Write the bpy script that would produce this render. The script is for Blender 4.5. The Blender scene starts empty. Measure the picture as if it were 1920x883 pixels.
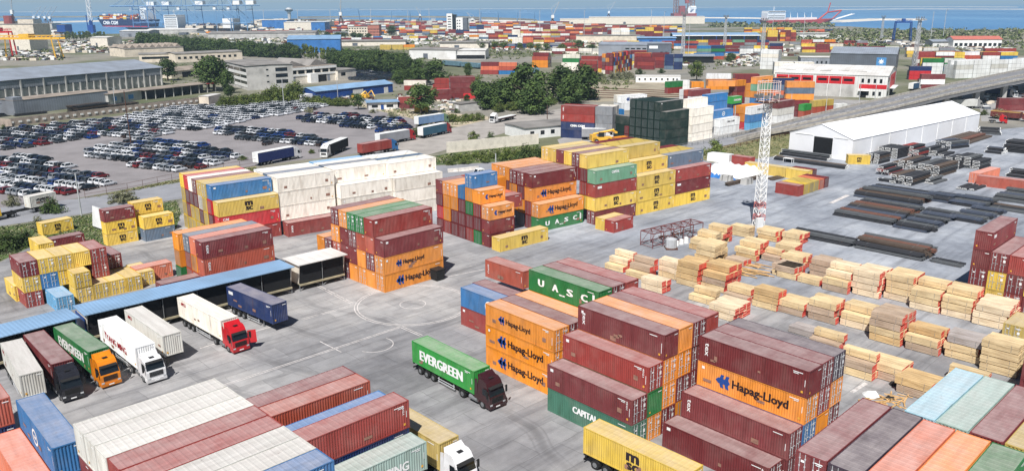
# Container port seen from a drone: everything is built in metres on a flat quay, camera 44 m up.
import bpy, math, random
from mathutils import Vector, Matrix
R = math.radians
rnd = random.Random(7)
scene = bpy.context.scene
COL = scene.collection

# ------------------------------------------------------------------ camera
FX, PITCH, ROLL, HC, W, H = 1529.79, 0.274386, -0.0063963, 44.275, 1920.0, 883.0
cp, sp, cr, sr = math.cos(PITCH), math.sin(PITCH), math.cos(ROLL), math.sin(ROLL)
cam = bpy.data.cameras.new('camera')
cam_ob = bpy.data.objects.new('camera', cam)
COL.objects.link(cam_ob)
cam.sensor_width = 36.0
cam.lens = FX / W * 36.0
cam.clip_start, cam.clip_end = 1.0, 200000.0
cam_ob.matrix_world = Matrix.Translation((0, 0, HC)) @ Matrix.Rotation(math.pi / 2 - PITCH, 4, 'X') @ Matrix.Rotation(ROLL, 4, 'Z')
scene.camera = cam_ob


def g(px, py, z=0.0):
    """Where the sight line through a pixel of the survey photograph meets the level z."""
    a, b = (px - W / 2) / FX, (py - H / 2) / FX
    x, y = cr * a + sr * b, -sr * a + cr * b
    yd, zd = cp - sp * y, -sp - cp * y
    t = (z - HC) / zd
    return Vector((x * t, yd * t))


def proj(x, y, z):
    zz = z - HC
    d = y * cp - zz * sp
    up = y * sp + zz * cp
    u, v = x / d, -up / d
    return W / 2 + FX * (cr * u - sr * v), H / 2 + FX * (sr * u + cr * v), d


def zof(px, py, top):
    """Height of a thing that stands at pixel (px, py) and reaches up to image row top."""
    p = g(px, py)
    lo, hi = 0.0, 200.0
    for _ in range(40):
        m = (lo + hi) / 2
        if proj(p.x, p.y, m)[1] > top:
            lo = m
        else:
            hi = m
    return lo


# ------------------------------------------------------------------ materials
MATS = {}


def _nt(name):
    m = bpy.data.materials.new(name)
    m.use_nodes = True
    nt = m.node_tree
    bs = nt.nodes['Principled BSDF']
    return m, nt, bs


def lin(c):
    return tuple(((v / 255.0) / 12.92 if v <= 10 else ((v / 255.0 + 0.055) / 1.055) ** 2.4) for v in c) + (1.0,)


def mixc(nt, fac, a, b, mode='MIX'):
    n = nt.nodes.new('ShaderNodeMix')
    n.data_type = 'RGBA'
    n.blend_type = mode
    for s, v in ((n.inputs[0], fac), (n.inputs[6], a), (n.inputs[7], b)):
        if hasattr(v, 'is_output') or isinstance(v, bpy.types.NodeSocket):
            nt.links.new(v, s)
        else:
            s.default_value = v
    return n.outputs[2]


def noise(nt, scale, detail=4.0, vec=None, rough=0.55):
    n = nt.nodes.new('ShaderNodeTexNoise')
    n.inputs['Scale'].default_value = scale
    n.inputs['Detail'].default_value = detail
    n.inputs['Roughness'].default_value = rough
    if vec is not None:
        nt.links.new(vec, n.inputs['Vector'])
    return n.outputs['Fac']


def ramp(nt, fac, stops):
    n = nt.nodes.new('ShaderNodeValToRGB')
    e = n.color_ramp.elements
    while len(e) < len(stops):
        e.new(0.5)
    for el, (p, c) in zip(e, stops):
        el.position = p
        el.color = c if len(c) == 4 else tuple(c) + (1.0,)
    nt.links.new(fac, n.inputs[0])
    return n.outputs[0]


def objvec(nt, scale=(1, 1, 1), offset_random=True):
    tc = nt.nodes.new('ShaderNodeTexCoord')
    mp = nt.nodes.new('ShaderNodeMapping')
    mp.inputs['Scale'].default_value = scale
    nt.links.new(tc.outputs['Object'], mp.inputs['Vector'])
    out = mp.outputs['Vector']
    if offset_random:
        oi = nt.nodes.new('ShaderNodeObjectInfo')
        ml = nt.nodes.new('ShaderNodeMath')
        ml.operation = 'MULTIPLY'
        ml.inputs[1].default_value = 57.0
        nt.links.new(oi.outputs['Random'], ml.inputs[0])
        ad = nt.nodes.new('ShaderNodeVectorMath')
        ad.operation = 'ADD'
        nt.links.new(out, ad.inputs[0])
        nt.links.new(ml.outputs[0], ad.inputs[1])
        out = ad.outputs[0]
    return out


def wvec(nt, scale=(1, 1, 1)):
    ge = nt.nodes.new('ShaderNodeNewGeometry')
    mp = nt.nodes.new('ShaderNodeMapping')
    mp.inputs['Scale'].default_value = scale
    nt.links.new(ge.outputs['Position'], mp.inputs['Vector'])
    return mp.outputs['Vector']


def mat(name, rgb, rough=0.8, vary=0.18, scale=0.6, metal=0.0, world=True, rgb2=None, detail=5.0):
    """Plain surface with uneven, patchy colour."""
    if name in MATS:
        return MATS[name]
    m, nt, bs = _nt(name)
    c = lin(rgb)
    d = lin(rgb2) if rgb2 else tuple(v * (1 - vary * 1.6) for v in c[:3]) + (1,)
    e = tuple(min(1, v * (1 + vary)) for v in c[:3]) + (1,)
    vec = wvec(nt) if world else objvec(nt)
    f = noise(nt, scale, detail, vec)
    nt.links.new(ramp(nt, f, [(0.3, d), (0.52, c), (0.75, e)]), bs.inputs['Base Color'])
    bs.inputs['Roughness'].default_value = rough
    bs.inputs['Metallic'].default_value = metal
    MATS[name] = m
    return m


def corr_mat(name, rgb, period=0.9, rough=0.55, axis=0, depth=0.12):
    """Ribbed sheet metal: thin darker seams across the object's own x (or y, z) axis."""
    if name in MATS:
        return MATS[name]
    m, nt, bs = _nt(name)
    vec = objvec(nt, offset_random=False)
    sx = nt.nodes.new('ShaderNodeSeparateXYZ')
    nt.links.new(vec, sx.inputs[0])
    w = nt.nodes.new('ShaderNodeMath')
    w.operation = 'PINGPONG'
    w.inputs[1].default_value = period / 2
    nt.links.new(sx.outputs[axis], w.inputs[0])
    dv = nt.nodes.new('ShaderNodeMath')
    dv.operation = 'DIVIDE'
    dv.inputs[1].default_value = period / 2
    nt.links.new(w.outputs[0], dv.inputs[0])
    c = lin(rgb)
    seam = ramp(nt, dv.outputs[0], [(0.0, tuple(v * (1 - depth * 2.5) for v in c[:3]) + (1,)), (0.25, c), (1.0, c)])
    f = noise(nt, 0.15, 5, wvec(nt))
    dirt = ramp(nt, f, [(0.35, (0.78, 0.76, 0.74, 1)), (0.65, (1, 1, 1, 1))])
    nt.links.new(mixc(nt, 1.0, seam, dirt, 'MULTIPLY'), bs.inputs['Base Color'])
    bs.inputs['Roughness'].default_value = rough
    bp = nt.nodes.new('ShaderNodeBump')
    bp.inputs['Strength'].default_value = 0.5
    bp.inputs['Distance'].default_value = 0.05
    nt.links.new(dv.outputs[0], bp.inputs['Height'])
    nt.links.new(bp.outputs[0], bs.inputs['Normal'])
    MATS[name] = m
    return m


def objcolor(nt):
    return nt.nodes.new('ShaderNodeObjectInfo').outputs['Color']


def make_paint():
    # painted corrugated steel: colour of the object, streaks of grime, rust blooms
    m, nt, bs = _nt('container_paint')
    oc = objcolor(nt)
    v = objvec(nt, (1, 1, 0.22))
    grime = ramp(nt, noise(nt, 1.3, 6, v), [(0.28, (0.74, 0.71, 0.68, 1)), (0.5, (0.98, 0.97, 0.96, 1)), (0.7, (1.08, 1.08, 1.08, 1))])
    base = mixc(nt, 1.0, oc, grime, 'MULTIPLY')
    chalk = ramp(nt, noise(nt, 0.35, 5, objvec(nt), 0.6), [(0.45, (0, 0, 0, 1)), (0.78, (0.14, 0.14, 0.14, 1))])
    base = mixc(nt, chalk, base, lin((190, 178, 168)))
    run = ramp(nt, noise(nt, 2.2, 4, objvec(nt, (1, 1, 0.06)), 0.6), [(0.63, (0, 0, 0, 1)), (0.72, (0.34, 0.34, 0.34, 1))])
    base = mixc(nt, run, base, lin((96, 62, 48)))
    v2 = objvec(nt, (0.9, 0.9, 0.6))
    rust = ramp(nt, noise(nt, 0.9, 8, v2, 0.7), [(0.66, (0, 0, 0, 1)), (0.74, (1, 1, 1, 1))])
    rf = nt.nodes.new('ShaderNodeMath')
    rf.operation = 'MULTIPLY'
    rf.inputs[1].default_value = 0.4
    nt.links.new(rust, rf.inputs[0])
    base = mixc(nt, rf.outputs[0], base, lin((112, 66, 44)))
    nt.links.new(base, bs.inputs['Base Color'])
    bs.inputs['Roughness'].default_value = 0.5
    MATS['paint'] = m
    # roof panel: the same paint, chalked and dusty, with sky sheen painted into the pale tone, walked on and dented
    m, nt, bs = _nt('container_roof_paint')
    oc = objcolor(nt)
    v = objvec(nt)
    dust_sheen = ramp(nt, noise(nt, 0.55, 7, v, 0.62), [(0.3, (0.22, 0.22, 0.22, 1)), (0.72, (0.48, 0.48, 0.48, 1))])
    base = mixc(nt, dust_sheen, oc, lin((208, 198, 194)))
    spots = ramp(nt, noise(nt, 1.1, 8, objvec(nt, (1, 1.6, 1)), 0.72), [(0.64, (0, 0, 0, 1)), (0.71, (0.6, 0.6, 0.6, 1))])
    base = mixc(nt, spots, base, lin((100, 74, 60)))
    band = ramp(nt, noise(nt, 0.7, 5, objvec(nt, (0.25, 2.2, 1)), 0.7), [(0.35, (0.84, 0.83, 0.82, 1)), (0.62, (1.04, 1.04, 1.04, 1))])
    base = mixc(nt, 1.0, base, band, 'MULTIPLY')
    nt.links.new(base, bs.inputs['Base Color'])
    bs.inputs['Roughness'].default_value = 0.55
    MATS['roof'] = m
    # smooth vehicle paint
    m, nt, bs = _nt('vehicle_paint')
    oc = objcolor(nt)
    f = ramp(nt, noise(nt, 1.2, 5, objvec(nt)), [(0.35, (0.85, 0.84, 0.82, 1)), (0.65, (1, 1, 1, 1))])
    nt.links.new(mixc(nt, 1.0, oc, f, 'MULTIPLY'), bs.inputs['Base Color'])
    bs.inputs['Roughness'].default_value = 0.3
    bs.inputs['Coat Weight'].default_value = 0.4
    MATS['vehicle'] = m
    m, nt, bs = _nt('object_colour_matt')
    oc = objcolor(nt)
    f = ramp(nt, noise(nt, 0.7, 6, objvec(nt)), [(0.3, (0.8, 0.79, 0.78, 1)), (0.65, (1, 1, 1, 1))])
    nt.links.new(mixc(nt, 1.0, oc, f, 'MULTIPLY'), bs.inputs['Base Color'])
    bs.inputs['Roughness'].default_value = 0.75
    MATS['matt'] = m
    # sawn timber: boards showing as fine lines, two layers of dunnage
    m, nt, bs = _nt('sawn_timber')
    oc = objcolor(nt)
    v = objvec(nt, (0.35, 7, 9))
    f = ramp(nt, noise(nt, 1.0, 3, v), [(0.3, (0.66, 0.6, 0.52, 1)), (0.55, (1, 1, 1, 1))])
    g2 = ramp(nt, noise(nt, 0.5, 3, objvec(nt)), [(0.35, (0.82, 0.8, 0.8, 1)), (0.6, (1, 1, 1, 1))])
    nt.links.new(mixc(nt, 1.0, mixc(nt, 1.0, oc, f, 'MULTIPLY'), g2, 'MULTIPLY'), bs.inputs['Base Color'])
    bs.inputs['Roughness'].default_value = 0.8
    MATS['timber'] = m
    m, nt, bs = _nt('glass_dark')
    bs.inputs['Base Color'].default_value = (0.012, 0.016, 0.02, 1)
    bs.inputs['Roughness'].default_value = 0.08
    MATS['glass'] = m


make_paint()
mat('black_rubber', (28, 27, 27), 0.85)
mat('dark_steel', (46, 45, 46), 0.5, metal=0.3)
mat('grey_steel', (132, 134, 136), 0.5, metal=0.3)
mat('galvanised', (196, 198, 200), 0.45, metal=0.2)
mat('white_paint', (232, 232, 230), 0.5, 0.08)
mat('cream_wall', (222, 214, 200), 0.8, 0.12)
mat('letter_white', (240, 240, 238), 0.5, 0.03)
mat('letter_dark', (36, 22, 30), 0.5, 0.05)
mat('letter_blue', (28, 74, 150), 0.5, 0.05)
mat('letter_red', (176, 34, 44), 0.5, 0.05)
mat('sheet_blue', (78, 140, 196), 0.5, 0.1)
mat('deep_blue', (26, 70, 140), 0.5, 0.1)
mat('signal_red', (196, 32, 40), 0.5, 0.1)
mat('crane_blue', (112, 150, 188), 0.5, 0.1)
mat('crane_yellow', (226, 176, 60), 0.5, 0.12)
mat('concrete', (176, 170, 160), 0.9, 0.2)
mat('rust_steel', (92, 58, 44), 0.8, 0.3, 0.8)
mat('red_end', (222, 74, 64), 0.75, 0.25, 2.5, rgb2=(196, 96, 76))


# ------------------------------------------------------------------ mesh builder
class MB:
    def __init__(s):
        s.v, s.f, s.m = [], [], []

    def add(s, vs, fs, mi=0):
        o = len(s.v)
        s.v += [tuple(p) for p in vs]
        s.f += [tuple(o + i for i in f) for f in fs]
        s.m += [mi] * len(fs)

    def box(s, x0, x1, y0, y1, z0, z1, mi=0):
        s.add([(x0, y0, z0), (x1, y0, z0), (x1, y1, z0), (x0, y1, z0), (x0, y0, z1), (x1, y0, z1), (x1, y1, z1), (x0, y1, z1)],
              [(0, 3, 2, 1), (4, 5, 6, 7), (0, 1, 5, 4), (1, 2, 6, 5), (2, 3, 7, 6), (3, 0, 4, 7)], mi)

    def hexa(s, b, t, mi=0):
        """Eight-corner block from a bottom and a top quad (same order, counter-clockwise from above)."""
        s.add(list(b) + list(t), [(0, 3, 2, 1), (4, 5, 6, 7), (0, 1, 5, 4), (1, 2, 6, 5), (2, 3, 7, 6), (3, 0, 4, 7)], mi)

    def quad(s, a, b, c, d, mi=0):
        s.add([a, b, c, d], [(0, 1, 2, 3)], mi)

    def poly(s, pts, mi=0):
        s.add(pts, [tuple(range(len(pts)))], mi)

    def prism(s, pts, z0, z1, mi=0):
        n = len(pts)
        vs = [(p[0], p[1], z0) for p in pts] + [(p[0], p[1], z1) for p in pts]
        fs = [tuple(range(n - 1, -1, -1)), tuple(range(n, 2 * n))] + [(i, (i + 1) % n, n + (i + 1) % n, n + i) for i in range(n)]
        s.add(vs, fs, mi)

    def extrude_y(s, prof, y0, y1, mi=0):
        """Side-view outline (x, z), counter-clockwise seen from -y, carried from y0 to y1."""
        n = len(prof)
        vs = [(p[0], y0, p[1]) for p in prof] + [(p[0], y1, p[1]) for p in prof]
        fs = [tuple(range(n)), tuple(range(2 * n - 1, n - 1, -1))] + [(i, n + i, n + (i + 1) % n, (i + 1) % n) for i in range(n)]
        s.add(vs, fs, mi)

    def bar(s, p, q, r, mi=0, n=4, r2=None):
        p, q = Vector(p), Vector(q)
        d = (q - p)
        if d.length < 1e-6:
            return
        d.normalize()
        a = d.orthogonal().normalized()
        b = d.cross(a)
        r2 = r if r2 is None else r2
        vs = []
        for c, rr in ((p, r), (q, r2)):
            for k in range(n):
                t = 2 * math.pi * (k + 0.5) / n
                vs.append(c + (a * math.cos(t) + b * math.sin(t)) * rr)
        fs = [(k, (k + 1) % n, n + (k + 1) % n, n + k) for k in range(n)] + [tuple(range(n - 1, -1, -1)), tuple(range(n, 2 * n))]
        s.add(vs, fs, mi)

    def mesh(s, name, mats):
        me = bpy.data.meshes.new(name)
        me.from_pydata(s.v, [], s.f)
        for mt in mats:
            me.materials.append(MATS[mt] if isinstance(mt, str) else mt)
        if any(s.m):
            me.polygons.foreach_set('material_index', s.m)
        me.update()
        return me

    def obj(s, name, mats, parent=None, smooth=False, color=None):
        if isinstance(mats, (str, bpy.types.Material)):
            mats = [mats]
        me = s.mesh(name, mats)
        if smooth:
            me.polygons.foreach_set('use_smooth', [True] * len(me.polygons))
        return link(name, me, parent, color)


def link(name, me, parent=None, color=None, loc=None, rz=None):
    o = bpy.data.objects.new(name, me)
    COL.objects.link(o)
    if parent is not None:
        o.parent = parent
    if color is not None:
        o.color = color
    if loc is not None:
        o.location = loc
    if rz is not None:
        o.rotation_euler[2] = rz
    return o


def empty(name, loc, rz=0.0):
    o = bpy.data.objects.new(name, None)
    o.empty_display_size = 0.5
    COL.objects.link(o)
    o.location = loc
    o.rotation_euler[2] = rz
    return o


def tag(o, label=None, cat=None, group=None, kind=None):
    if label:
        o['label'] = label
    if cat:
        o['category'] = cat
    if group:
        o['group'] = group
    if kind:
        o['kind'] = kind
    return o


def kids(o):
    return [c for c in o.children]


def copy_tree(o, parent=None):
    c = o.copy()
    COL.objects.link(c)
    if parent is not None:
        c.parent = parent
    for ch in list(o.children):
        copy_tree(ch, c)
    return c


def say(*parts):
    """Label from pieces; the pieces marked with a leading '~' are left out when it grows past 16 words."""
    keep = [p for p in parts if p]
    opt = [p for p in keep if p[0] == '~']
    while opt and sum(len(p.lstrip('~').split()) for p in keep) > 16:
        keep.remove(opt.pop())
    return ' '.join(p.lstrip('~') for p in keep).replace(' ,', ',')


ORD = ['first', 'second', 'third', 'fourth', 'fifth', 'sixth', 'seventh', 'eighth', 'ninth', 'tenth', 'eleventh', 'twelfth', 'thirteenth',
       'fourteenth', 'fifteenth', 'sixteenth', 'seventeenth', 'eighteenth', 'nineteenth', 'twentieth']


def nth(i):
    if i < 20:
        return ORD[i]
    t = ['twenty', 'thirty', 'forty', 'fifty', 'sixty', 'seventy', 'eighty', 'ninety'][(i + 1) // 10 - 2]
    r = (i + 1) % 10
    return t + '-' + ORD[r - 1] if r else {'twenty': 'twentieth', 'thirty': 'thirtieth', 'forty': 'fortieth', 'fifty': 'fiftieth'}.get(t, t + 'th')


# lettering: a text set in the built-in face, returned as flat points and polygons
_TXT = {}


def glyphs(body, bold=0.02):
    key = (body, bold)
    if key in _TXT:
        return _TXT[key]
    cu = bpy.data.curves.new('t', 'FONT')
    cu.body = body
    cu.align_x = 'CENTER'
    cu.align_y = 'CENTER'
    cu.offset = bold
    cu.resolution_u = 2
    ob = bpy.data.objects.new('t', cu)
    COL.objects.link(ob)
    dg = bpy.context.evaluated_depsgraph_get()
    me = ob.evaluated_get(dg).to_mesh()
    vs = [(v.co.x, v.co.y) for v in me.vertices]
    fs = [tuple(p.vertices) for p in me.polygons]
    ob.evaluated_get(dg).to_mesh_clear()
    bpy.data.objects.remove(ob)
    bpy.data.curves.remove(cu)
    xs = [v[0] for v in vs] or [0]
    ys = [v[1] for v in vs] or [0]
    cx, cy = (min(xs) + max(xs)) / 2, (min(ys) + max(ys)) / 2
    vs = [(x - cx, y - cy) for x, y in vs]
    _TXT[key] = (vs, fs, max(xs) - min(xs), max(ys) - min(ys))
    return _TXT[key]


def put_text(mb, body, org, ex, ey, width=None, height=None, mi=0, bold=0.02, heavy=0.0):
    """Letters centred on org in the plane of ex (reading direction) and ey (up), fitted to width and/or height."""
    vs, fs, w, h = glyphs(body, bold)
    sx = width / w if width else height / h
    sy = height / h if height else width / w
    org, ex, ey = Vector(org), Vector(ex), Vector(ey)
    out = ex.cross(ey) * 0.0015
    for k, o in enumerate((0.0,) if heavy <= 0 else (0.0, -heavy, heavy)):     # heavy letters: struck three times side by side
        mb.add([org + ex * (x * sx + o) + ey * (y * sy) + out * k for x, y in vs], fs, mi)
# ------------------------------------------------------------------ shipping containers
CW, CH = 2.438, 2.896
PAL = {
    'm': ((116, 38, 42), 'dark red'), 'r': ((148, 54, 48), 'brick red'), 's': ((174, 78, 56), 'rust red'), 'o': ((226, 140, 32), 'orange'),
    'y': ((222, 188, 72), 'yellow'), 'g': ((26, 116, 56), 'green'), 'e': ((46, 150, 62), 'bright green'), 't': ((64, 122, 100), 'teal green'),
    'a': ((102, 150, 122), 'pale green'), 'b': ((34, 112, 172), 'blue'), 'n': ((26, 46, 92), 'navy blue'), 'l': ((104, 172, 216), 'light blue'),
    'w': ((238, 232, 220), 'cream'), 'k': ((132, 136, 142), 'grey'), 'c': ((206, 205, 198), 'dirty off-white'), 'q': ((196, 36, 44), 'bright red'),
    'd': ((16, 44, 38), 'dark green'), 'z': ((232, 234, 234), 'white'), 'p': ((214, 116, 82), 'faded salmon'), 'f': ((230, 138, 62), 'faded orange'), 'i': ((160, 200, 214), 'pale blue'),
    'j': ((152, 176, 168), 'grey-green'), 'v': ((196, 170, 86), 'mustard yellow'), 'u': ((66, 52, 66), 'dull purple'), 'x': ((96, 116, 138), 'slate blue'),
}


def corr_run(mb, a, b, z0, z1, nrm, period, depth, mi=0):
    """Trapezoid-ribbed wall from point a to point b; crests lie on the line ab, valleys are set back along -nrm."""
    a, b, nrm = Vector(a), Vector(b), Vector(nrm)
    L = (b - a).length
    n = max(1, round(L / period))
    d = (b - a) / L
    p = L / n
    pts = []
    for k in range(n):
        x = k * p
        pts += [(x, 0), (x + p * 0.27, 0), (x + p * 0.5, -depth), (x + p * 0.77, -depth)]
    pts.append((L, 0))
    vs = []
    for x, q in pts:
        c = a + d * x + nrm * q
        vs += [(c.x, c.y, z0), (c.x, c.y, z1)]
    m = len(pts)
    mb.add(vs, [(2 * i, 2 * i + 2, 2 * i + 3, 2 * i + 1) for i in range(m - 1)], mi)


def body_mb(L, door):
    mb = MB()
    h, w = L / 2, CW / 2
    # posts
    for sx in (-1, 1):
        for sy in (-1, 1):
            x0, x1 = sorted((sx * h, sx * (h - 0.14)))
            y0, y1 = sorted((sy * w, sy * (w - 0.12)))
            mb.box(x0, x1, y0, y1, 0.118, CH - 0.118)
            # corner castings, a touch proud
            x0, x1 = sorted((sx * (h + 0.003), sx * (h - 0.17)))
            y0, y1 = sorted((sy * (w + 0.003), sy * (w - 0.15)))
            mb.box(x0, x1, y0, y1, 0, 0.118)
            mb.box(x0, x1, y0, y1, CH - 0.118, CH)
    for sy in (-1, 1):
        y0, y1 = sorted((sy * w, sy * (w - 0.06)))
        mb.box(-h + 0.17, h - 0.17, y0, y1, 0.02, 0.16)
        mb.box(-h + 0.17, h - 0.17, y0, y1, CH - 0.09, CH - 0.012)
        a, b = (-h + 0.14, sy * (w - 0.012)), (h - 0.14, sy * (w - 0.012))
        if sy > 0:
            a, b = b, a
        corr_run(mb, (a[0], a[1], 0), (b[0], b[1], 0), 0.16, CH - 0.09, (0, sy, 0), 0.278, 0.045)
    for sx in (-1, 1):
        x0, x1 = sorted((sx * h, sx * (h - 0.08)))
        mb.box(x0, x1, -w + 0.15, w - 0.15, 0.02, 0.15)
        mb.box(x0, x1, -w + 0.15, w - 0.15, CH - 0.12, CH - 0.012)
        if sx > 0 and door:
            continue
        a, b = (sx * (h - 0.02), -w + 0.12), (sx * (h - 0.02), w - 0.12)
        if sx < 0:
            a, b = b, a
        corr_run(mb, (a[0], a[1], 0), (b[0], b[1], 0), 0.15, CH - 0.12, (sx, 0, 0), 0.27, 0.05)
    mb.quad((-h + 0.1, -w + 0.1, 0.03), (-h + 0.1, w - 0.1, 0.03), (h - 0.1, w - 0.1, 0.03), (h - 0.1, -w + 0.1, 0.03))
    return mb


def roof_mb(L):
    mb = MB()
    h, w = L / 2 - 0.08, CW / 2 - 0.06
    n = int(round(2 * h / 0.62))
    p = 2 * h / n
    vs = []
    for k in range(n):
        x = -h + k * p
        for xx, z in ((x, CH - 0.035), (x + p * 0.62, CH - 0.035), (x + p * 0.72, CH - 0.018), (x + p * 0.9, CH - 0.018)):
            vs += [(xx, -w, z), (xx, w, z)]
    vs += [(h, -w, CH - 0.035), (h, w, CH - 0.035)]
    m = len(vs) // 2
    mb.add(vs, [(2 * i, 2 * i + 2, 2 * i + 3, 2 * i + 1) for i in range(m - 1)])
    return mb


def door_mb(L, sy):
    mb = MB()
    h, w = L / 2, CW / 2
    y0, y1 = (0.012, w - 0.125) if sy > 0 else (-w + 0.125, -0.012)
    mb.box(h - 0.06, h - 0.03, y0, y1, 0.155, CH - 0.125)
    for z in (0.5, 0.95, 1.4, 1.85, 2.3):      # pressed panels of the leaf
        mb.box(h - 0.03, h - 0.018, y0 + 0.07, y1 - 0.07, z - 0.12, z + 0.22)
    return mb


def gear_mb(L, sy):
    mb = MB()
    h, w = L / 2, CW / 2
    y0, y1 = (0.012, w - 0.125) if sy > 0 else (-w + 0.125, -0.012)
    for f in (0.22, 0.62):
        y = y0 + (y1 - y0) * f
        mb.bar((h + 0.012, y, 0.12), (h + 0.012, y, CH - 0.09), 0.028, n=5)
        for z in (0.45, 1.0, 1.75, 2.4):
            mb.box(h - 0.018, h + 0.03, y - 0.06, y + 0.06, z - 0.05, z + 0.05)
        mb.box(h - 0.01, h + 0.04, min(y, y + 0.3), max(y, y + 0.3), 1.2, 1.25)
    return mb


_LET = {}


def lettering(kind, L):
    """Both long sides' writing as one mesh, 1 cm proud of the rib crests."""
    key = (kind, L)
    if key in _LET:
        return _LET[key]
    mb = MB()
    mats = ['letter_white', 'letter_dark', 'letter_blue', 'letter_red', 'sheet_blue']
    for sy in (-1, 1):
        y = sy * (CW / 2 + 0.004)
        ex = Vector((1, 0, 0)) if sy < 0 else Vector((-1, 0, 0))
        ez = Vector((0, 0, 1))

        def at(x, z):
            return Vector((0, y, 0)) + ex * x + ez * z

        def txt(s, x, z, width=None, height=None, mi=0, bold=0.012, heavy=0.03):
            put_text(mb, s, at(x, z), ex, ez, width, height, mi, bold, heavy)

        def shape(pts, mi, ox=0.0, oz=0.0, k=1.0):
            mb.poly([at(ox + p[0] * k, oz + p[1] * k) for p in pts], mi)
        h = L / 2
        if kind in ('hapag', 'hapags'):
            k = 1.0 if kind == 'hapag' else 0.72
            for q in (0.0, 0.62):     # two slanted strokes joined by a bar, pointing left
                shape([(-0.15, 0), (0.12, 0.75), (0.5, 0.75), (0.24, 0), (0.5, -0.75), (0.12, -0.75)], 2, -h * 0.55 + q * k, 1.45, k)
            shape([(-0.5, 0.0), (-0.2, 0.32), (1.0, 0.32), (1.2, -0.02), (1.0, -0.3), (-0.2, -0.3)], 2, -h * 0.55, 1.45, k)
            txt('Hapag-Lloyd', h * 0.2 if kind == 'hapag' else -h * 0.02, 1.4, width=6.2 * (1 if kind == 'hapag' else 0.7), height=1.25 * k, mi=1, heavy=0.035 * k)
        elif kind == 'hapag20':
            shape([(-0.3, 0), (0, 0.5), (0.5, 0.5), (0.2, 0), (0.5, -0.5), (0, -0.5)], 2, -1.6, 1.45)
            txt('Hapag-Lloyd', 0.7, 1.4, width=3.2, height=0.7, mi=1)
        elif kind == 'msc':
            txt('m', 0, 1.95, width=1.4, height=0.85, mi=1, heavy=0.09)
            txt('sc', 0, 0.98, width=1.3, height=0.75, mi=1, heavy=0.07)
        elif kind == 'msc20':
            mb.poly([at(-0.42, 0.95), at(0.42, 0.95), at(0.42, 1.0), at(-0.42, 1.0)], 1)
            txt('m', 0, 1.85, width=1.15, height=0.75, mi=1, bold=0.025)
            txt('sc', 0, 1.05, width=1.05, height=0.6, mi=1, bold=0.025)
        elif kind == 'uasc':
            for s, x in (('U', -0.62), ('A', -0.2), ('S', 0.22), ('C', 0.62)):
                txt(s, x * h, 1.5, width=1.0, height=0.95, heavy=0.08)
            mb.poly([at(0.84 * h, 0.95), at(0.84 * h + 0.36, 0.95), at(0.84 * h + 0.36, 2.3), at(0.84 * h, 2.3)], 0)
            txt('UASC.NET', 0.0, 0.75, width=1.0, height=0.2)
        elif kind == 'evergreen':
            txt('EVERGREEN', -0.2, 1.5, width=8.4, height=1.3, heavy=0.09)
        elif kind == 'evergreen20':
            txt('EVERGREEN', 0, 1.5, width=4.6, height=0.8, heavy=0.05)
        elif kind == 'capital':
            txt('CAPITAL', -0.4, 1.7, width=3.6, height=0.8, heavy=0.05)
        elif kind == 'yang':
            txt('Y', -h * 0.62, 1.5, width=0.7, height=1.0, mi=3, bold=0.025)
            txt('YANG MING', -0.3, 1.35, width=7.0, height=0.9, mi=3, bold=0.01)
        elif kind == 'tex':
            put_text(mb, 'tex', at(-h + 0.95, 1.55), ez * -1, ex, width=1.5, height=0.45, mi=0, bold=0.015)
        elif kind == 'strip':
            put_text(mb, 'SITU', at(-h + 0.75, 1.5), ez * -1, ex, width=1.5, height=0.3, mi=0, bold=0.015)
        elif kind == 'cai':
            txt('CAI', -h + 1.3, 2.3, width=1.1, height=0.5)
        elif kind == 'mark':
            mb.poly([at(-h + 0.5, 2.2), at(-h + 0.95, 2.2), at(-h + 0.95, 2.55), at(-h + 0.5, 2.55)], 0)
            put_text(mb, '45G1', at(h - 0.7, 2.1), ez * -1, ex, width=1.0, height=0.2, mi=0)
        elif kind == 'red':
            txt('APCU', -h + 1.9, 2.25, width=1.5, height=0.5, mi=3)
        elif kind == 'logo':
            n = 14
            for k in range(n):
                a0, a1 = 2 * math.pi * k / n, 2 * math.pi * (k + 1) / n
                mb.poly([at(math.cos(a0) * 0.62, 1.45 + math.sin(a0) * 0.62), at(math.cos(a1) * 0.62, 1.45 + math.sin(a1) * 0.62),
                         at(math.cos(a1) * 0.86, 1.45 + math.sin(a1) * 0.86), at(math.cos(a0) * 0.86, 1.45 + math.sin(a0) * 0.86)], 0)
            txt('CNR', 0, 1.45, width=0.85, height=0.34, bold=0.025)
        elif kind == 'cma':
            txt('CMA CGM', 0.4, 1.7, width=4.6, height=0.65, mi=2 if False else 1)
        elif kind == 'cmaw':
            txt('CMA CGM', 0.0, 1.6, width=5.2, height=0.8, mi=0, bold=0.04)
        elif kind == 'ring':
            txt('CHINA SHIPPING', -0.2, 1.35, width=8.4, height=0.95, mi=0, bold=0.015)
        elif kind == 'gesea':
            txt('CAPITAL', -0.3, 2.1, width=2.2, height=0.6, mi=0)
        elif kind == 'hsud':
            txt('HAMBURG', 0, 1.85, width=3.4, height=0.6, mi=1)
            txt('SUD', 0, 1.15, width=1.6, height=0.6, mi=1)
        elif kind == 'arapa':
            txt('ARAPA', 0, 1.5, width=4.5, height=0.8, mi=1)
        elif kind == 'one':
            mb.poly([at(-h + 0.6, 1.9), at(-h + 1.8, 1.9), at(-h + 1.8, 2.4), at(-h + 0.6, 2.4)], 0)
    _LET[key] = mb.mesh('lettering', mats)
    return _LET[key]


_MK = {}


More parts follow.
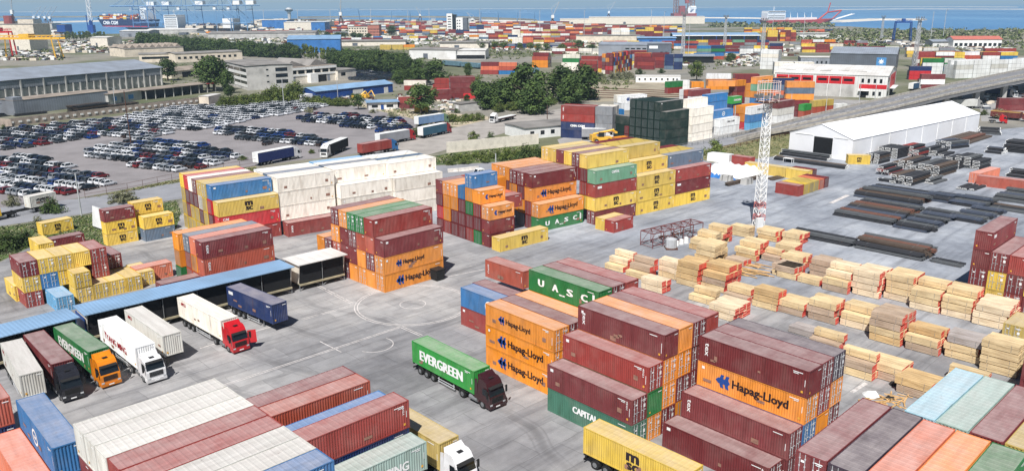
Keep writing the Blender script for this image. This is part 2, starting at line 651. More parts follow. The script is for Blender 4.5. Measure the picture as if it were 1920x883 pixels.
def markings(L, k):
    """Number panels, warning squares and the worn patches round them on sides and end."""
    if (L, k) in _MK:
        return _MK[L, k]
    rr = random.Random(k * 7 + int(L))
    mb = MB()
    h, w = L / 2, CW / 2 + 0.006

    def plate(sy, x, z, a, b, mi):
        y = sy * w
        q = [(x - a, y, z - b), (x + a, y, z - b), (x + a, y, z + b), (x - a, y, z + b)]
        mb.quad(*(q if sy < 0 else q[::-1]), mi)
    for sy in (-1, 1):
        x = h - rr.uniform(0.9, 1.6)
        plate(sy, x * sy * -1, 2.5, 0.5, 0.045, 0)
        if rr.random() < 0.7:
            plate(sy, x * sy * -1 + 0.2, 2.34, 0.26, 0.04, 0)
        plate(sy, (h - 0.35) * sy * -1, rr.uniform(1.3, 1.7), 0.03, rr.uniform(0.3, 0.6), 0)
        if rr.random() < 0.6:
            plate(sy, (h - 0.6) * sy * -1, 0.55, 0.11, 0.12, 1)
        if rr.random() < 0.4:
            plate(sy, (-h + 0.7) * sy * -1, 2.3, 0.16, 0.16, 0)
        for _ in range(rr.randrange(1, 4)):      # repainted patches
            plate(sy, rr.uniform(-h * 0.8, h * 0.8), rr.uniform(0.4, 1.2), rr.uniform(0.15, 0.5), rr.uniform(0.1, 0.3), 2)
    e = h + 0.045
    for y, z, a, b in ((0.65, 2.45, 0.3, 0.05), (0.65, 2.3, 0.22, 0.035), (0.7, 1.75, 0.16, 0.2), (-0.6, 2.2, 0.14, 0.1)):
        if rr.random() < 0.75:
            mb.quad((e, y - a, z - b), (e, y + a, z - b), (e, y + a, z + b), (e, y - a, z + b), 0)
    e = -h - 0.006
    for y, z, a, b in ((-0.75, 2.5, 0.28, 0.05), (0.8, 0.5, 0.1, 0.12)):
        mb.quad((e, y + a, z - b), (e, y - a, z - b), (e, y - a, z + b), (e, y + a, z + b), 0 if z > 1 else 1)
    _MK[L, k] = mb.mesh('marking', ['letter_white', mat('plate_amber', (226, 168, 60), 0.6, 0.05), mat('patch_primer', (150, 112, 96), 0.8, 0.2, 2.0)])
    return _MK[L, k]


_CM = {}


def cmesh(what, L):
    key = (what, L)
    if key not in _CM:
        if what == 'body_d':
            _CM[key] = body_mb(L, True).mesh('container_shell', ['paint'])
        elif what == 'body':
            _CM[key] = body_mb(L, False).mesh('container_shell', ['paint'])
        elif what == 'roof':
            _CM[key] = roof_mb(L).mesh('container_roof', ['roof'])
        elif what == 'doorL':
            _CM[key] = door_mb(L, 1).mesh('container_door', ['paint'])
        elif what == 'doorR':
            _CM[key] = door_mb(L, -1).mesh('container_door', ['paint'])
        elif what == 'gearL':
            _CM[key] = gear_mb(L, 1).mesh('locking_gear', ['galvanised'])
        elif what == 'gearR':
            _CM[key] = gear_mb(L, -1).mesh('locking_gear', ['galvanised'])
    return _CM[key]


CONT = []      # every container of the picture; the largest 300 become things, the rest one far-off mass


def add_cont(center, yaw, z, code, L, hz, label, group, text=None, shade=None):
    x, y, d = proj(center.x, center.y, z + 1.5)
    CONT.append(dict(c=center.copy(), yaw=yaw, z=z, code=code, L=L, hz=hz, label=label, group=group, text=text, d=d, shade=shade,
                     inview=-60 < x < W + 60 and y < H + 140))


def build_container(c):
    code = c['code']
    lower = code.lower()
    rgb = PAL[lower][0]
    jit = rnd.uniform(0.88, 1.16)
    fade = rnd.uniform(0.0, 0.12)
    grey = sum(lin(rgb)[:3]) / 3 + 0.1
    colr = tuple(min(1, (v * (1 - fade) + grey * fade) * jit) for v in lin(rgb)[:3]) + (1,)
    L, sz = c['L'], c['hz'] / CH * 0.992
    door = code.isupper()
    near = c['d'] < 330
    o = link('shipping_container', cmesh('body_d' if door else 'body', L), None, colr, (c['c'].x, c['c'].y, c['z']), c['yaw'])
    o.scale = (1, 1, sz)
    tag(o, c['label'], 'container', c['group'])
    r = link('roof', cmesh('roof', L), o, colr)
    if door:
        for s in 'LR':
            d = link('door', cmesh('door' + s, L), o, colr)
            if c['d'] < 240:
                k = link('locking_gear', cmesh('gear' + s, L), d, colr)
    if c['text'] and near:
        link('lettering', lettering(c['text'], L), o)
    if c['d'] < 190:
        link('marking', markings(L, rnd.randrange(5)), o)
    return o


def cname(code):
    return PAL[code.lower()][1]


def dirv(deg):
    return Vector((math.cos(R(deg)), math.sin(R(deg))))


YA, YB = 44.3, -46.8


def block(phrase, anchor, axis, cols, L=12.192, h=2.87, w=2.5, ang=None, vs=None, end='-', texts=None, offs=None, pts=None, gap=None, dz=0.0, extra='row'):
    """A stack of containers. anchor = photograph pixel and level of its near corner; cols = one string per row, one letter
    per tier from the ground ('-' = nothing seen there, capital = doors on the end that faces us)."""
    texts, offs = texts or {}, offs or {}
    if pts is not None:
        P = Vector(pts)
    else:
        P = g(*anchor)
    if axis == 'A':
        a = YA if ang is None else ang
        u = dirv(a)
        v = dirv(a + 90) if vs is None else dirv(a - 90)
        vis = -1
    else:
        a = YB if ang is None else ang
        u = dirv(a)
        v = dirv(a + 90)
        vis = 1
    for i, col in enumerate(cols):
        for t, code in enumerate(col):
            if code == '-':
                continue
            jx = rnd.uniform(-0.06, 0.06)
            off = offs.get((i, t), offs.get(i, 0.0))
            s = 1 if end == '-' else -1
            c = P + u * (s * L / 2 + off + jx) + v * (w * i + CW / 2)
            yaw = math.atan2(u.y, u.x)
            door = code.isupper()
            if (vis < 0) == door:
                yaw += math.pi
            tx = texts.get((i, t))
            note = ''
            if tx in ('hapag', 'hapags', 'msc', 'msc20', 'hapag20', 'cma', 'hsud', 'arapa'):
                note = ' with dark lettering'
            elif tx in ('uasc', 'evergreen', 'capital', 'cmaw', 'ring', 'evergreen20'):
                note = ' with white lettering'
            lab = say(f"{cname(code)} container", '~' + note.strip() if note else '', f", {nth(t)} tier, {nth(i)} {extra}, {phrase}")
            add_cont(c, yaw, t * h + dz, code, L, h, lab, 'containers stacked ' + phrase, tx)


def one_cont(label, p_far, p_near, z, code, L=12.192, h=2.896, text=None, side=-1, group='single containers'):
    """A container whose top edge runs between two pixels at level z; it lies to one side of that edge and rests h below."""
    a, b = g(*p_far, z), g(*p_near, z)
    u = (b - a).normalized()
    n = Vector((-u.y, u.x)) * (-side)
    c = b - u * (L / 2) + n * (CW / 2)
    yaw = math.atan2(u.y, u.x) + (0 if code.isupper() else math.pi)
    add_cont(c, yaw, z - h, code, L, h, label, group, text)
    return c, u


# --- the yard, stack by stack (rows counted from the end nearest the camera)
block('orange stack by the painted circle', (722.3, 549.1, 0), 'A',
      ['OOm', 'oMsr', 'OosG', 'omMG', 'MmmO', 'mSOM', 'MM', 'oo'], h=2.91, ang=44.1,
      texts={(0, 0): 'hapag', (0, 1): 'hapags', (0, 2): 'mark', (1, 3): 'mark'}, offs={(0, 2): 0.1})
block('stack beside the green lorry', (1026.1, 768.5, 0), 'B', ['TM', 'OgR', 'MOOm', 'OMOo', '-MMM', '--mr'], h=2.85, ang=-47.4, w=2.46,
      texts={(0, 0): 'capital', (0, 1): 'mark', (1, 2): 'mark', (2, 3): 'tex', (3, 3): 'mark'})
block('triple orange stack at the lorry lane', (909.7, 568.3, 8.46), 'B', ['OOO', '-OM', '--o', '--og', '--mM', '---r'], h=2.82, ang=-48,
      texts={(0, 0): 'hapag', (0, 1): 'hapag', (0, 2): 'hapags', (3, 3): 'uasc'})
block('low pair behind the triple orange stack', (865, 608, 0), 'B', ['rb', 'mm'], h=2.85, ang=-47, texts={(0, 1): 'logo', (0, 0): 'mark'}, offs={1: -0.3})
block('behind the green lettered container', (909.7, 518, 2.85), 'B', ['-s'], h=2.85, ang=-47.2, L=8.7, texts={(0, 1): 'strip'})
block('tall lettered stack in the foreground', None, 'B', ['M', 'MM', '-BOm', '-oRM', '-MOU'], h=2.79, w=2.46, ang=-47.2,
      pts=(19.27 - 2 * 2.46 * math.cos(R(42.8)) + 0.2, 79.14 - 2 * 2.46 * math.sin(R(42.8)) - 0.2),
      texts={(1, 1): 'tex', (2, 2): 'hapag', (2, 3): 'tex', (3, 3): 'mark', (0, 0): 'mark'}, offs={0: -0.5, 1: -0.1})
block('flat-topped stack in the near right corner', (1492.6, 842.1, 11.49), 'A', ['MMMM', '--MU', '---p', '---f', '--gg'], h=2.87, ang=44.6, vs=1, w=2.56,
      offs={2: -0.3, 3: -0.3, 4: -0.3}, texts={(4, 3): 'strip'})
block('second file of the near right stack', (1696.6, 767.6, 10.9), 'A', ['--bi', '---j', '---m', '---v'], h=2.72, ang=43.8, vs=1, w=2.56)
block('tall stack at the right edge', (1809, 566, 0), 'A', ['mMmm', 'yYM', 'RMr', 'MYm'], h=2.87, ang=44.5, vs=1, texts={(0, 3): 'one'})
block('lone container at the right edge', (1906, 752, 0), 'A', ['mm'], h=2.87, vs=1)
block('corner of the timber yard', (1876, 638, 0), 'A', ['V'], h=2.6, vs=1, L=6.058)
block('pale long stack in the foreground', (137, 794, 11.3), 'A', ['--mc', '--mc', '--cc', '---r', '---r', '---c', '---c', '---b'], h=2.83, ang=44.3, vs=1, w=2.52,
      texts={(3, 3): 'mark'})
fp = g(137, 794, 11.3) + dirv(44.3) * 12.75
block('second file of the foreground stack', (765.7, 749.6, 8.6), 'A', ['-nr'], h=2.87, ang=43.6, end='+', texts={(0, 2): 'mark'})
block('blue strip of the second file', None, 'A', ['--b'], h=2.62, ang=43.6, end='+', pts=tuple(g(765.7, 749.6, 8.6) + dirv(133.6) * 2.55))
block('back of the second foreground file', (693, 713.5, 8.6), 'A', ['--s', '--m'], h=2.87, ang=43.0, end='+')
block('lettered front of the second foreground file', (799.8, 826.6, 5.72), 'A', ['-j'], h=2.86, ang=43.6, end='+', texts={(0, 1): 'ring'})
block('blue stack at the left edge', (96.3, 840.9, 8.6), 'B', ['-p', '-mb'], h=2.87, ang=-47.3, end='+', texts={(1, 2): 'logo'},
      pts=tuple(g(96.3, 840.9, 8.6) - dirv(42.7) * 2.5))
block('rust stack cut by the left edge', (28, 791, 5.9), 'B', ['--w', '-ns'], h=2.87, ang=-47.3, end='+', pts=tuple(g(28, 791, 5.9) - dirv(42.7) * (2.44 + 2.5)), offs={0: 6.0})
block('small stack beside the car lot road', (188, 460, 0), 'A', ['yym'], pts=tuple(g(203.6, 462, 0)), L=5.75, h=2.36, texts={(0, 0): 'msc20', (0, 1): 'msc20', (0, 2): 'mark'})
block('blue and yellow pair by the grass', (274.5, 453.5, 0), 'A', ['xy', '-yy'], L=5.9, h=2.45, texts={(0, 1): 'msc20', (1, 2): 'msc20'}, offs={1: -0.6}, w=3.2)
block('lone dark red box on the verge', (95, 449.4, 2.5), 'A', ['m'], L=6.058, h=2.5, ang=48)
block('lone yellow box on the verge', (81, 443, 0), 'A', ['y'], L=6.058, h=2.59, ang=52, texts={(0, 0): 'msc20'})
# the six metre boxes at the left, doors towards the sheds
block('small-box stack left of the sheds', (50.8, 578, 0), 'B', ['RYM', '-BY', '-YY', '--y', '-RR'], L=6.058, h=2.43, ang=-46.5, end='+',
      texts={})
q0 = g(50.8, 578, 0)
block('second pair among the small boxes', (132.8, 492, 4.86), 'B', ['YY'], L=6.058, h=2.43, ang=-46.5, end='+')
block('light blue box before the small boxes', (105, 558.6, 2.43), 'B', ['L'], L=6.058, h=2.43, ang=-46.5, end='+')
block('single file of yellow small boxes', (146, 569, 0), 'B', ['YY', 'Y', 'Y', 'Y', 'Y'], L=6.058, h=2.43, ang=-46.5, end='+', offs={4: -1.2})
block('dark red box over a yellow one', (198, 479.6, 4.86), 'B', ['YM'], L=6.058, h=2.43, ang=-46.5, end='+')
block('rust box beside the small boxes', None, 'A', ['p'], L=6.058, h=2.6, pts=tuple(g(258, 533, 0)), ang=44)
block('yellow box leaning on the verge', None, 'B', ['y'], L=6.058, h=2.6, ang=-46.5, end='+', pts=tuple(g(31, 566, 0)))
block('yellow box at the back of the small boxes', None, 'B', ['-y'], L=6.058, h=2.6, ang=-46.5, end='+', pts=tuple(g(80, 512, 0)))
block('orange and dark red stack behind the sheds', (377, 454.6, 8.61), 'A', ['ssm', 'sop', 'ssX', 'goo'], h=2.87, ang=43.2, texts={(0, 1): 'tex', (0, 2): 'tex'}, offs={3: -0.8})
# big mixed stack at the left with its white neighbours
block('low dark red box behind the sheds', None, 'A', ['m'], h=2.6, L=9.125, ang=43, pts=tuple(g(290, 527, 2.6) + dirv(-47) * 2.44))
block('wide mixed stack by the white wall', (413, 463, 0), 'A',
      ['rqy', 'yMqb', 'YYyV', 'YMWY', 'yYMM', 'yYmw', 'yrMq', 'Yyyy'], h=2.87, ang=39.5, texts={(0, 2): 'msc', (0, 1): 'cai', (1, 3): 'mark'}, offs={(1, 3): 0.3, 0: 0.3})
block('foot of the white container wall', (541, 445, 0), 'A', ['r'], h=2.87, ang=38, texts={(0, 0): 'tex'})
block('near end of the white container wall', (519, 335, 11.6), 'A', ['-www', '---w', '---x', '---w', '---z'], h=2.9, ang=37.5)
block('middle of the white container wall', (637.5, 348, 8.7), 'A', ['www', '-www', '---w', '---x', '---w', '---l'], h=2.9, ang=37.5)
block('far end of the white container wall', (740, 335, 8.7), 'A', ['www', '-www', '---w', '---x', '---w', '---z'], h=2.9, ang=37.5)
# stack left of centre, six metre orange boxes in front
block('mixed stack with small orange boxes', None, 'A', ['mmO', 'GMRo', 'rMGOB', 'MmMb', 'mMOO', 'rooO', 'mqmm'], h=2.65, L=6.058, ang=39.5,
      pts=tuple(g(917.5, 465, 0)), texts={(0, 2): 'hapag20', (1, 3): 'hapag20'}, offs={0: 0.1})
block('far file of the mixed orange stack', None, 'A', ['---', '---', '--r', '--p', '--Mo', '--oM', '--ss'], h=2.65, L=6.058, ang=39.5, pts=tuple(g(917.5, 465, 0) + dirv(39.5) * 6.3))
block('lone yellow forty-footer on the open quay', (938, 473, 0), 'A', ['y'], h=2.6, ang=40.3, texts={(0, 0): 'msc'})
block('orange over green stack by the yellow box', (1012, 435, 0), 'A', ['gO', 'Mrom', 'KoMM', '-OOM', '--Mo', '--oO', '--po'], h=2.87, ang=38,
      texts={(0, 0): 'uasc', (0, 1): 'hapag', (1, 2): 'hapag', (1, 3): 'mark'}, offs={0: -0.2, 4: 1.0, 5: 1.0, 6: 1.0})
block('dark red and yellow stack at the centre', (1115, 422, 0), 'A', ['Myra', '-yrMy', '---mM', '---yy', '---ym', '---yv', '---mY'], h=2.87, ang=38,
      texts={(0, 1): 'msc', (0, 2): 'one', (0, 3): 'gesea'})
yp = g(1192, 435, 0)
yp = g(1115, 422, 0) + dirv(38) * 12.6
block('yellow wall at the centre', None, 'A', ['yyy', '---y', '---yv', '---yv', '---yv', '---vm'], h=2.87, ang=38, pts=tuple(yp),
      texts={(0, 0): 'msc', (0, 1): 'msc', (0, 2): 'msc', (1, 3): 'msc'})
block('far end of the yellow wall', None, 'A', ['ymr', '---x', '---v', '---v', '---m'], h=2.87, ang=38, pts=tuple(yp + dirv(38) * 12.5), texts={(0, 0): 'msc', (0, 1): 'one', (0, 2): 'mark'})
block('small pair on the open quay', (1151, 437.5, 0), 'A', ['r', 'y'], h=2.5, L=6.058, ang=43, texts={(0, 0): 'tex'})
# low group by the lattice mast and the boxes towards the tent
block('low group at the foot of the mast', (1496, 369, 0), 'B', ['r', 'Y', 'V', 'V', 'P', 'M'], h=2.6, L=6.058, ang=-47, end='+', w=2.6)
block('long yellow box beside the tarpaulin', (1396.7, 304, 2.6), 'B', ['y'], h=2.6, L=12.192, ang=-47)
block('short yellow box in line with the long one', None, 'B', ['y', 'm'], h=2.6, L=6.058, ang=-47, pts=tuple(g(1396.7, 304, 2.6) + dirv(-47) * 12.4))
block('dark red box behind the tarpaulin', None, 'B', ['r'], h=2.6, L=6.058, ang=-47, pts=tuple(g(1371, 308, 0)))
block('lone yellow box beside the tent', None, 'A', ['y'], h=2.6, L=6.058, ang=-8, pts=tuple(g(1589, 308, 0)), texts={(0, 0): 'msc20'})
block('salmon boxes among the pipe bundles', None, 'B', ['S', '-'], h=2.6, L=12.192, ang=-42, pts=tuple(g(1829, 348, 0)))
block('salmon box leading to the far pipes', None, 'A', ['P'], h=2.6, L=12.192, ang=38, pts=tuple(g(1829, 348, 0) + dirv(48) * 2.7))
# ------------------------------------------------------------------ lorries and trailers
_VM = {}


def wheel_mesh(r=0.5, w=0.32):
    key = ('wheel', r, w)
    if key not in _VM:
        mb = MB()
        mb.bar((0, -w / 2, 0), (0, w / 2, 0), r, 0, 14)
        mb.bar((0, -w / 2 - 0.012, 0), (0, w / 2 + 0.012, 0), r * 0.55, 1, 10)
        mb.bar((0, -w / 2 - 0.05, 0), (0, w / 2 + 0.05, 0), r * 0.22, 1, 8)
        _VM[key] = mb.mesh('wheel', ['black_rubber', 'grey_steel'])
    return _VM[key]


def trailer(loc, yaw, L, label, group=None, light=False):
    """Skeletal container trailer, x forward, origin on the ground under the container's middle."""
    t = empty('container_trailer', (loc.x, loc.y, 0), yaw)
    tag(t, label, 'trailer', group)
    h = L / 2
    mb = MB()
    for y in (-0.45, 0.45):
        mb.box(-h + 0.1, h - 2.6, y - 0.06, y + 0.06, 0.82, 1.16)
        mb.box(-h + 0.1, h - 0.1, y - 0.06, y + 0.06, 1.06, 1.24)
    for x in (-h + 0.15, -h + 3, 0, h - 3.2, h - 0.2):
        mb.box(x - 0.1, x + 0.1, -1.2, 1.2, 1.06, 1.235)
    mb.obj('chassis', 'dark_steel', t)
    mb = MB()
    mb.box(-h + 0.05, -h + 0.14, -1.2, 1.2, 0.5, 0.68)
    mb.box(-h + 0.14, -h + 0.5, -0.5, -0.4, 0.55, 0.95)
    mb.box(-h + 0.14, -h + 0.5, 0.4, 0.5, 0.55, 0.95)
    mb.obj('rear_bumper', 'dark_steel', t)
    for x in (-h + 1.5, -h + 2.85, -h + 4.2):
        for y in (-1.0, 1.0):
            link('wheel', wheel_mesh(0.5, 0.36), t, None, (x, y, 0.5))
            mb = MB()
            for k in range(6):
                a0, a1 = math.pi * k / 6, math.pi * (k + 1) / 6
                mb.quad((x + math.cos(a0) * 0.6, y - 0.2, 0.5 + math.sin(a0) * 0.58), (x + math.cos(a0) * 0.6, y + 0.2, 0.5 + math.sin(a0) * 0.58),
                        (x + math.cos(a1) * 0.6, y + 0.2, 0.5 + math.sin(a1) * 0.58), (x + math.cos(a1) * 0.6, y - 0.2, 0.5 + math.sin(a1) * 0.58))
            mb.obj('mudguard', 'black_rubber', t)
    for y in (-0.75, 0.75):
        mb = MB()
        mb.box(h - 3.3, h - 3.18, y - 0.06, y + 0.06, 0.12, 1.06)
        mb.box(h - 3.42, h - 3.06, y - 0.14, y + 0.14, 0.05, 0.12)
        mb.obj('landing_leg', 'grey_steel', t)
    for y in (-1.15, 1.15):
        mb = MB()
        mb.box(-h + 5.2, h - 3.7, y - 0.02, y + 0.02, 0.45, 0.58)
        mb.box(-h + 5.2, h - 3.7, y - 0.02, y + 0.02, 0.78, 0.88)
        for x in (-h + 5.4, h - 3.9):
            mb.box(x - 0.03, x + 0.03, y - 0.04, y + 0.04, 0.45, 1.06)
        mb.obj('side_guard', 'galvanised', t)
    return t


def cab_mb(style):
    """Cab-over cab: raked screen, roof fairing, x forward; front face at x = 0."""
    mb = MB()
    w = 1.22
    hi = 3.55 if style != 'low' else 3.05
    prof = [(-2.15, 1.0), (-0.03, 0.62), (0.0, 1.55), (-0.06, 1.75), (-0.42, 2.75), (-0.75, hi - 0.28), (-1.15, hi - 0.02), (-1.5, hi), (-2.15, hi)]
    top = [(-2.15, 0.5)] + prof[1:]
    n = len(prof)
    # slightly narrower at the roof and at the nose
    vs = []
    for sy in (-1, 1):
        for x, z in prof:
            k = 1.0
            if z > 2.7:
                k = 0.9
            elif x > -0.1:
                k = 0.96
            vs.append((x, sy * w * k, z))
    fs = [tuple(range(n)), tuple(range(2 * n - 1, n - 1, -1))] + [(i, n + i, n + (i + 1) % n, (i + 1) % n) for i in range(n)]
    mb.add(vs, fs)
    # wheel arch cheeks and step
    for sy in (-1, 1):
        y0, y1 = sorted((sy * w * 0.99, sy * (w * 0.99 - 0.25)))
        mb.box(-0.75, -0.04, y0, y1, 0.38, 0.75)
        mb.box(-2.15, -1.85, y0, y1, 0.6, 1.02)
    return mb, hi


def tractor(front, yaw, rgb, label, style='high', group=None, dark=False, door_open=False):
    """Two-axle tractor unit; front = ground point under its nose, yaw = heading."""
    t = empty('tractor_unit', (front.x, front.y, 0), yaw)
    tag(t, label, 'lorry', group)
    colr = lin(rgb)
    mb, hi = cab_mb(style)
    cab = mb.obj('cab', 'vehicle', t, color=colr)
    # roof spoiler and side fairings behind the cab
    mb = MB()
    mb.hexa([(-2.15, -1.08, hi - 0.5), (-1.3, -0.95, hi), (-1.3, 0.95, hi), (-2.15, 1.08, hi - 0.5)],
            [(-2.2, -1.08, hi + 0.42), (-2.05, -0.95, hi + 0.42), (-2.05, 0.95, hi + 0.42), (-2.2, 1.08, hi + 0.42)])
    mb.obj('roof_spoiler', 'vehicle', t, color=colr)
    mb = MB()
    mb.box(-1.35, -0.95, -0.3, 0.3, hi + 0.0, hi + 0.035)
    mb.obj('roof_hatch', 'dark_steel', t)
    for sy in (-1, 1):
        mb = MB()
        y0, y1 = sorted((sy * 1.2, sy * 1.16))
        mb.hexa([(-2.75, y0, 0.95), (-2.16, y0, 0.95), (-2.16, y1, 0.95), (-2.75, y1, 0.95)],
                [(-2.6, y0, hi - 0.2), (-2.16, y0, hi - 0.1), (-2.16, y1, hi - 0.1), (-2.6, y1, hi - 0.2)])
        mb.obj('side_fairing', 'vehicle', t, color=colr)
    # windscreen: proud of the raked front by 1 cm
    mb = MB()
    mb.quad((-0.063, -1.1, 1.8), (-0.063, 1.1, 1.8), (-0.385, 1.05, 2.68), (-0.385, -1.05, 2.68))
    mb.obj('windscreen', 'glass', t)
    mb = MB()
    mb.hexa([(-0.42, -1.02, 2.74), (-0.1, -1.0, 2.66), (-0.1, 1.0, 2.66), (-0.42, 1.02, 2.74)],
            [(-0.46, -1.02, 2.86), (-0.16, -1.0, 2.74), (-0.16, 1.0, 2.74), (-0.46, 1.02, 2.86)])
    mb.obj('sun_visor', 'black_rubber', t)
    for sy in (-1, 1):
        mb = MB()
        y = sy * 1.232
        mb.quad((-0.32, y, 1.85), (-1.25, y, 1.85), (-1.25, y * 0.985, 2.6), (-0.55, y * 0.985, 2.6))
        mb.obj('side_window', 'glass', t)
        d = MB()
        if door_open and sy > 0:
            d.hexa([(-0.35, 1.24, 0.95), (-0.3, 1.24, 0.95), (0.25, 2.2, 0.95), (0.2, 2.2, 0.95)], [(-0.45, 1.24, 2.7), (-0.4, 1.24, 2.7), (0.1, 2.2, 2.7), (0.05, 2.2, 2.7)])
            d.obj('open_door', 'vehicle', t, color=colr)
        m = MB()
        y0, y1 = sorted((sy * 1.34, sy * 1.56))
        m.box(-0.22, -0.1, y0, y1, 1.75, 2.55)
        m.box(-0.2, -0.14, min(sy * 1.2, y0), max(sy * 1.2, y0) if sy < 0 else y1, 2.45, 2.5)
        m.obj('mirror', 'black_rubber', t)
        hl = MB()
        y0, y1 = sorted((sy * 0.78, sy * 1.12))
        hl.box(0.0, 0.045, y0, y1, 0.7, 0.88)
        hl.obj('headlight', 'galvanised', t)
    gm = MB()
    for k in range(5):
        z = 1.0 + k * 0.13
        gm.box(-0.01, 0.03, -0.82, 0.82, z, z + 0.08)
    gm.obj('grille', 'black_rubber', t)
    bm_ = MB()
    bm_.box(-0.3, 0.06, -1.2, 1.2, 0.3, 0.66)
    bmp = bm_.obj('bumper', 'vehicle', t, color=tuple(v * 0.8 for v in colr[:3]) + (1,))
    pl = MB()
    pl.box(0.06, 0.075, -0.3, 0.3, 0.42, 0.55)
    pl.obj('number_plate', 'letter_white', bmp)
    ch = MB()
    for y in (-0.42, 0.42):
        ch.box(-6.1, -0.4, y - 0.06, y + 0.06, 0.62, 0.9)
    ch.box(-6.1, -3.9, -1.2, -0.55, 0.98, 1.02)
    ch.box(-6.1, -3.9, 0.55, 1.2, 0.98, 1.02)
    ch.box(-5.4, -4.4, -0.55, 0.55, 0.9, 1.05)
    ch.obj('chassis', 'dark_steel', t)
    for sy in (-1, 1):
        tk = MB()
        tk.bar((-3.75, sy * 0.9, 0.68), (-2.35, sy * 0.9, 0.68), 0.34, n=10)
        tk.obj('fuel_tank', 'grey_steel', t)
        link('wheel', wheel_mesh(0.52, 0.32), t, None, (-1.35, sy * 1.02, 0.52))
        link('wheel', wheel_mesh(0.52, 0.6), t, None, (-5.0, sy * 0.9, 0.52))
    return t


def rig(p_far, p_near, code, clabel, text=None, L=12.192, truck=None, tlabel=None, style='high', side=-1, tr_label=None, door_open=False):
    c, u = one_cont(clabel, p_far, p_near, 4.15, code, L, 2.896, text, side, group='containers on lorry trailers')
    yaw = math.atan2(u.y, u.x)
    trailer(c, yaw, L, tr_label or ('trailer under the ' + clabel), group='container trailers in the yard')
    if truck:
        tractor(c + u * (L / 2 + 2.75), yaw, truck, tlabel, style, group='lorry tractors in the yard', door_open=door_open)


rig((0, 643), (35, 704), 'c', 'off-white container with a red mark parked left of the black lorry', 'red', 12.4)
rig((42, 626), (95, 683), 'm', 'dark red container pulled by the black lorry at the sheds', 'tex', 12.6, (38, 38, 44), 'black and maroon lorry tractor under the dark red container')
rig((100, 613), (165, 660), 'g', 'green container with white lettering behind the orange lorry', 'evergreen', 12.2, (228, 134, 24), 'orange lorry tractor parked at the sheds')
rig((185, 601), (252.5, 652), 'z', 'white container with red lettering behind the white lorry', 'yang', 13.2, (230, 230, 232), 'white lorry tractor between the orange and red lorries', 'low')
rig((232, 580), (304, 630), 'c', 'grey-white container on a trailer without a lorry', 'red', 13.3)
rig((331, 557), (413, 601), 'w', 'stained cream container pulled by the red lorry', 'red', 13.2, (196, 28, 36), 'red lorry tractor with its right door open', door_open=True)
rig((429, 539), (509, 572), 'n', 'navy blue container on a trailer by the shed', 'one', 12.2)
rig((770, 637), (888, 696), 'e', 'bright green container with white lettering on the moving lorry', 'evergreen', 12.2, (58, 26, 30), 'dark maroon lorry tractor crossing the open yard')
mu = dirv(-46.5)
mn = g(823, 832, 4.15)
mf = mn - mu * 12.0
rig(proj(mf.x, mf.y, 4.15)[:2], (823, 832), 'v', 'mustard container pulled by the white lorry at the bottom edge', None, 12.2, (232, 232, 234), 'white lorry tractor cut by the bottom edge')
rig((1119, 811), (1290, 890), 'y', 'yellow container on a trailer at the bottom of the yard', 'msc', 12.2)



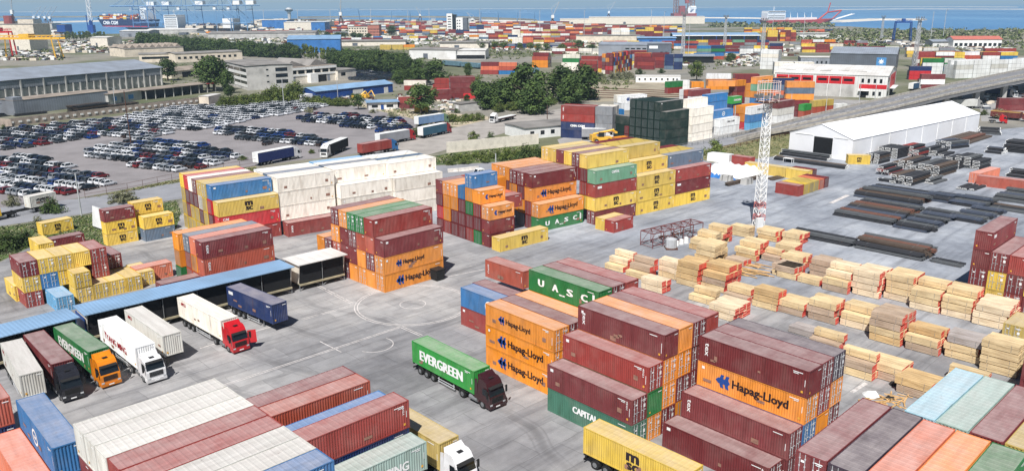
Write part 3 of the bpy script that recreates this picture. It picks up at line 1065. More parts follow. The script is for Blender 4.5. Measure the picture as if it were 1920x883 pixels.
# ------------------------------------------------------------------ cars
def car_mesh(kind):
    key = ('car', kind)
    if key in _VM:
        return _VM[key]
    mb = MB()
    suv = kind == 'suv'
    Lc, w, top, belt = (4.5, 0.92, 1.62, 1.0) if suv else (4.35, 0.89, 1.46, 0.92)
    h = Lc / 2

    def loft(sec, mi):
        n = len(sec[0])
        vs = [p for s in sec for p in s]
        fs = []
        for i in range(len(sec) - 1):
            for j in range(n - 1):
                a = i * n + j
                fs.append((a, a + n, a + n + 1, a + 1))
        fs.append(tuple(range(n - 1, -1, -1)))
        o = (len(sec) - 1) * n
        fs.append(tuple(o + k for k in range(n)))
        mb.add(vs, fs, mi)
    # lower body in cross sections from tail to nose
    st = [(-h, 0.78, 0.45, belt - 0.08), (-h + 0.12, 0.93, 0.25, belt + 0.02), (-h + 0.9, 1.0, 0.2, belt + 0.04), (0, 1.0, 0.2, belt), (h - 1.25, 1.0, 0.2, belt - 0.03),
          (h - 0.45, 0.95, 0.22, belt - 0.16), (h - 0.1, 0.86, 0.27, belt - 0.27), (h, 0.7, 0.4, belt - 0.36)]
    sec = []
    for x, k, z0, z1 in st:
        y = w * k
        sec.append([(x, -y * 0.92, z0), (x, -y, (z0 + z1) / 2), (x, -y * 0.9, z1), (x, y * 0.9, z1), (x, y, (z0 + z1) / 2), (x, y * 0.92, z0)])
    loft(sec, 0)
    # greenhouse: glass all round, painted roof
    xb0, xb1, xt0, xt1 = -h + 0.28, h - 1.15, -h + (0.55 if suv else 0.95), h - 2.0
    yb, yt = w * 0.86, w * 0.7
    b = [(xb0, -yb, belt), (xb1, -yb, belt - 0.03), (xb1, yb, belt - 0.03), (xb0, yb, belt)]
    t = [(xt0, -yt, top), (xt1, -yt, top - 0.02), (xt1, yt, top - 0.02), (xt0, yt, top)]
    mb.add(b + t, [(0, 1, 5, 4), (1, 2, 6, 5), (2, 3, 7, 6), (3, 0, 4, 7)], 1)
    mb.hexa([(x, y * 1.03, z - 0.06) for x, y, z in t], [(x * 0.94, y * 0.93, z + 0.04) for x, y, z in t], 0)
    for sx, xx in ((xb0, xt0), (xb1, xt1), (0.05, 0.0)):       # pillars
        for sy in (-1, 1):
            mb.bar((sx, sy * yb * 1.005, belt - 0.02), (xx, sy * yt * 1.02, top - 0.02), 0.06, 0)
    for x in (-h + 0.85, h - 0.85):
        for sy in (-1, 1):
            mb.bar((x, sy * (w - 0.2), 0.33), (x, sy * (w + 0.01), 0.33), 0.34, 2, 10)
            mb.bar((x, sy * (w - 0.2), 0.33), (x, sy * (w + 0.02), 0.33), 0.19, 3, 8)
    for sy in (-1, 1):
        y0, y1 = sorted((sy * w * 0.5, sy * w * 0.8))
        mb.box(h - 0.24, h - 0.06, y0, y1, belt - 0.36, belt - 0.26, 3)
    _VM[key] = mb.mesh('parked_car', ['vehicle', 'glass', 'black_rubber', 'galvanised'])
    return _VM[key]


CARC = [((228, 230, 234), 'white'), ((24, 27, 34), 'black'), ((30, 42, 78), 'dark blue'), ((70, 74, 80), 'grey'), ((120, 26, 30), 'dark red'), ((20, 60, 130), 'blue'), ((150, 154, 160), 'silver'), ((58, 44, 40), 'dark brown')]
CARS = []


def inside(p, poly):
    c = False
    n = len(poly)
    for i in range(n):
        a, b = poly[i], poly[(i + 1) % n]
        if (a[1] > p[1]) != (b[1] > p[1]) and p[0] < (b[0] - a[0]) * (p[1] - a[1]) / (b[1] - a[1]) + a[0]:
            c = not c
    return c


def lot(phrase, pix, wts, lines=None, ang=64.0, heading=None, du=5.6, dv=2.55, seed=1, kindw=0.6):
    rr = random.Random(seed)
    poly = [tuple(g(*p)) for p in pix]
    u, v = dirv(ang), dirv(ang - 90)
    cx, cy = sum(p[0] for p in poly) / len(poly), sum(p[1] for p in poly) / len(poly)
    C = Vector((cx, cy))
    rows = {}
    for j in range(-60, 61):
        for i in range(-45, 46):
            q = C + v * (j * dv) + u * (i * du + (0.5 * du if j % 2 else 0) * 0.0)
            if inside(q, poly):
                rows.setdefault(i, []).append((j, q))
    ks = sorted(rows)
    for ri, i in enumerate(ks):
        row = sorted(rows[i])
        w2 = list(wts)
        for ci, (j, q) in enumerate(row):
            if rr.random() < 0.02:
                continue
            c = rr.choices(range(len(CARC)), w2)[0]
            if rr.random() < 0.3:
                c = row and CARS and CARS[-1]['c'] or c
            a = R(ang) + (math.pi if heading else 0) + rr.uniform(-0.03, 0.03)
            q2 = q + Vector((rr.uniform(-0.2, 0.2), rr.uniform(-0.2, 0.2)))
            x, y, d = proj(q2.x, q2.y, 0.8)
            if not (-25 < x < W + 25):
                continue
            CARS.append(dict(p=q2, a=a, c=c, d=d, k='suv' if rr.random() < kindw else 'hatch',
                             label=f"{CARC[c][1]} car, {nth(ci)} from left, {nth(ri)} row, {phrase}"))


lot('lot nearest the left edge road', [(-30, 300), (60, 292), (118, 310), (170, 326), (215, 343), (195, 352), (120, 366), (60, 372), (-30, 364)], [9, 2.5, 3.5, 3, 1.5, 2, 2, 1], seed=3)
lot('diamond-shaped middle lot', [(146, 289), (270, 261), (330, 264), (420, 284), (452, 294), (420, 308), (370, 321), (308, 324), (240, 310)], [9, 3, 3.5, 3, 1.2, 2, 2, 1], seed=4)
lot('left lot below the concrete wall', [(-30, 262), (-30, 250), (130, 232), (190, 236), (192, 258), (120, 268), (60, 277), (-30, 286)], [6, 4, 3.5, 2.5, 1.8, 1.5, 2, 1.5], seed=5)
lot('centre lot in front of the wall', [(135, 231), (230, 224), (322, 242), (330, 251), (278, 262), (235, 264), (180, 254)], [8.5, 3, 3, 2, 0.8, 1, 2.5, 1], seed=6)
lot('long lot of white cars', [(225, 222), (330, 203), (470, 196), (590, 193), (618, 201), (560, 212), (470, 227), (405, 240), (345, 249), (300, 236)], [14, 0.8, 0.3, 1.2, 0.1, 0.1, 4, 0.2], seed=7)
lot('blue-grey lot beside the lorries', [(395, 249), (430, 238), (520, 246), (600, 262), (645, 272), (642, 283), (590, 277), (500, 272), (430, 258)], [5.5, 3.5, 5, 2.5, 0.5, 3, 1.5, 1], seed=8)
lot('far lot below the scrub', [(557, 224), (600, 215), (660, 217), (760, 228), (768, 242), (720, 249), (640, 238), (580, 231)], [7, 3, 4, 2, 1, 2, 1.5, 1], seed=9)


lot('old cars behind the blue shed', [(655, 151), (664, 136), (700, 134), (752, 139), (746, 153), (700, 152)], [0.5, 6, 3, 4, 0.2, 0.6, 1, 2], seed=12)


def build_cars():
    CARS.sort(key=lambda c: c['d'])
    for c in CARS[:300]:
        o = link('parked_car', car_mesh(c['k']), None, lin(CARC[c['c']][0]), (c['p'].x, c['p'].y, 0.01), c['a'])
        tag(o, c['label'], 'car', 'new cars parked in the lots')
    # all the farther ones are one mass
    mb = MB()
    base = {}
    for k in ('suv', 'hatch'):
        me = car_mesh(k)
        base[k] = ([v.co.copy() for v in me.vertices], [(tuple(p.vertices), p.material_index) for p in me.polygons])
    mats = [mat('car_' + n.replace(' ', '_'), rgb, 0.3, 0.05) for rgb, n in CARC] + ['glass', 'black_rubber', 'galvanised']
    for c in CARS[300:]:
        vs, fs = base[c['k']]
        M = Matrix.Translation((c['p'].x, c['p'].y, 0.01)) @ Matrix.Rotation(c['a'], 4, 'Z')
        o = len(mb.v)
        mb.v += [tuple(M @ v) for v in vs]
        for f, mi in fs:
            mb.f.append(tuple(o + i for i in f))
            mb.m.append(c['c'] if mi == 0 else len(CARC) + mi - 1)
    o = mb.obj('distant_parked_cars', mats)
    tag(o, 'mass of farther parked cars filling the back of the lots', 'cars', 'new cars parked in the lots', 'stuff')


def road_truck(p_rear, p_front, label, cab_rgb, body_rgb, body_label, Lb=13.4, kind='curtain', flip=False, style='high', h=2.75):
    """Lorry on the far road: base pixels of rear and front (ground)."""
    a, b = g(*p_rear), g(*p_front)
    u = (b - a).normalized()
    yaw = math.atan2(u.y, u.x)
    tractor(b, yaw, cab_rgb, label, style, group='lorries on the port road')
    c = b - u * (2.75 + Lb / 2)
    if kind == 'none':
        return
    if kind in PAL:
        add_cont(c, yaw, 1.25, kind, Lb, 2.75, body_label, 'containers on road lorries', None)
        trailer(c, yaw, Lb, 'trailer under the ' + body_label, group='trailers on the port road')
        return
    t = empty('curtain_trailer', (c.x, c.y, 0), yaw)
    tag(t, body_label, 'trailer', 'trailers on the port road')
    hh = Lb / 2
    mb = MB()
    mb.box(-hh, hh, -1.25, 1.25, 1.1, 1.1 + h)
    mb.obj('box_body', 'matt', t, color=lin(body_rgb))
    mb = MB()
    mb.box(-hh - 0.02, hh + 0.02, -1.27, 1.27, 1.1 + h, 1.2 + h)
    mb.obj('roof_sheet', 'white_paint', t)
    mb = MB()
    mb.box(-hh - 0.03, -hh, -1.24, 1.24, 1.1, 1.1 + h)
    mb.obj('rear_door', 'white_paint', t)
    mb = MB()
    mb.box(-hh + 0.2, hh - 0.3, -0.5, 0.5, 0.8, 1.1)
    mb.obj('chassis', 'dark_steel', t)
    for x in (-hh + 2.2, -hh + 3.5, -hh + 4.8):
        for y in (-1.0, 1.0):
            link('wheel', wheel_mesh(0.5, 0.36), t, None, (x, y, 0.5))


yc, yu = one_cont('grey-white container with dark lettering on the yellow lorry', (101.5, 360), (54.7, 369.3), 3.85, 'c', 6.058, 2.6, 'hsud', 1, 'containers on road lorries')
yl = yc + yu * 3.2
trailer(yl, math.atan2(yu.y, yu.x), 12.4, 'long skeletal trailer behind the yellow lorry', 'trailers on the port road')
tractor(yl + yu * 9.0, math.atan2(yu.y, yu.x), (238, 196, 24), 'yellow lorry tractor at the left edge of the port road', 'high', 'lorries on the port road')
road_truck((655, 277), (607, 297), 'white lorry tractor with a black trailer beside the blue-grey lot', (230, 230, 230), (26, 26, 30), 'black curtain-sided trailer of the white lorry', 13.4)
road_truck((658, 298), (742, 282), 'blue lorry tractor behind the white container wall', (44, 110, 170), None, 'brick red container pulled by the blue lorry', 12.192, 'r')
road_truck((700, 275), (775, 262), 'red lorry tractor with a grey trailer on the port road', (170, 30, 40), (150, 152, 158), 'grey curtain-sided trailer of the red lorry', 13.4)
road_truck((780, 262), (842, 249), 'dark red lorry tractor at the road junction', (150, 24, 34), (54, 98, 120), 'teal curtain-sided trailer with white rear doors', 13.4)
road_truck((480, 312), (560, 296), 'white lorry tractor hidden behind the navy trailer', (224, 224, 226), (28, 44, 100), 'navy curtain-sided trailer behind the white wall', 13.4)
road_truck((785, 238), (838, 230), 'green lorry tractor half hidden by bushes', (110, 140, 110), (120, 150, 190), 'blue and white curtain-sided trailer near the bushes', 13.4)
road_truck((1000, 215), (922, 232), 'white lorry tractor coming down the access road', (232, 232, 232), (70, 40, 40), 'empty dark red trailer of the white lorry on the access road', 13.4, h=0.5)

# white drop-side pick-up on the ring road
pu_a, pu_b = g(926, 329), g(886, 334)
pu = (pu_b - pu_a).normalized()
pk = empty('flatbed_van', (pu_b.x, pu_b.y, 0), math.atan2(pu.y, pu.x))
tag(pk, 'white double-cab flatbed van driving on the ring road', 'van')
mb = MB()
mb.extrude_y([(-3.1, 0.45), (0, 0.45), (0.02, 1.0), (-0.75, 1.3), (-1.35, 2.25), (-1.6, 2.35), (-3.1, 2.35)], -0.98, 0.98)
mb.obj('cab', 'white_paint', pk)
for y in (-0.99, 0.99):
    for x0, x1 in ((-1.95, -1.0), (-2.85, -2.1)):
        mb = MB()
        mb.quad((x1 if x1 > -1.5 else x1, y, 1.4), (x0, y, 1.4), (x0, y, 2.1), (x1 - (0.35 if x1 > -1.5 else 0), y, 2.1))
        mb.obj('side_window', 'glass', pk)
mb = MB()
mb.quad((-0.78, -0.85, 1.36), (-0.78, 0.85, 1.36), (-1.3, 0.8, 2.2), (-1.3, -0.8, 2.2))
mb.obj('windscreen', 'glass', pk)
mb = MB()
mb.box(-6.4, -3.2, -1.05, 1.05, 0.85, 0.95)
for y in (-1.05, 1.02):
    mb.box(-6.4, -3.2, y, y + 0.03, 0.95, 1.25)
mb.box(-6.43, -6.4, -1.05, 1.05, 0.85, 1.25)
mb.obj('load_bed', 'dark_steel', pk)
for x in (-0.9, -5.2):
    for y in (-0.9, 0.9):
        link('wheel', wheel_mesh(0.38, 0.28), pk, None, (x, y, 0.38))
# ------------------------------------------------------------------ sawn timber packs
_LM = {}


def pack_mesh(L, w, h, red, key):
    if key in _LM:
        return _LM[key]
    mb = MB()
    hl, hw = L / 2, w / 2
    b = 0.03
    n = 5
    # layers slightly out of line, resting on two bearers
    for k in range(n):
        z0, z1 = 0.1 + (h - 0.1) * k / n, 0.1 + (h - 0.1) * (k + 1) / n - 0.012
        jx, jy = rnd.uniform(-0.035, 0.035), rnd.uniform(-0.02, 0.02)
        o = len(mb.v)
        mb.box(-hl + jx, hl + jx, -hw + jy, hw + jy, z0, z1, 0)
        if red:
            for f in (-3, -1):            # both end faces carry the painted ends
                mb.m[f] = 1
    for x in (-hl * 0.6, hl * 0.6):
        mb.box(x - 0.05, x + 0.05, -hw, hw, 0.0, 0.1, 0)
        for y in (-hw - 0.004, hw + 0.004):
            mb.box(x - 0.02, x + 0.02, y - 0.003, y + 0.003, 0.1, h, 2)
    # wrapper over the top of some packs
    _LM[key] = mb.mesh('timber_pack', ['timber', 'red_end', 'grey_steel'])
    return _LM[key]


TONES = {'a': ((228, 204, 160), 'pale'), 'b': ((216, 184, 134), 'golden'), 'c': ((192, 170, 148), 'greyed'), 'd': ((236, 216, 184), 'fresh'), 'e': ((176, 168, 164), 'film-wrapped grey')}
PACKN = [0]


def pile(phrase, px, py, nw, heights, tone='a', red=True, L=4.1, w=1.12, h=1.02, ang=-45.5, jit=0.05, nl=1):
    """Packs stacked on the quay. (px, py) = near left ground corner; nw packs deep, heights[i] packs high."""
    P = g(px, py)
    u, v = dirv(ang), dirv(ang + 90)
    for i in range(nw):
        for lx in range(nl):
            T = heights[i] if i < len(heights) else heights[-1]
            for t in range(T):
                if T >= 3 and 0 < i < nw - 1 and t == 0:
                    continue          # nothing of it shows between its neighbours
                tn = tone[min(t, len(tone) - 1)]
                off = rnd.uniform(-jit, jit) * 4
                c = P + u * (L / 2 + off + lx * (L + 0.15)) + v * (w * 1.06 * i + w / 2)
                rgb, nm = TONES[tn]
                k = rnd.uniform(0.9, 1.08)
                colr = tuple(min(1, x * k) for x in lin(rgb)[:3]) + (1,)
                o = link('timber_pack', pack_mesh(L, w, h, red, (L, w, h, red, rnd.randrange(3))), None, colr, (c.x, c.y, t * (h + 0.005)),
                         R(ang) + rnd.uniform(-0.012, 0.012))
                ends = ' with red ends' if red else ''
                pos = f", {nth(t)} layer, {nth(i)} deep" + (f", {nth(lx)} along" if nl > 1 else '')
                tag(o, say(f"{nm} timber pack", '~' + ends.strip() if ends else '', f"{pos}, {phrase}"), 'timber pack', 'sawn timber packs on the quay')
                PACKN[0] += 1


def A_(x, y):
    return 1120 + x / 4.013, 400 + y / 4.013


def B_(x, y):
    return 1480 + x / 3.1545, 480 + y / 3.1545


pile('stepped pile at the left end', *A_(60, 415), 3, [1, 2, 3], 'ad', L=4.0)
pile('pile right of the stepped one', *A_(205, 465), 3, [1, 2, 3], 'ac', L=4.2)
pile('slim pile before the tall one', *A_(455, 470), 2, [3], 'ad')
pile('tall four-layer pile', *A_(592, 525), 3, [4], 'ab', L=4.0)
pile('widest tall pile', *A_(785, 560), 4, [3, 4, 4, 4], 'acb', L=4.2)
pile('pile with a step in front', *A_(945, 640), 3, [1, 2, 2], 'cab', L=4.1)
pile('three-layer pile mid row', *A_(1170, 695), 2, [3], 'ab', L=4.0)
pile('grey banded pile', *A_(1350, 735), 3, [2], 'cae', L=4.2)
pile('grey pile beside the golden one', *B_(102, 365), 3, [3], 'cca', L=4.1)
pile('golden stepped pile', *B_(297, 405), 3, [2, 3, 3], 'da', L=4.1)
pile('big four-layer pile', *B_(465, 490), 4, [4], 'bac', L=4.1)
pile('stepped pile after the big one', *B_(680, 545), 3, [2, 3, 3], 'cab', L=4.1)
pile('film-wrapped pile', *B_(912, 590), 3, [3], 'aae', L=4.1)
pile('square-ended block at the row end', *B_(1118, 668), 3, [4], 'aa', False, L=4.1)
# front row
pile('low pile behind the green container', *A_(330, 565), 2, [2], 'd', L=4.1)
pile('broken low pile by the stack corner', *A_(690, 650), 2, [1, 2], 'a', False, L=4.0)
pile('wide pale pile behind the dark red roofs', *A_(830, 765), 4, [2], 'd', L=4.3)
pile('loose grey pile near the quay', *B_(0, 450), 2, [1], 'e', False, L=3.6)
pile('low grey pile beside it', *B_(112, 520), 2, [1, 2], 'ca', L=4.1)
pile('three-layer pile behind the corner stack', *B_(290, 685), 2, [2, 3], 'aca', L=4.1)
pile('two-layer grey pile', *B_(445, 700), 3, [2], 'ca', L=4.3)
pile('low pile by the loose boards', *B_(622, 800), 3, [2], 'cb', L=4.1)
pile('last low pile behind the pale blue roof', *B_(900, 770), 3, [1, 1, 2], 'da', L=4.3)
# back row
pile('low pile at the start of the back row', *B_(-80, 120), 3, [2], 'acb', L=3.4)
pile('single layer pile of the back row', *B_(40, 150), 2, [1], 'a', L=3.8)
pile('grid-ended greyed pile', *B_(118, 115), 3, [3], 'c', False, L=3.8)
pile('stepped back-row pile', *B_(190, 195), 4, [2, 3, 4, 4], 'cad', L=4.1)
pile('white four-layer pile', *B_(365, 220), 4, [4], 'd', L=4.1)
pile('pale four-layer pile of the back row', *B_(558, 248), 4, [4], 'da', L=4.1)
pile('back-row pile in line with the red stack', *B_(708, 305), 4, [3, 3, 4, 4, 4], 'da', L=4.1)
pile('back-row pile before the last', *B_(893, 345), 4, [3, 4, 4, 4, 4], 'da', L=4.1)
pile('white block at the end of the back row', *B_(1083, 398), 5, [3], 'd', L=4.3)
# far group by the mast
pile('far pile under the mast', *A_(800, 205), 3, [2, 3, 3], 'ba', L=4.1)
pile('far wide pile by the steel frame', *A_(690, 265), 4, [2, 2, 3, 3], 'ba', False, L=4.1, nl=1)
pile('centre far pile', *A_(735, 345), 4, [3, 3, 3, 3, 3], 'ba', False, L=3.8)
pile('far row left of the red ends', *A_(1035, 330), 4, [2, 3, 3, 3, 3], 'ba', L=4.1)
pile('far low pile', *A_(965, 370), 2, [1], 'c', L=3.6)
pile('far pile with weathered ends', *A_(1225, 345), 2, [1, 2], 'ca', L=3.6)
pile('far pile behind the mast base', *A_(1200, 190), 3, [2], 'ba', L=4.0)
pile('far right golden pile', *A_(1330, 305), 3, [2], 'ba', L=3.8)
pile('far right upper pile', *A_(1390, 215), 3, [2], 'a', L=3.6)
pile('far right pale pile', *A_(1312, 460), 3, [2], 'acb', L=4.1)
pile('far pale pile close to the mast', *A_(1000, 160), 2, [2], 'a', False, L=4.1)
pile('far pile beside the weathered one', *A_(1385, 385), 3, [2], 'ba', L=4.0)

# loose boards lying between the piles
lb = MB()
for k in range(46):
    q = g(*A_(rnd.uniform(930, 1260), rnd.uniform(375, 470)))
    a = R(-38 + rnd.uniform(-14, 14))
    u = Vector((math.cos(a), math.sin(a), 0))
    n = Vector((-u.y, u.x, 0))
    L2 = rnd.uniform(1.6, 2.4)
    z = rnd.choice([0.03, 0.1, 0.17, 0.26])
    p = Vector((q.x, q.y, z))
    lb.hexa([p - u * L2 - n * 0.12, p + u * L2 - n * 0.12, p + u * L2 + n * 0.12, p - u * L2 + n * 0.12],
            [p - u * L2 - n * 0.12 + Vector((0, 0, 0.06)), p + u * L2 - n * 0.12 + Vector((0, 0, 0.06)), p + u * L2 + n * 0.12 + Vector((0, 0, 0.06)), p - u * L2 + n * 0.12 + Vector((0, 0, 0.06))])
tag(lb.obj('loose_boards', mat('board_wood', (206, 166, 112), 0.8, 0.25, 1.5)), 'scatter of loose boards between the far timber piles', 'boards', kind='stuff')

sb_ = MB()
for k in range(34):      # broken boards and packing by the near timber row
    q = g(rnd.uniform(1628, 1700), rnd.uniform(742, 775))
    a = R(rnd.uniform(-75, 75))
    u, n = Vector((math.cos(a), math.sin(a), 0)), Vector((-math.sin(a), math.cos(a), 0))
    p = Vector((q.x, q.y, rnd.choice([0.02, 0.07, 0.13])))
    L2 = rnd.uniform(0.5, 1.6)
    sb_.hexa([p - u * L2 - n * 0.08, p + u * L2 - n * 0.08, p + u * L2 + n * 0.08, p - u * L2 + n * 0.08], [x + Vector((0, 0, 0.05)) for x in (p - u * L2 - n * 0.08, p + u * L2 - n * 0.08, p + u * L2 + n * 0.08, p - u * L2 + n * 0.08)])
tag(sb_.obj('broken_boards', MATS['board_wood']), 'broken boards and laths lying beside the near timber row', 'boards', kind='stuff')
for (x, y, r_, m_, lb_) in ((1667, 747, 0.7, 'black_rubber', 'black plastic scrap among the broken boards'), (1677, 721, 0.9, 'black_rubber', 'black plastic sheet caught between two timber piles'), (1634, 742, 1.3, 'white_paint', 'crumpled white sheet beside the broken boards')):
    q = g(x, y)
    mb = MB()
    ring = [(math.cos(t * 0.7) * r_ * rnd.uniform(0.6, 1.2), math.sin(t * 0.7) * r_ * rnd.uniform(0.5, 1.0), 0.03) for t in range(9)]
    top = [(x0 * 0.55 + rnd.uniform(-.1, .1), y0 * 0.55, 0.35 * r_ * rnd.uniform(0.7, 1.5)) for x0, y0, _z in ring]
    mb.add(ring + top + [(0, 0, 0.5 * r_)], [(i, (i + 1) % 9, 9 + (i + 1) % 9, 9 + i) for i in range(9)] + [(9 + i, 9 + (i + 1) % 9, 18) for i in range(9)])
    o = mb.obj('plastic_scrap', m_)
    o.location = (q.x, q.y, 0)
    tag(o, lb_, 'plastic scrap')

# ------------------------------------------------------------------ steel bars and drill pipes
BARC = {'k': ((54, 55, 60), 'dark'), 'n': ((78, 86, 102), 'blue-grey'), 'r': ((120, 82, 68), 'rusty'), 'b': ((96, 82, 72), 'brown'), 'g': ((92, 95, 98), 'grey'), 'q': ((150, 60, 56), 'red-capped')}


def bundle_mesh(L, w, h, seed, kind):
    key = ('bundle', L, w, h, seed, kind)
    if key in _LM:
        return _LM[key]
    rr = random.Random(seed)
    mb = MB()
    if kind == 'bar':
        n, m = max(3, int(w / 0.16)), max(2, int(h / 0.16))
        for i in range(n):
            for j in range(m):
                if 0 < i < n - 1 and 0 < j < m - 1:
                    continue
                y, z = -w / 2 + (i + 0.5) * w / n, 0.12 + (j + 0.5) * (h - 0.12) / m
                e = rr.uniform(-0.25, 0.25)
                r = rr.uniform(0.36, 0.5) * min(w / n, (h - 0.12) / m)
                z += rr.uniform(-0.02, 0.03)
                mb.box(-L / 2 + e, L / 2 + e, y - r, y + r, z - r, z + r)
    else:
        rad = 0.115
        n, m = max(3, int(w / 0.24)), max(2, int(h / 0.22))
        for j in range(m):
            for i in range(n - (j % 2)):
                y = -w / 2 + (i + 0.5 + 0.5 * (j % 2)) * w / n
                z = 0.22 + j * 0.2
                e = rr.uniform(-0.12, 0.12)
                mb.bar((-L / 2 + e, y, z), (L / 2 + e, y, z), rad, 0, 7)
                if i in (0, n - 1 - (j % 2)) or j in (0, m - 1):
                    for s in (-1, 1):
                        mb.bar((s * (L / 2) + e, y, z), (s * (L / 2 + 0.22) + e, y, z), rad * 0.7, 3, 6)
    for x in (-L * 0.33, L * 0.33):
        mb.box(x - 0.06, x + 0.06, -w / 2, w / 2, 0, 0.11, 2)
        mb.box(x - 0.03, x + 0.03, -w / 2 - 0.02, w / 2 + 0.02, h - 0.015, h + 0.015, 1)
    _LM[key] = mb.mesh('steel_bundle', ['matt', 'grey_steel', 'rust_steel', 'letter_white'])
    return _LM[key]


def bundles(phrase, p0, p1, n, layers, cols, w=1.3, h=0.62, kind='bar', back=1, pitch=None, name='steel_bar_bundle', what='bar bundle'):
    """n bundles side by side going back from the ground edge p0-p1 (pixels)."""
    a, b = g(*p0), g(*p1)
    u = (b - a).normalized()
    L = round((b - a).length * 2) / 2
    snap = min((-46.0, 40.0, 134.0, -140.0), key=lambda t: abs((math.degrees(math.atan2(u.y, u.x)) - t + 180) % 360 - 180))
    mid = (a + b) / 2
    u = dirv(snap if 'tent side' not in phrase and 'tent corner' not in phrase and 'annex' not in phrase and 'canopy' not in phrase and 'office' not in phrase else math.degrees(math.atan2(u.y, u.x)))
    v = Vector((-u.y, u.x)) * back
    yaw = math.atan2(u.y, u.x)
    for i in range(n):
        for t in range(layers if isinstance(layers, int) else layers[i]):
            c = (a + b) / 2 + v * ((pitch or w * 1.12) * i + w / 2) + u * rnd.uniform(-0.5, 0.5)
            code = cols[(i + t) % len(cols)]
            rgb, nm = BARC[code]
            o = link(name, bundle_mesh(L, w, h, rnd.randrange(3), kind), None, lin(rgb), (c.x, c.y, t * (h + 0.03)), yaw + rnd.uniform(-0.015, 0.015))
            tag(o, f"{nm} {what}, {nth(t)} layer, {nth(i)} from the front, {phrase}", 'steel bundle', 'steel bars and pipes on the quay')


def D_(x, y):
    return 1480 + x / 4.3636, 370 + y / 4.3636


def F_(x, y):
    return 1540 + x / 5.0526, 230 + y / 5.0526


bundles('wide bar stack facing the mast', D_(350, 150), D_(840, 228), 9, [2, 2, 2, 2, 2, 2, 2, 2, 1], 'kgrnkbr', w=1.9, h=0.6)
bundles('back half of the wide bar stack', F_(345, 690), F_(880, 810), 7, [2, 2, 3, 2, 2, 2, 2, 2, 1], 'nkbrgk', w=1.7, h=0.6)
bundles('second bar stack to its right', D_(850, 255), D_(1150, 292), 10, [2, 2, 1, 2, 2, 2, 1, 2, 2, 2, 1, 1], 'nkgn', w=1.7, h=0.55)
bundles('third bar stack behind the second', D_(1330, 178), D_(1560, 232), 8, [2, 2, 1, 2, 1, 1, 2, 1], 'kng', w=1.7, h=0.55)
bundles('striped bar stack further back', F_(975, 735), F_(1230, 770), 5, [2, 3, 2, 2, 1], 'nkn', w=1.6, h=0.55)
bundles('bar stack behind the striped one', F_(1250, 770), F_(1520, 830), 6, [2, 2, 3, 2, 2, 1], 'kng', w=1.6, h=0.55)
bundles('long dark pair beside the timber', D_(10, 310), D_(490, 408), 2, [2, 2], 'kg', w=1.2, h=0.62)
bundles('brown stack beside the timber', D_(532, 415), D_(1085, 528), 5, [2, 3, 3, 3, 2], 'gkbbr', w=1.3, h=0.62)
bundles('thin bars by the red stack', D_(1140, 530), D_(1400, 575), 2, 1, 'gk', w=1.2, h=0.4)
bundles('flat bars at the right edge', F_(1640, 720), F_(1990, 800), 6, [1, 2, 2, 1, 1, 2, 2, 1], 'gkgn', w=2.0, h=0.5)
bundles('low bars below the salmon boxes', F_(1575, 810), F_(1990, 880), 3, 1, 'gkb', w=1.8, h=0.4)
# drill pipes in front of the tent
bundles('pipes in front of the tent door', D_(-140, -80), D_(110, -70), 1, 1, 'k', w=1.4, h=0.8, kind='pipe', name='drill_pipe_bundle', what='pipe bundle') if False else None


def G_(x, y):
    return 1300 + x / 6.0, 260 + y / 6.0


KW = dict(kind='pipe', name='drill_pipe_bundle', what='pipe bundle')
bundles('long pipes before the tent door', G_(930, 190), G_(1510, 245), 3, [1, 2, 1], 'kkg', w=1.5, h=0.8, **KW)
bundles('nearer long pipes at the tent door', G_(985, 225), G_(1620, 365), 2, [1, 1], 'kb', w=1.5, h=0.9, **KW)
bundles('rails under the lattice mast', G_(420, 540), G_(770, 445), 1, [2], 'b', w=1.2, h=0.4)
bundles('rails behind the yellow long box', G_(870, 470), G_(1060, 450), 2, [1, 1], 'b', w=1.2, h=0.3)
bundles('pipe stack right of the yellow box', F_(545, 400), F_(640, 370), 3, [4, 4, 3], 'kgb', w=1.6, h=0.7, **KW)
bundles('pipe stack against the tent', F_(700, 345), F_(850, 320), 3, [4, 4, 4], 'k', w=1.8, h=0.75, **KW)
bundles('red-capped pipes at the tent', F_(870, 325), F_(1090, 315), 3, [3, 4, 4], 'kq', w=1.8, h=0.75, **KW)
bundles('pipes behind the red-capped ones', F_(1110, 320), F_(1305, 305), 3, [1, 2, 3], 'kg', w=1.7, h=0.75, **KW)
bundles('pipe stack along the tent side', F_(1230, 255), F_(1400, 235), 3, [3, 3, 3], 'kng', w=1.8, h=0.75, **KW)
bundles('brown pipes along the tent side', F_(1370, 215), F_(1620, 140), 4, [1, 2, 2, 2], 'bbr', w=1.8, h=0.6)
bundles('grey pipes at the tent corner', F_(1500, 110), F_(1690, 120), 3, [2, 3, 2], 'gk', w=1.8, h=0.7, **KW)
bundles('front pipe of the middle heap', F_(540, 560), F_(790, 585), 2, [1, 1], 'kg', w=1.0, h=0.7, **KW)
bundles('middle heap nearest layer', F_(870, 605), F_(1020, 545), 3, [3, 3, 3], 'kbk', w=1.7, h=0.75, **KW)
bundles('middle heap right half', F_(1060, 590), F_(1210, 550), 2, [1, 2], 'gk', w=1.2, h=0.55, **KW)
bundles('middle heap upper half', F_(1100, 520), F_(1300, 470), 4, [4, 4, 4, 3], 'bkg', w=1.8, h=0.75, **KW)
bundles('middle heap back stack', F_(1310, 445), F_(1410, 410), 3, [4, 4, 3], 'k', w=1.8, h=0.75, **KW)
bundles('middle heap left wing', F_(680, 510), F_(860, 480), 3, [1, 2, 3], 'kq', w=1.6, h=0.7, **KW)
bundles('middle heap crown', F_(830, 440), F_(1060, 400), 3, [3, 3, 2], 'kb', w=1.8, h=0.7, **KW)
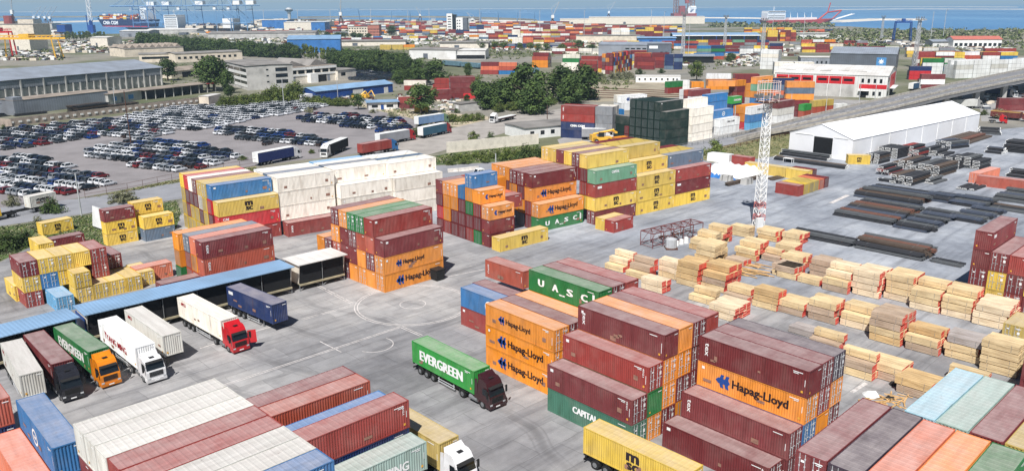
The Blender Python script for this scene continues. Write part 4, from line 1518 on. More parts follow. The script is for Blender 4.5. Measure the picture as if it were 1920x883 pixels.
bundles('pipe wall before the salmon box', F_(1440, 440), F_(1660, 425), 4, [3, 4, 4, 3], 'kgk', w=2.0, h=0.8, **KW)
bundles('white-tipped pipes at the right edge', F_(1710, 285), F_(1950, 290), 4, [3, 4, 4, 4], 'k', w=1.9, h=0.8, **KW)
bundles('short pipes before the white-tipped ones', F_(1545, 290), F_(1700, 300), 3, [1, 2, 2], 'kn', w=1.7, h=0.7, **KW)
bundles('dark coils behind the salmon box', F_(1760, 520), F_(1960, 530), 3, [1, 2, 2], 'k', w=1.8, h=0.8, **KW)
bundles('short pipes before the salmon box', F_(1475, 655), F_(1530, 610), 3, 1, 'k', w=1.3, h=0.4, **KW)
# ------------------------------------------------------------------ sheds, warehouses and other buildings
class Bld:
    """A building set out from the pixels of its front base line: x runs along the front, y away from the camera."""

    def __init__(s, name, label, cat, p0, p1, group=None, L=None, z0=0.0, yaw=None):
        a, b = g(*p0), g(*p1)
        s.yaw = math.atan2((b - a).y, (b - a).x) if yaw is None else R(yaw)
        s.L = (b - a).length if L is None else L
        s.o = empty(name, (a.x, a.y, z0), s.yaw)
        tag(s.o, label, cat, group)

    def part(s, name, mats, mb, parent=None, **k):
        return mb.obj(name, mats, parent or s.o, **k)

    def box(s, name, m, *a, parent=None):
        mb = MB()
        mb.box(*a)
        return s.part(name, m, mb, parent)

    def walls(s, x0, x1, y0, y1, h, m, ridge=0.0, axis='x', name='wall'):
        mb = MB()
        ym, xm = (y0 + y1) / 2, (x0 + x1) / 2
        if axis == 'x':
            pr = [(y0, 0), (y1, 0), (y1, h), (ym, h + ridge), (y0, h)]
            n = 5
            vs = [(x0, y, z) for y, z in pr] + [(x1, y, z) for y, z in pr]
        else:
            pr = [(x0, 0), (x1, 0), (x1, h), (xm, h + ridge), (x0, h)]
            n = 5
            vs = [(x, y1, z) for x, z in pr] + [(x, y0, z) for x, z in pr]
        fs = [tuple(range(n - 1, -1, -1)), tuple(range(n, 2 * n))] + [(i, (i + 1) % n, n + (i + 1) % n, n + i) for i in (0, 1, 4)]
        mb.add(vs, fs)
        return s.part(name, m, mb)

    def roof(s, x0, x1, y0, y1, h, m, ridge=0.0, axis='x', over=0.4, t=0.18, name='roof'):
        mb = MB()
        x0, x1, y0, y1 = x0 - over, x1 + over, y0 - over, y1 + over
        ym, xm = (y0 + y1) / 2, (x0 + x1) / 2
        for a, b in ((0, 1), (1, 2)):
            if axis == 'x':
                ys, zs = [y0, ym, y1], [h, h + ridge, h]
                q = [(x0, ys[a], zs[a]), (x1, ys[a], zs[a]), (x1, ys[b], zs[b]), (x0, ys[b], zs[b])]
            else:
                xs, zs = [x0, xm, x1], [h, h + ridge, h]
                q = [(xs[a], y0, zs[a]), (xs[b], y0, zs[b]), (xs[b], y1, zs[b]), (xs[a], y1, zs[a])]
            mb.hexa([(x, y, z + 0.02) for x, y, z in q], [(x, y, z + t) for x, y, z in q])
        return s.part(name, m, mb)

    def front(s, name, m, rects, y=-0.04, frame=None, th=0.08):
        for x0, x1, z0, z1 in rects:
            mb = MB()
            mb.box(x0, x1, y, y + th, z0, z1)
            f = s.part(name, m, mb)
            if frame:
                fb = MB()
                for xx in (x0 - 0.1, x1):
                    fb.box(xx, xx + 0.1, y - 0.05, y + th, z0 - 0.1, z1 + 0.1)
                fb.box(x0, x1, y - 0.05, y + th, z1, z1 + 0.1)
                fb.box(x0, x1, y - 0.09, y + th, z0 - 0.1, z0)
                s.part('frame', frame, fb, f)

    def side(s, name, m, rects, x, th=0.08):
        for y0, y1, z0, z1 in rects:
            mb = MB()
            mb.box(x - th / 2, x + th / 2, y0, y1, z0, z1)
            s.part(name, m, mb)


corr_mat('blue_roof', (138, 172, 206), 0.5, depth=0.05)
corr_mat('grey_cladding', (150, 156, 166), 1.2)
corr_mat('grey_roof', (150, 158, 170), 1.4)
corr_mat('white_cladding', (228, 228, 226), 1.2)
corr_mat('white_roof', (226, 224, 220), 1.6, depth=0.06)
corr_mat('dark_cladding', (100, 106, 116), 1.2)
corr_mat('blue_cladding', (56, 120, 190), 1.2)
corr_mat('deep_blue_cladding', (26, 72, 148), 1.0)
mat('tan_roof', (150, 138, 126), 0.9, 0.25, 0.15)
mat('bitumen', (134, 130, 126), 0.9, 0.25, 0.12)
mat('beige_plaster', (216, 204, 186), 0.85, 0.15, 0.25)
mat('grey_plaster', (182, 180, 176), 0.85, 0.2, 0.2)
mat('brick', (172, 112, 96), 0.9, 0.15, 0.5)
mat('clay_tile', (186, 106, 92), 0.85, 0.15, 0.6)
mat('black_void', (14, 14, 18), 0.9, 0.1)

# --- open-fronted loading sheds in the yard (they open towards the camera's right)


def dock_shed(label, p0, p1, L, depth, roofm, sidem, eave=4.6, trestle=True):
    """p0, p1 = pixels of the front eave's two ends at height eave; the open side faces the lorries."""
    a, b = g(*p0, eave), g(*p1, eave)
    yaw = math.atan2((b - a).y, (b - a).x)
    o = empty('loading_shed', (a.x, a.y, 0), yaw)
    tag(o, label, 'shed', 'loading sheds')
    L = (b - a).length if L is None else L
    n = max(2, round(L / 5.2))
    mb = MB()
    mb.hexa([(-0.4, -0.5, eave - 0.1), (L + 0.4, -0.5, eave - 0.1), (L + 0.4, depth + 0.3, eave - 0.1), (-0.4, depth + 0.3, eave - 0.1)],
            [(-0.4, -0.5, eave + 0.02), (L + 0.4, -0.5, eave + 0.02), (L + 0.4, depth + 0.3, eave + 0.02), (-0.4, depth + 0.3, eave + 0.02)])
    mb.obj('roof', roofm, o)
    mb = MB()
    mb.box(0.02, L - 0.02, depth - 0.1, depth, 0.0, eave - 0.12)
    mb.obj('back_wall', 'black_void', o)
    for x in (0, L):
        mb = MB()
        mb.hexa([(x - 0.06, 0.6, 1.15), (x + 0.06, 0.6, 1.15), (x + 0.06, depth - 0.1, 1.15), (x - 0.06, depth - 0.1, 1.15)],
                [(x - 0.06, -0.1, eave - 0.12), (x + 0.06, -0.1, eave - 0.12), (x + 0.06, depth - 0.1, eave - 0.12), (x - 0.06, depth - 0.1, eave - 0.12)])
        mb.obj('end_wall', sidem, o)
    mb = MB()
    mb.box(0, L, 0.2, depth - 0.1, 1.0, 1.14)
    mb.box(0, L, 0.08, 0.2, 0.88, 1.16)
    mb.obj('dock_floor', mat('dock_boards', (168, 158, 130), 0.9, 0.2, 0.8), o)
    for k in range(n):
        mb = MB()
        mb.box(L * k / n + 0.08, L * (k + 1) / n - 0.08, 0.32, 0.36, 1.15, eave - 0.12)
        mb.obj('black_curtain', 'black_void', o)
    for k in range(n + 1):
        x = L * k / n
        mb = MB()
        mb.bar((x, 0.3, 0), (x, 0.3, 1.0), 0.09)
        mb.bar((x, depth - 0.4, 0), (x, depth - 0.4, 1.0), 0.09)
        if k < n:
            mb.bar((x, 0.3, 0.05), (x + 1.4, 0.3, 0.95), 0.05)
        if k > 0:
            mb.bar((x, 0.3, 0.05), (x - 1.4, 0.3, 0.95), 0.05)
        mb.obj('trestle', 'grey_steel', o)
        if 0 < k < n:
            mb = MB()
            mb.bar((x, 0.15, 1.1), (x, 0.05, eave - 0.1), 0.06)
            mb.obj('post', 'grey_steel', o)
    return o


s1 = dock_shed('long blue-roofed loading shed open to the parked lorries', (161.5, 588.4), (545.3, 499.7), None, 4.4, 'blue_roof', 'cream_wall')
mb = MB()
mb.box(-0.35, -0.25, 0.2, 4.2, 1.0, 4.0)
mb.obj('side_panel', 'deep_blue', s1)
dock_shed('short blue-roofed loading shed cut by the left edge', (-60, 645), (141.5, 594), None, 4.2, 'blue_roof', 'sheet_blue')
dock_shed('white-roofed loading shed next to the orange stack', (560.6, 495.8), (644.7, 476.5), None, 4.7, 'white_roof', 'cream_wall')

# --- white fabric tent hall
tn = Bld('storage_tent', 'long white fabric storage tent with an open dark doorway', 'tent', (1481, 283), (1596, 303))
tb_ = g(1833, 246)
ta_ = g(1596, 303)
tl = (tb_ - ta_).length
tn.o.rotation_euler[2] = math.atan2((tb_ - ta_).y, (tb_ - ta_).x) - math.pi / 2
tn_a = g(1596, 303)
w_t = 20.5
ux = dirv(math.degrees(tn.o.rotation_euler[2]))
tn.o.location = (tn_a.x - ux.x * w_t, tn_a.y - ux.y * w_t, 0)
MATS['tent_cloth'] = mat('tent_cloth', (238, 238, 240), 0.6, 0.04, 0.2)
tn.walls(0, w_t, 0, tl, 6.2, 'tent_cloth', 3.6, 'y')
tn.roof(0, w_t, 0, tl, 6.2, 'tent_cloth', 3.6, 'y', over=0.15, t=0.1)
tn.front('doorway', 'black_void', [(8.2, 14.2, 0.02, 6.0)], y=-0.06)
for k in range(1, 8):
    mb = MB()
    mb.box(w_t, w_t + 0.12, tl * k / 8 - 0.12, tl * k / 8 + 0.12, 0, 6.2)
    tn.part('rib', 'white_paint', mb)
mb = MB()
mb.box(2.0, 7.8, -0.12, -0.02, 6.2, 6.4)
mb.box(14.6, 19.0, -0.12, -0.02, 6.2, 6.4)
tn.part('fabric_seam', 'white_paint', mb)

# --- left warehouse with bays, its annex, canopy and wall
wh = Bld('warehouse', 'long grey bayed warehouse with a wide sheet roof at the left', 'warehouse', (43, 188), (306, 160), yaw=63.5)
pr = g(306, 160)
LW = 190.0
wh.o.location = (pr.x - math.cos(wh.yaw) * LW, pr.y - math.sin(wh.yaw) * LW, 0)
wh.walls(0, LW, 0, 46, 10.2, 'grey_cladding', 4.0)
wh.roof(0, LW, 0, 46, 10.2, 'grey_roof', 4.0, over=0.9)
for k in range(46):
    x = LW - 1.0 - k * 4.1
    if x < 20:
        break
    if k % 3 == 0:
        wh.box('pilaster', 'grey_plaster', x - 0.35, x + 0.35, -0.85, 0.0, 0, 10.0)
    else:
        wh.box('pilaster', 'grey_plaster', x - 0.3, x + 0.3, -0.85, 0.0, 0, 6.2)
    wh.box('bay_panel', 'grey_plaster', x - 3.5, x - 0.6, -0.06, 0.0, 0.3, 5.6)
    wh.box('bay_soffit', 'dark_cladding', x - 3.75, x - 0.37, -0.5, 0.0, 5.85, 6.3)
wh.box('cladding_band', 'grey_cladding', 0, LW, -0.45, 0.0, 6.4, 9.2)
an = Bld('annex', 'low grey metal annex in front of the bayed warehouse', 'warehouse', (29, 217), (205, 195))
an.walls(0, an.L, 0, 13, 6.1, 'grey_cladding')
an.roof(0, an.L, 0, 13, 6.1, 'tan_roof', 0.3, over=0.1)
an.box('end_block', 'grey_cladding', -0.02, 4.2, -0.05, 5.0, 0, 7.6)
dk = Bld('open_shed', 'dark open-sided shed at the far left edge', 'shed', (-60, 228), (30, 218))
dk.box('wall', 'black_void', -10, dk.L - 6, 3, 14, 0, 5.4)
dk.roof(-10, dk.L - 5, 1, 15, 5.5, 'dark_cladding', 1.5)
lo = Bld('low_office', 'low grey office block with pale windows beside the annex', 'building', (206, 196), (268, 187))
lo.walls(0, lo.L, 0.5, 12, 4.6, 'grey_plaster')
lo.roof(0, lo.L, 0.5, 12, 4.6, 'tan_roof', 0.2, over=0.5)
lo.front('window', 'sheet_blue', [(3, 5.2, 1.2, 3.2), (12.5, 16.0, 1.0, 3.2)], y=0.44, frame='white_paint')
lo.front('door', 'dark_cladding', [(8, 9.4, 0.05, 2.6)], y=0.44)
cn = Bld('canopy', 'long flat brown canopy on posts in front of the warehouse', 'canopy', (272, 188), (405, 172))
cn.box('roof', 'tan_roof', 0, cn.L, -1, 11, 4.6, 4.9)
for k in range(9):
    x = 0.6 + (cn.L - 1.2) * k / 8
    cn.box('post', 'grey_plaster', x - 0.2, x + 0.2, -0.6, -0.2, 0, 4.6)
cn.box('back_wall', 'dark_cladding', 0.5, cn.L - 0.5, 9, 9.3, 0, 4.5)
cn.box('edge_board', 'signal_red', cn.L - 7, cn.L, -1.04, -1.0, 4.55, 5.0)
# concrete panel wall with white blocks
wl = Bld('boundary_wall', 'concrete panel boundary wall with a row of white blocks on it', 'wall', (16, 238), (405, 191))
nW = int(wl.L / 3.1)
mb = MB()
for k in range(nW):
    x = wl.L * k / nW
    mb.box(x + 0.04, x + wl.L / nW - 0.04, 0, 0.18, 0, 3.0 + 0.06 * (k % 2))
wl.part('panel_run', mat('wall_concrete', (164, 150, 138), 0.95, 0.22, 0.4), mb)
for k in range(nW):
    x = wl.L * (k + 0.5) / nW
    wl.box('white_block', 'white_paint', x - 0.62, x + 0.62, -0.2, -0.002, 1.15, 1.85)
wl.box('corner_return', MATS['wall_concrete'], -0.2, -0.02, -3, 12, 0, 3.0)

# long dark profile heaps in front of the annex
bundles('profiles stacked before the annex', (146, 214), (206, 206), 2, [4, 4], 'bk', w=3.0, h=0.8)
bundles('second heap of profiles before the office', (210, 207), (262, 200), 2, [3, 3], 'bk', w=2.4, h=0.7)
bundles('low profiles along the canopy', (270, 199), (330, 192), 1, [2], 'k', w=2.2, h=0.5)
bundles('low profiles at the annex corner', (30, 219), (90, 213), 1, [2], 'k', w=2.0, h=0.5)

# --- four-storey office with the long white hall
oa, ob_ = g(414.7, 114, 13.4), g(460.6, 124, 13.4)
of = Bld('office_block', 'white four-storey office block with dark window strips', 'building', (415, 157), (461, 168), L=(ob_ - oa).length)
of.o.location = (oa.x, oa.y, 0)
of.yaw = math.atan2((ob_ - oa).y, (ob_ - oa).x)
of.o.rotation_euler[2] = of.yaw
LO, DO = of.L, (g(490, 118, 13.4) - ob_).length
of.walls(0, LO, 0, DO, 13.2, 'grey_plaster')
of.roof(0, LO, 0, DO, 13.2, 'bitumen', 0.3, over=0.4)
for z in (2.8, 6.1, 9.4):
    of.box('white_band', 'white_paint', 0, LO + 0.05, -0.12, 0.0, z - 1.2, z + 0.3)
    of.front('window', 'glass', [(1.0 + k * LO / 4, LO / 4 * (k + 1) - 0.3, z + 0.5, z + 2.1) for k in range(4)], y=-0.06)
    of.side('window', 'glass', [(DO * 0.62, DO * 0.88, z + 0.3, z + 2.3), (DO * 0.42, DO * 0.47, z + 1.0, z + 1.8)], LO + 0.02)
hl_ = Bld('industrial_hall', 'long low white hall with a ribbon window and sawtooth roof', 'factory', (494, 163.5), (632, 150.5))
hL = hl_.L
hl_.walls(0, hL, 0, 42, 9.4, 'cream_wall')
hl_.roof(0, hL, 0, 42, 9.4, 'tan_roof', 0.3, over=0.2)
hl_.box('fascia', 'white_paint', 0, hL, -0.3, -0.02, 7.9, 9.3)
hl_.box('sill_band', 'white_paint', 0, hL, -0.3, -0.02, 4.3, 5.4)
hl_.front('window', 'glass', [(1 + k * hL / 9, (k + 1) * hL / 9 - 0.4, 5.6, 7.7) for k in range(9)])
hl_.front('gate', 'grey_cladding', [(2, hL * 0.2, 0.05, 4.0), (hL * 0.36, hL * 0.42, 0.05, 4.2), (hL * 0.86, hL * 0.9, 0.05, 4.2)], y=-0.06)
hl_.front('gateway', 'black_void', [(hL * 0.24, hL * 0.36, 0.05, 4.2), (hL * 0.72, hL * 0.85, 0.05, 4.2)], y=-0.06)
hl_.box('porch', 'white_paint', hL * 0.58, hL * 0.68, -3.5, -0.02, 0, 5.6)
for k in range(3):
    x0 = 2 + k * hL / 3.1
    mb = MB()
    mb.extrude_y([(x0, 9.7), (x0 + hL / 3.6, 9.7), (x0 + hL / 12, 13.2)], 4, 40)
    hl_.part('sawtooth', 'bitumen', mb)
ext = Bld('hall_extension', 'small white extension at the right end of the long hall', 'building', (634, 151), (660, 148))
ext.walls(0, ext.L + 4, 0, 18, 6, 'cream_wall')
ext.roof(0, ext.L + 4, 0, 18, 6, 'bitumen', 0.2)
ext.front('window', 'glass', [(3, 7, 2.5, 4.5)])
# grey sawtooth factory roofs behind the warehouse
for nm, lb, p0, p1, dep, hh in (('factory', 'grey sawtooth factory roof behind the bayed warehouse', (235, 108), (345, 103), 40, 7.5),
                               ('factory', 'long flat grey factory running to the office block', (330, 118), (455, 112), 24, 7.0),
                               ('factory', 'beige low factory with small windows left of the office', (262, 118), (330, 116), 20, 6.5)):
    fb = Bld(nm, lb, 'factory', p0, p1)
    fb.walls(0, fb.L, 0, dep, hh, 'beige_plaster')
    fb.roof(0, fb.L, 0, dep, hh, 'bitumen', 1.0)
    if 'sawtooth' in lb:
        for k in range(9):
            mb = MB()
            x0 = fb.L * k / 9
            mb.extrude_y([(x0, hh + 0.3), (x0 + fb.L / 9.6, hh + 0.3), (x0 + fb.L / 20, hh + 3.4)], 4, 36)
            fb.part('sawtooth', 'tan_roof', mb)
    else:
        fb.front('window', 'glass', [(2 + k * fb.L / 12, 2 + k * fb.L / 12 + 2.4, 2.6, 4.6) for k in range(11)])
hv = Bld('hut', 'small brown-roofed hut between the warehouse and the trees', 'hut', (322, 148), (372, 143))
hv.walls(0, hv.L, 0, 12, 4.5, 'beige_plaster', 2.2)
hv.roof(0, hv.L, 0, 12, 4.5, 'tan_roof', 2.2)
hv.front('doorway', 'black_void', [(hv.L * 0.4, hv.L * 0.8, 0.05, 3.6)])
bx = Bld('beige_shed', 'small beige box shed at the end of the boundary wall', 'shed', (392, 196), (415, 191))
bx.walls(0, bx.L, 0, 5, 3.6, 'beige_plaster')
bx.roof(0, bx.L, 0, 5, 3.6, 'white_roof', 0.2, over=0.2)

# --- blue-roofed shed and small blue canopy
bs = Bld('blue_shed', 'long blue shed with a bright blue gabled roof', 'shed', (592, 190), (742, 168), yaw=52)
bs.L = 52
bs.walls(0, bs.L, 0, 13, 4.4, 'deep_blue_cladding', 1.7)
bs.roof(0, bs.L, 0, 13, 4.4, 'blue_roof', 1.7)
bs.front('gate', 'white_cladding', [(24, 31, 0.05, 3.6), (45.5, 48.5, 0.05, 3.0)])
bs.box('porch', 'white_paint', -7, -0.02, 2, 11, 0, 3.4)
b2 = Bld('blue_canopy', 'small office with a flat blue roof beside the scrap yard', 'building', (691, 207), (742, 204), yaw=14)
b2.walls(0, 13.0, 0, 8.5, 3.2, 'white_cladding')
b2.roof(0, 13.0, 0, 8.5, 3.3, 'blue_roof', 0.3, over=0.9)
b2.front('door', 'deep_blue', [(5.5, 6.8, 0.05, 2.3)])
b2.front('window', 'glass', [(1.5, 4.2, 1.0, 2.2), (8, 11, 1.0, 2.2)])
kx = Bld('hut', 'small grey hut with a green side by the junction', 'hut', (852, 208), (862, 210))
kx.walls(0, 5.5, 0, 11, 3.4, 'grey_plaster')
kx.roof(0, 5.5, 0, 11, 3.4, 'bitumen', 0.2, over=0.3)
kx.front('door', 'white_paint', [(1.4, 3.6, 0.05, 2.6)])

# --- red and white hall
rb = Bld('red_white_hall', 'white industrial hall with a broad red band above grey panels', 'factory', (1450, 176.1), (1661, 185.4))
rk = rb.L / 46.5
rb.walls(0, rb.L, 0, 44, 10.6, 'white_cladding', 3.2, 'x')
rb.roof(0, rb.L, 0, 44, 10.6, 'white_roof', 3.2, 'x', over=0.3)
for k in range(3):
    for j in range(2):
        x0 = (0.8 + j * 17.0 + k * 5.3) * rk
        rb.front('red_panel', 'signal_red', [(x0, x0 + 5.1 * rk, 6.2, 9.9)], y=-0.08)
        rb.front('window', 'glass', [(x0 + 0.8, x0 + 4.3 * rk, 7.6, 8.8)], y=-0.12)
rb.front('panel', 'grey_plaster', [((0.8 + k * 5.5) * rk, (6.0 + k * 5.5) * rk, 0.2, 5.9) for k in range(6)])
rb.front('red_panel', 'signal_red', [(35.5 * rk, rb.L - 0.2, 4.4, 6.4)], y=-0.08)
rb.front('window', 'glass', [((36.2 + k * 2.4) * rk, (37.2 + k * 2.4) * rk, z, z + 1.9) for k in range(4) for z in (1.2, 7.2)], y=-0.1)
rb.front('door', 'black_void', [(35.9 * rk, 38.6 * rk, 0.05, 3.0)], y=-0.13)
rb.box('door_canopy', 'white_paint', 35.4 * rk, 39.4 * rk, -1.6, -0.1, 3.3, 3.6)
for y0 in (13, 22, 31):
    rb.side('red_panel', 'signal_red', [(y0, y0 + 8.6, 3.6, 10.2)], rb.L + 0.05)
rb.side('window', 'glass', [(2 + k * 4.2, 3.6 + k * 4.2, z, z + 2.0) for k in range(2) for z in (1.2, 4.4, 7.6)] + [(24 + k * 4, 25.8 + k * 4, 6.6, 8.6) for k in range(2)], rb.L + 0.1)
rb.side('gateway', 'black_void', [(15, 30, 0.05, 3.3)], rb.L + 0.1)
mb = MB()
mb.box(rb.L, rb.L + 2.6, 13.5, 31.5, 3.7, 3.95)
rb.part('gate_canopy', 'white_paint', mb)
for k in range(5):
    mb = MB()
    mb.box(4 + k * 8.4, 9 + k * 8.4, 6 + (k % 2) * 1.5, 8 + (k % 2) * 1.5, 11.75 + (k % 2) * 0.2, 12.05 + (k % 2) * 0.2)
    rb.part('roof_vent', 'grey_plaster', mb)

# --- grey hall with the star sign and neighbours
gs = Bld('grey_hall', 'dark grey gabled hall with a square blue star sign', 'warehouse', (1554.6, 130.7), (1678, 134))
KG = gs.L / 47.5
gs.walls(0, gs.L, 0, 38, 11, 'dark_cladding', 3.6)
gs.roof(0, gs.L, 0, 38, 11, 'grey_roof', 3.6)
sg = MB()
sg.box(34.5 * KG - 0.7, 34.5 * KG + 5.4, -0.28, -0.05, 3.4, 8.8)
sgo = gs.part('star_sign', 'sheet_blue', sg)
st = MB()
pts = []
for k in range(14):
    a = math.pi / 2 + math.pi * k / 7
    r_ = 2.1 if k % 2 == 0 else 0.95
    pts.append((34.5 * KG + 2.35 + math.cos(a) * r_, -0.29, 6.1 + math.sin(a) * r_))
st.poly(pts)
gs.part('star', 'letter_white', st, sgo)
gs.front('doorway', 'black_void', [(14, 17, 0.05, 3.6)])
lk = Bld('link_block', 'grey link building with a row of small square windows', 'building', (1500, 130), (1556, 134), yaw=-12)
lk.L = 22
lk.walls(0, lk.L, 0, 16, 8.0, 'grey_cladding')
lk.roof(0, lk.L, 0, 16, 8.0, 'white_roof', 0.3)
lk.front('window', 'glass', [(1.5 + k * 3.0, 2.6 + k * 3.0, 3.8, 5.6) for k in range(6)])
g2 = Bld('grey_white_hall', 'light grey hall with a dark gable end near the blue sheds', 'warehouse', (1122, 106), (1232, 109), yaw=-16)
g2.L = 56
g2.walls(0, g2.L, 0, 34, 10, 'grey_cladding', 2.0)
g2.roof(0, g2.L, 0, 34, 10, 'grey_roof', 2.0)
g2.front('window', 'glass', [(24 + k * 5, 27.5 + k * 5, 6.2, 7.4) for k in range(5)])
g3 = Bld('dark_hall', 'dark grey tall block with a pale sign beside the light grey hall', 'warehouse', (1214, 114), (1245, 116), yaw=-8)
g3.walls(0, 19, 0, 24, 13.5, 'dark_cladding')
g3.roof(0, 19, 0, 24, 13.5, 'grey_roof', 0.3)
g3.front('sign', 'white_paint', [(1.0, 8.0, 9.6, 11.8)])
g3.front('window', 'glass', [(10 + k * 4, 12 + k * 4, 4, 7) for k in range(2)])
wlb = Bld('white_bungalow', 'long low white building with small windows by the railway', 'building', (1192, 155), (1270, 158), yaw=-6)
wlb.L = 26
wlb.walls(0, wlb.L, 0, 8, 3.6, 'white_paint')
wlb.roof(0, wlb.L, 0, 8, 3.6, 'white_roof', 0.2, over=0.2)
wlb.front('window', 'glass', [(1.6 + k * 3.3, 2.6 + k * 3.3, 1.3, 2.5) for k in range(7)], frame='white_paint')
wlb.front('door', 'dark_cladding', [(23.5, 24.6, 0.05, 2.3)])

# --- big blue port shed, blue lorries row, other far halls (name, label, front pixels, yaw, length, depth, height, ridge, wall, roof)
FAR = [
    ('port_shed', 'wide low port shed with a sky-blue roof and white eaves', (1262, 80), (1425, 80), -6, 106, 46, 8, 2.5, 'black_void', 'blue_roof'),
    ('port_shed', 'flat blue roof left of the wide port shed', (1196, 81), (1262, 80), -6, 44, 30, 5.5, 1.2, 'blue_cladding', 'blue_roof'),
    ('warehouse', 'white warehouse with a dark strip beside the green wagons', (850, 112), (906, 113), -4, 36, 30, 7.5, 1.0, 'white_cladding', 'white_roof'),
    ('warehouse', 'white warehouse with vertical ribs right of the grove', (768, 111), (850, 113), -18, 44, 32, 8, 1.0, 'white_cladding', 'bitumen'),
    ('warehouse', 'long pale flat-roofed warehouse behind the white ones', (825, 93), (902, 90), -3, 58, 40, 7, 0.8, 'cream_wall', 'bitumen'),
    ('warehouse', 'light blue gabled warehouse behind the grove', (540, 100), (625, 96), 10, 60, 55, 13, 3.0, 'blue_cladding', 'blue_roof'),
    ('warehouse', 'pale low warehouse right of the blue one', (618, 87), (735, 82), 4, 86, 40, 5.5, 0.8, 'cream_wall', 'bitumen'),
    ('warehouse', 'bright blue far warehouse near the control tower', (492, 55), (535, 55), 0, 62, 60, 18, 1.0, 'blue_cladding', 'white_roof'),
    ('warehouse', 'white far warehouse with a blue end', (533, 57), (610, 57), 0, 108, 60, 15, 1.0, 'cream_wall', 'white_roof'),
    ('warehouse', 'blue end hall of the far white warehouse', (584, 58), (608, 58), -1, 33, 40, 15.4, 0.5, 'blue_cladding', 'blue_roof'),
    ('office', 'beige three-storey far office with rows of windows', (654, 68), (692, 68), -4, 36, 14, 14, 0.4, 'beige_plaster', 'bitumen'),
    ('office', 'tall brick-red block attached to the beige office', (690, 70), (711, 70), -4, 19, 16, 17.5, 0.3, 'brick', 'bitumen'),
    ('quay_shed', 'long white quay shed along the far basin', (1050, 46), (1115, 46), -3, 150, 60, 12, 1, 'cream_wall', 'white_roof'),
    ('quay_shed', 'very long white transit shed at the far quay', (1104, 46), (1275, 49), -6, 235, 60, 16, 1, 'cream_wall', 'white_roof'),
    ('terminal', 'long building with clay-red roof by the far shore', (1786, 91), (1884, 92), -6, 58, 18, 8.5, 3.0, 'white_paint', 'clay_tile'),
    ('warehouse', 'white small warehouse beyond the left lots', (171, 89), (212, 88), -14, 46, 25, 11, 1, 'cream_wall', 'white_roof'),
    ('warehouse', 'grey-white low sheds near the blue warehouse', (225, 70), (262, 68), 0, 60, 40, 9, 1.5, 'grey_cladding', 'white_roof'),
    ('quay_shed', 'long pale quay shed behind the tree row', (275, 66), (345, 63), 4, 130, 45, 8, 2, 'grey_plaster', 'white_roof'),
    ('quay_shed', 'long grey-roofed quay shed left of the control tower', (390, 75), (520, 68), 8, 165, 60, 8, 2.5, 'grey_plaster', 'bitumen'),
    ('warehouse', 'pale warehouse framed by the yellow gantry crane', (22, 96), (66, 95), -6, 44, 30, 14, 0.5, 'cream_wall', 'white_roof'),
    ('silo_house', 'large cream port building at the left edge', (-20, 73), (84, 71), -6, 110, 40, 21, 0.5, 'beige_plaster', 'bitumen'),
    ('warehouse', 'pale shed with rows of openings behind the scrub', (1080, 80), (1160, 84), -8, 72, 20, 8, 0.6, 'beige_plaster', 'bitumen'),
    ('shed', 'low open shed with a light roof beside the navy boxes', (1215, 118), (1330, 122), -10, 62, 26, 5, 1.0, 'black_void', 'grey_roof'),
    ('shed', 'white low shed among the far lorries', (1495, 72), (1555, 72), -5, 60, 20, 6, 0.5, 'white_cladding', 'white_roof'),
    ('shed', 'small grey-roofed shed right of the far shore mast', (1748, 90), (1778, 91), 0, 20, 16, 6, 2, 'white_cladding', 'grey_roof'),
]
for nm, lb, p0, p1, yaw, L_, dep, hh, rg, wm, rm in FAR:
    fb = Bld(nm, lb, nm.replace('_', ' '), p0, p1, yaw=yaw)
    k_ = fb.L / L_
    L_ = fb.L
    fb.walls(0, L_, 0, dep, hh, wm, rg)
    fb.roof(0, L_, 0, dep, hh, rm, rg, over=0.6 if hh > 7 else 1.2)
    if nm == 'office':
        nw = 8 if 'beige' in lb else 4
        fb.front('window', 'glass', [(1 + k * L_ / nw, 1 + k * L_ / nw + L_ / nw * 0.55, z, z + 1.7) for k in range(nw) for z in [2 + 4.2 * j for j in range(3)]])
    elif nm == 'terminal':
        fb.front('window', 'glass', [(1.5 + k * L_ / 10, 4.5 + k * L_ / 10, 2, 5) for k in range(10)])
    elif 'dark strip' in lb:
        fb.front('strip_window', 'black_void', [(0.5, L_ - 0.5, 0.4, 3.6)])
    elif 'port shed with' in lb:
        fb.box('eaves_beam', 'white_paint', -1, L_ + 1, -1.35, -1.21, hh - 0.5, hh + 0.6)
        for k in range(7):
            fb.box('column', 'deep_blue', 2 + k * (L_ - 4) / 6 - 0.4, 2 + k * (L_ - 4) / 6 + 0.4, -1.2, -0.4, 0, hh)
    elif wm in ('white_cladding', 'cream_wall', 'blue_cladding', 'grey_cladding'):
        fb.front('gate', 'dark_cladding' if wm != 'blue_cladding' else 'deep_blue', [(L_ * 0.3, L_ * 0.3 + min(6, L_ * 0.1), 0.05, min(5, hh * 0.6))])

# --- white and dark tower block
tw = Bld('tower_block', 'tall white stepped tower block with dark glass stripes', 'office tower', (838, 60), (876, 60), yaw=-6)
tw.box('wall', 'white_paint', 0, 10, 0, 14, 0, 31)
tw.box('glass_front', 'glass', 10, 17, 0.6, 13, 0, 29.5)
tw.box('step', 'white_paint', 17, 29, -1, 14, 0, 24)
tw.box('dark_wing', 'dark_cladding', 29, 37, 1, 14, 0, 23.5)
for k in range(6):
    tw.front('window', 'glass', [(2, 8, 3 + k * 4.4, 4.6 + k * 4.4)], y=-0.06)
for k in range(4):
    tw.front('window', 'glass', [(18.5 + j * 4, 20.5 + j * 4, 3 + k * 5, 5 + k * 5) for j in range(2)], y=-1.06)
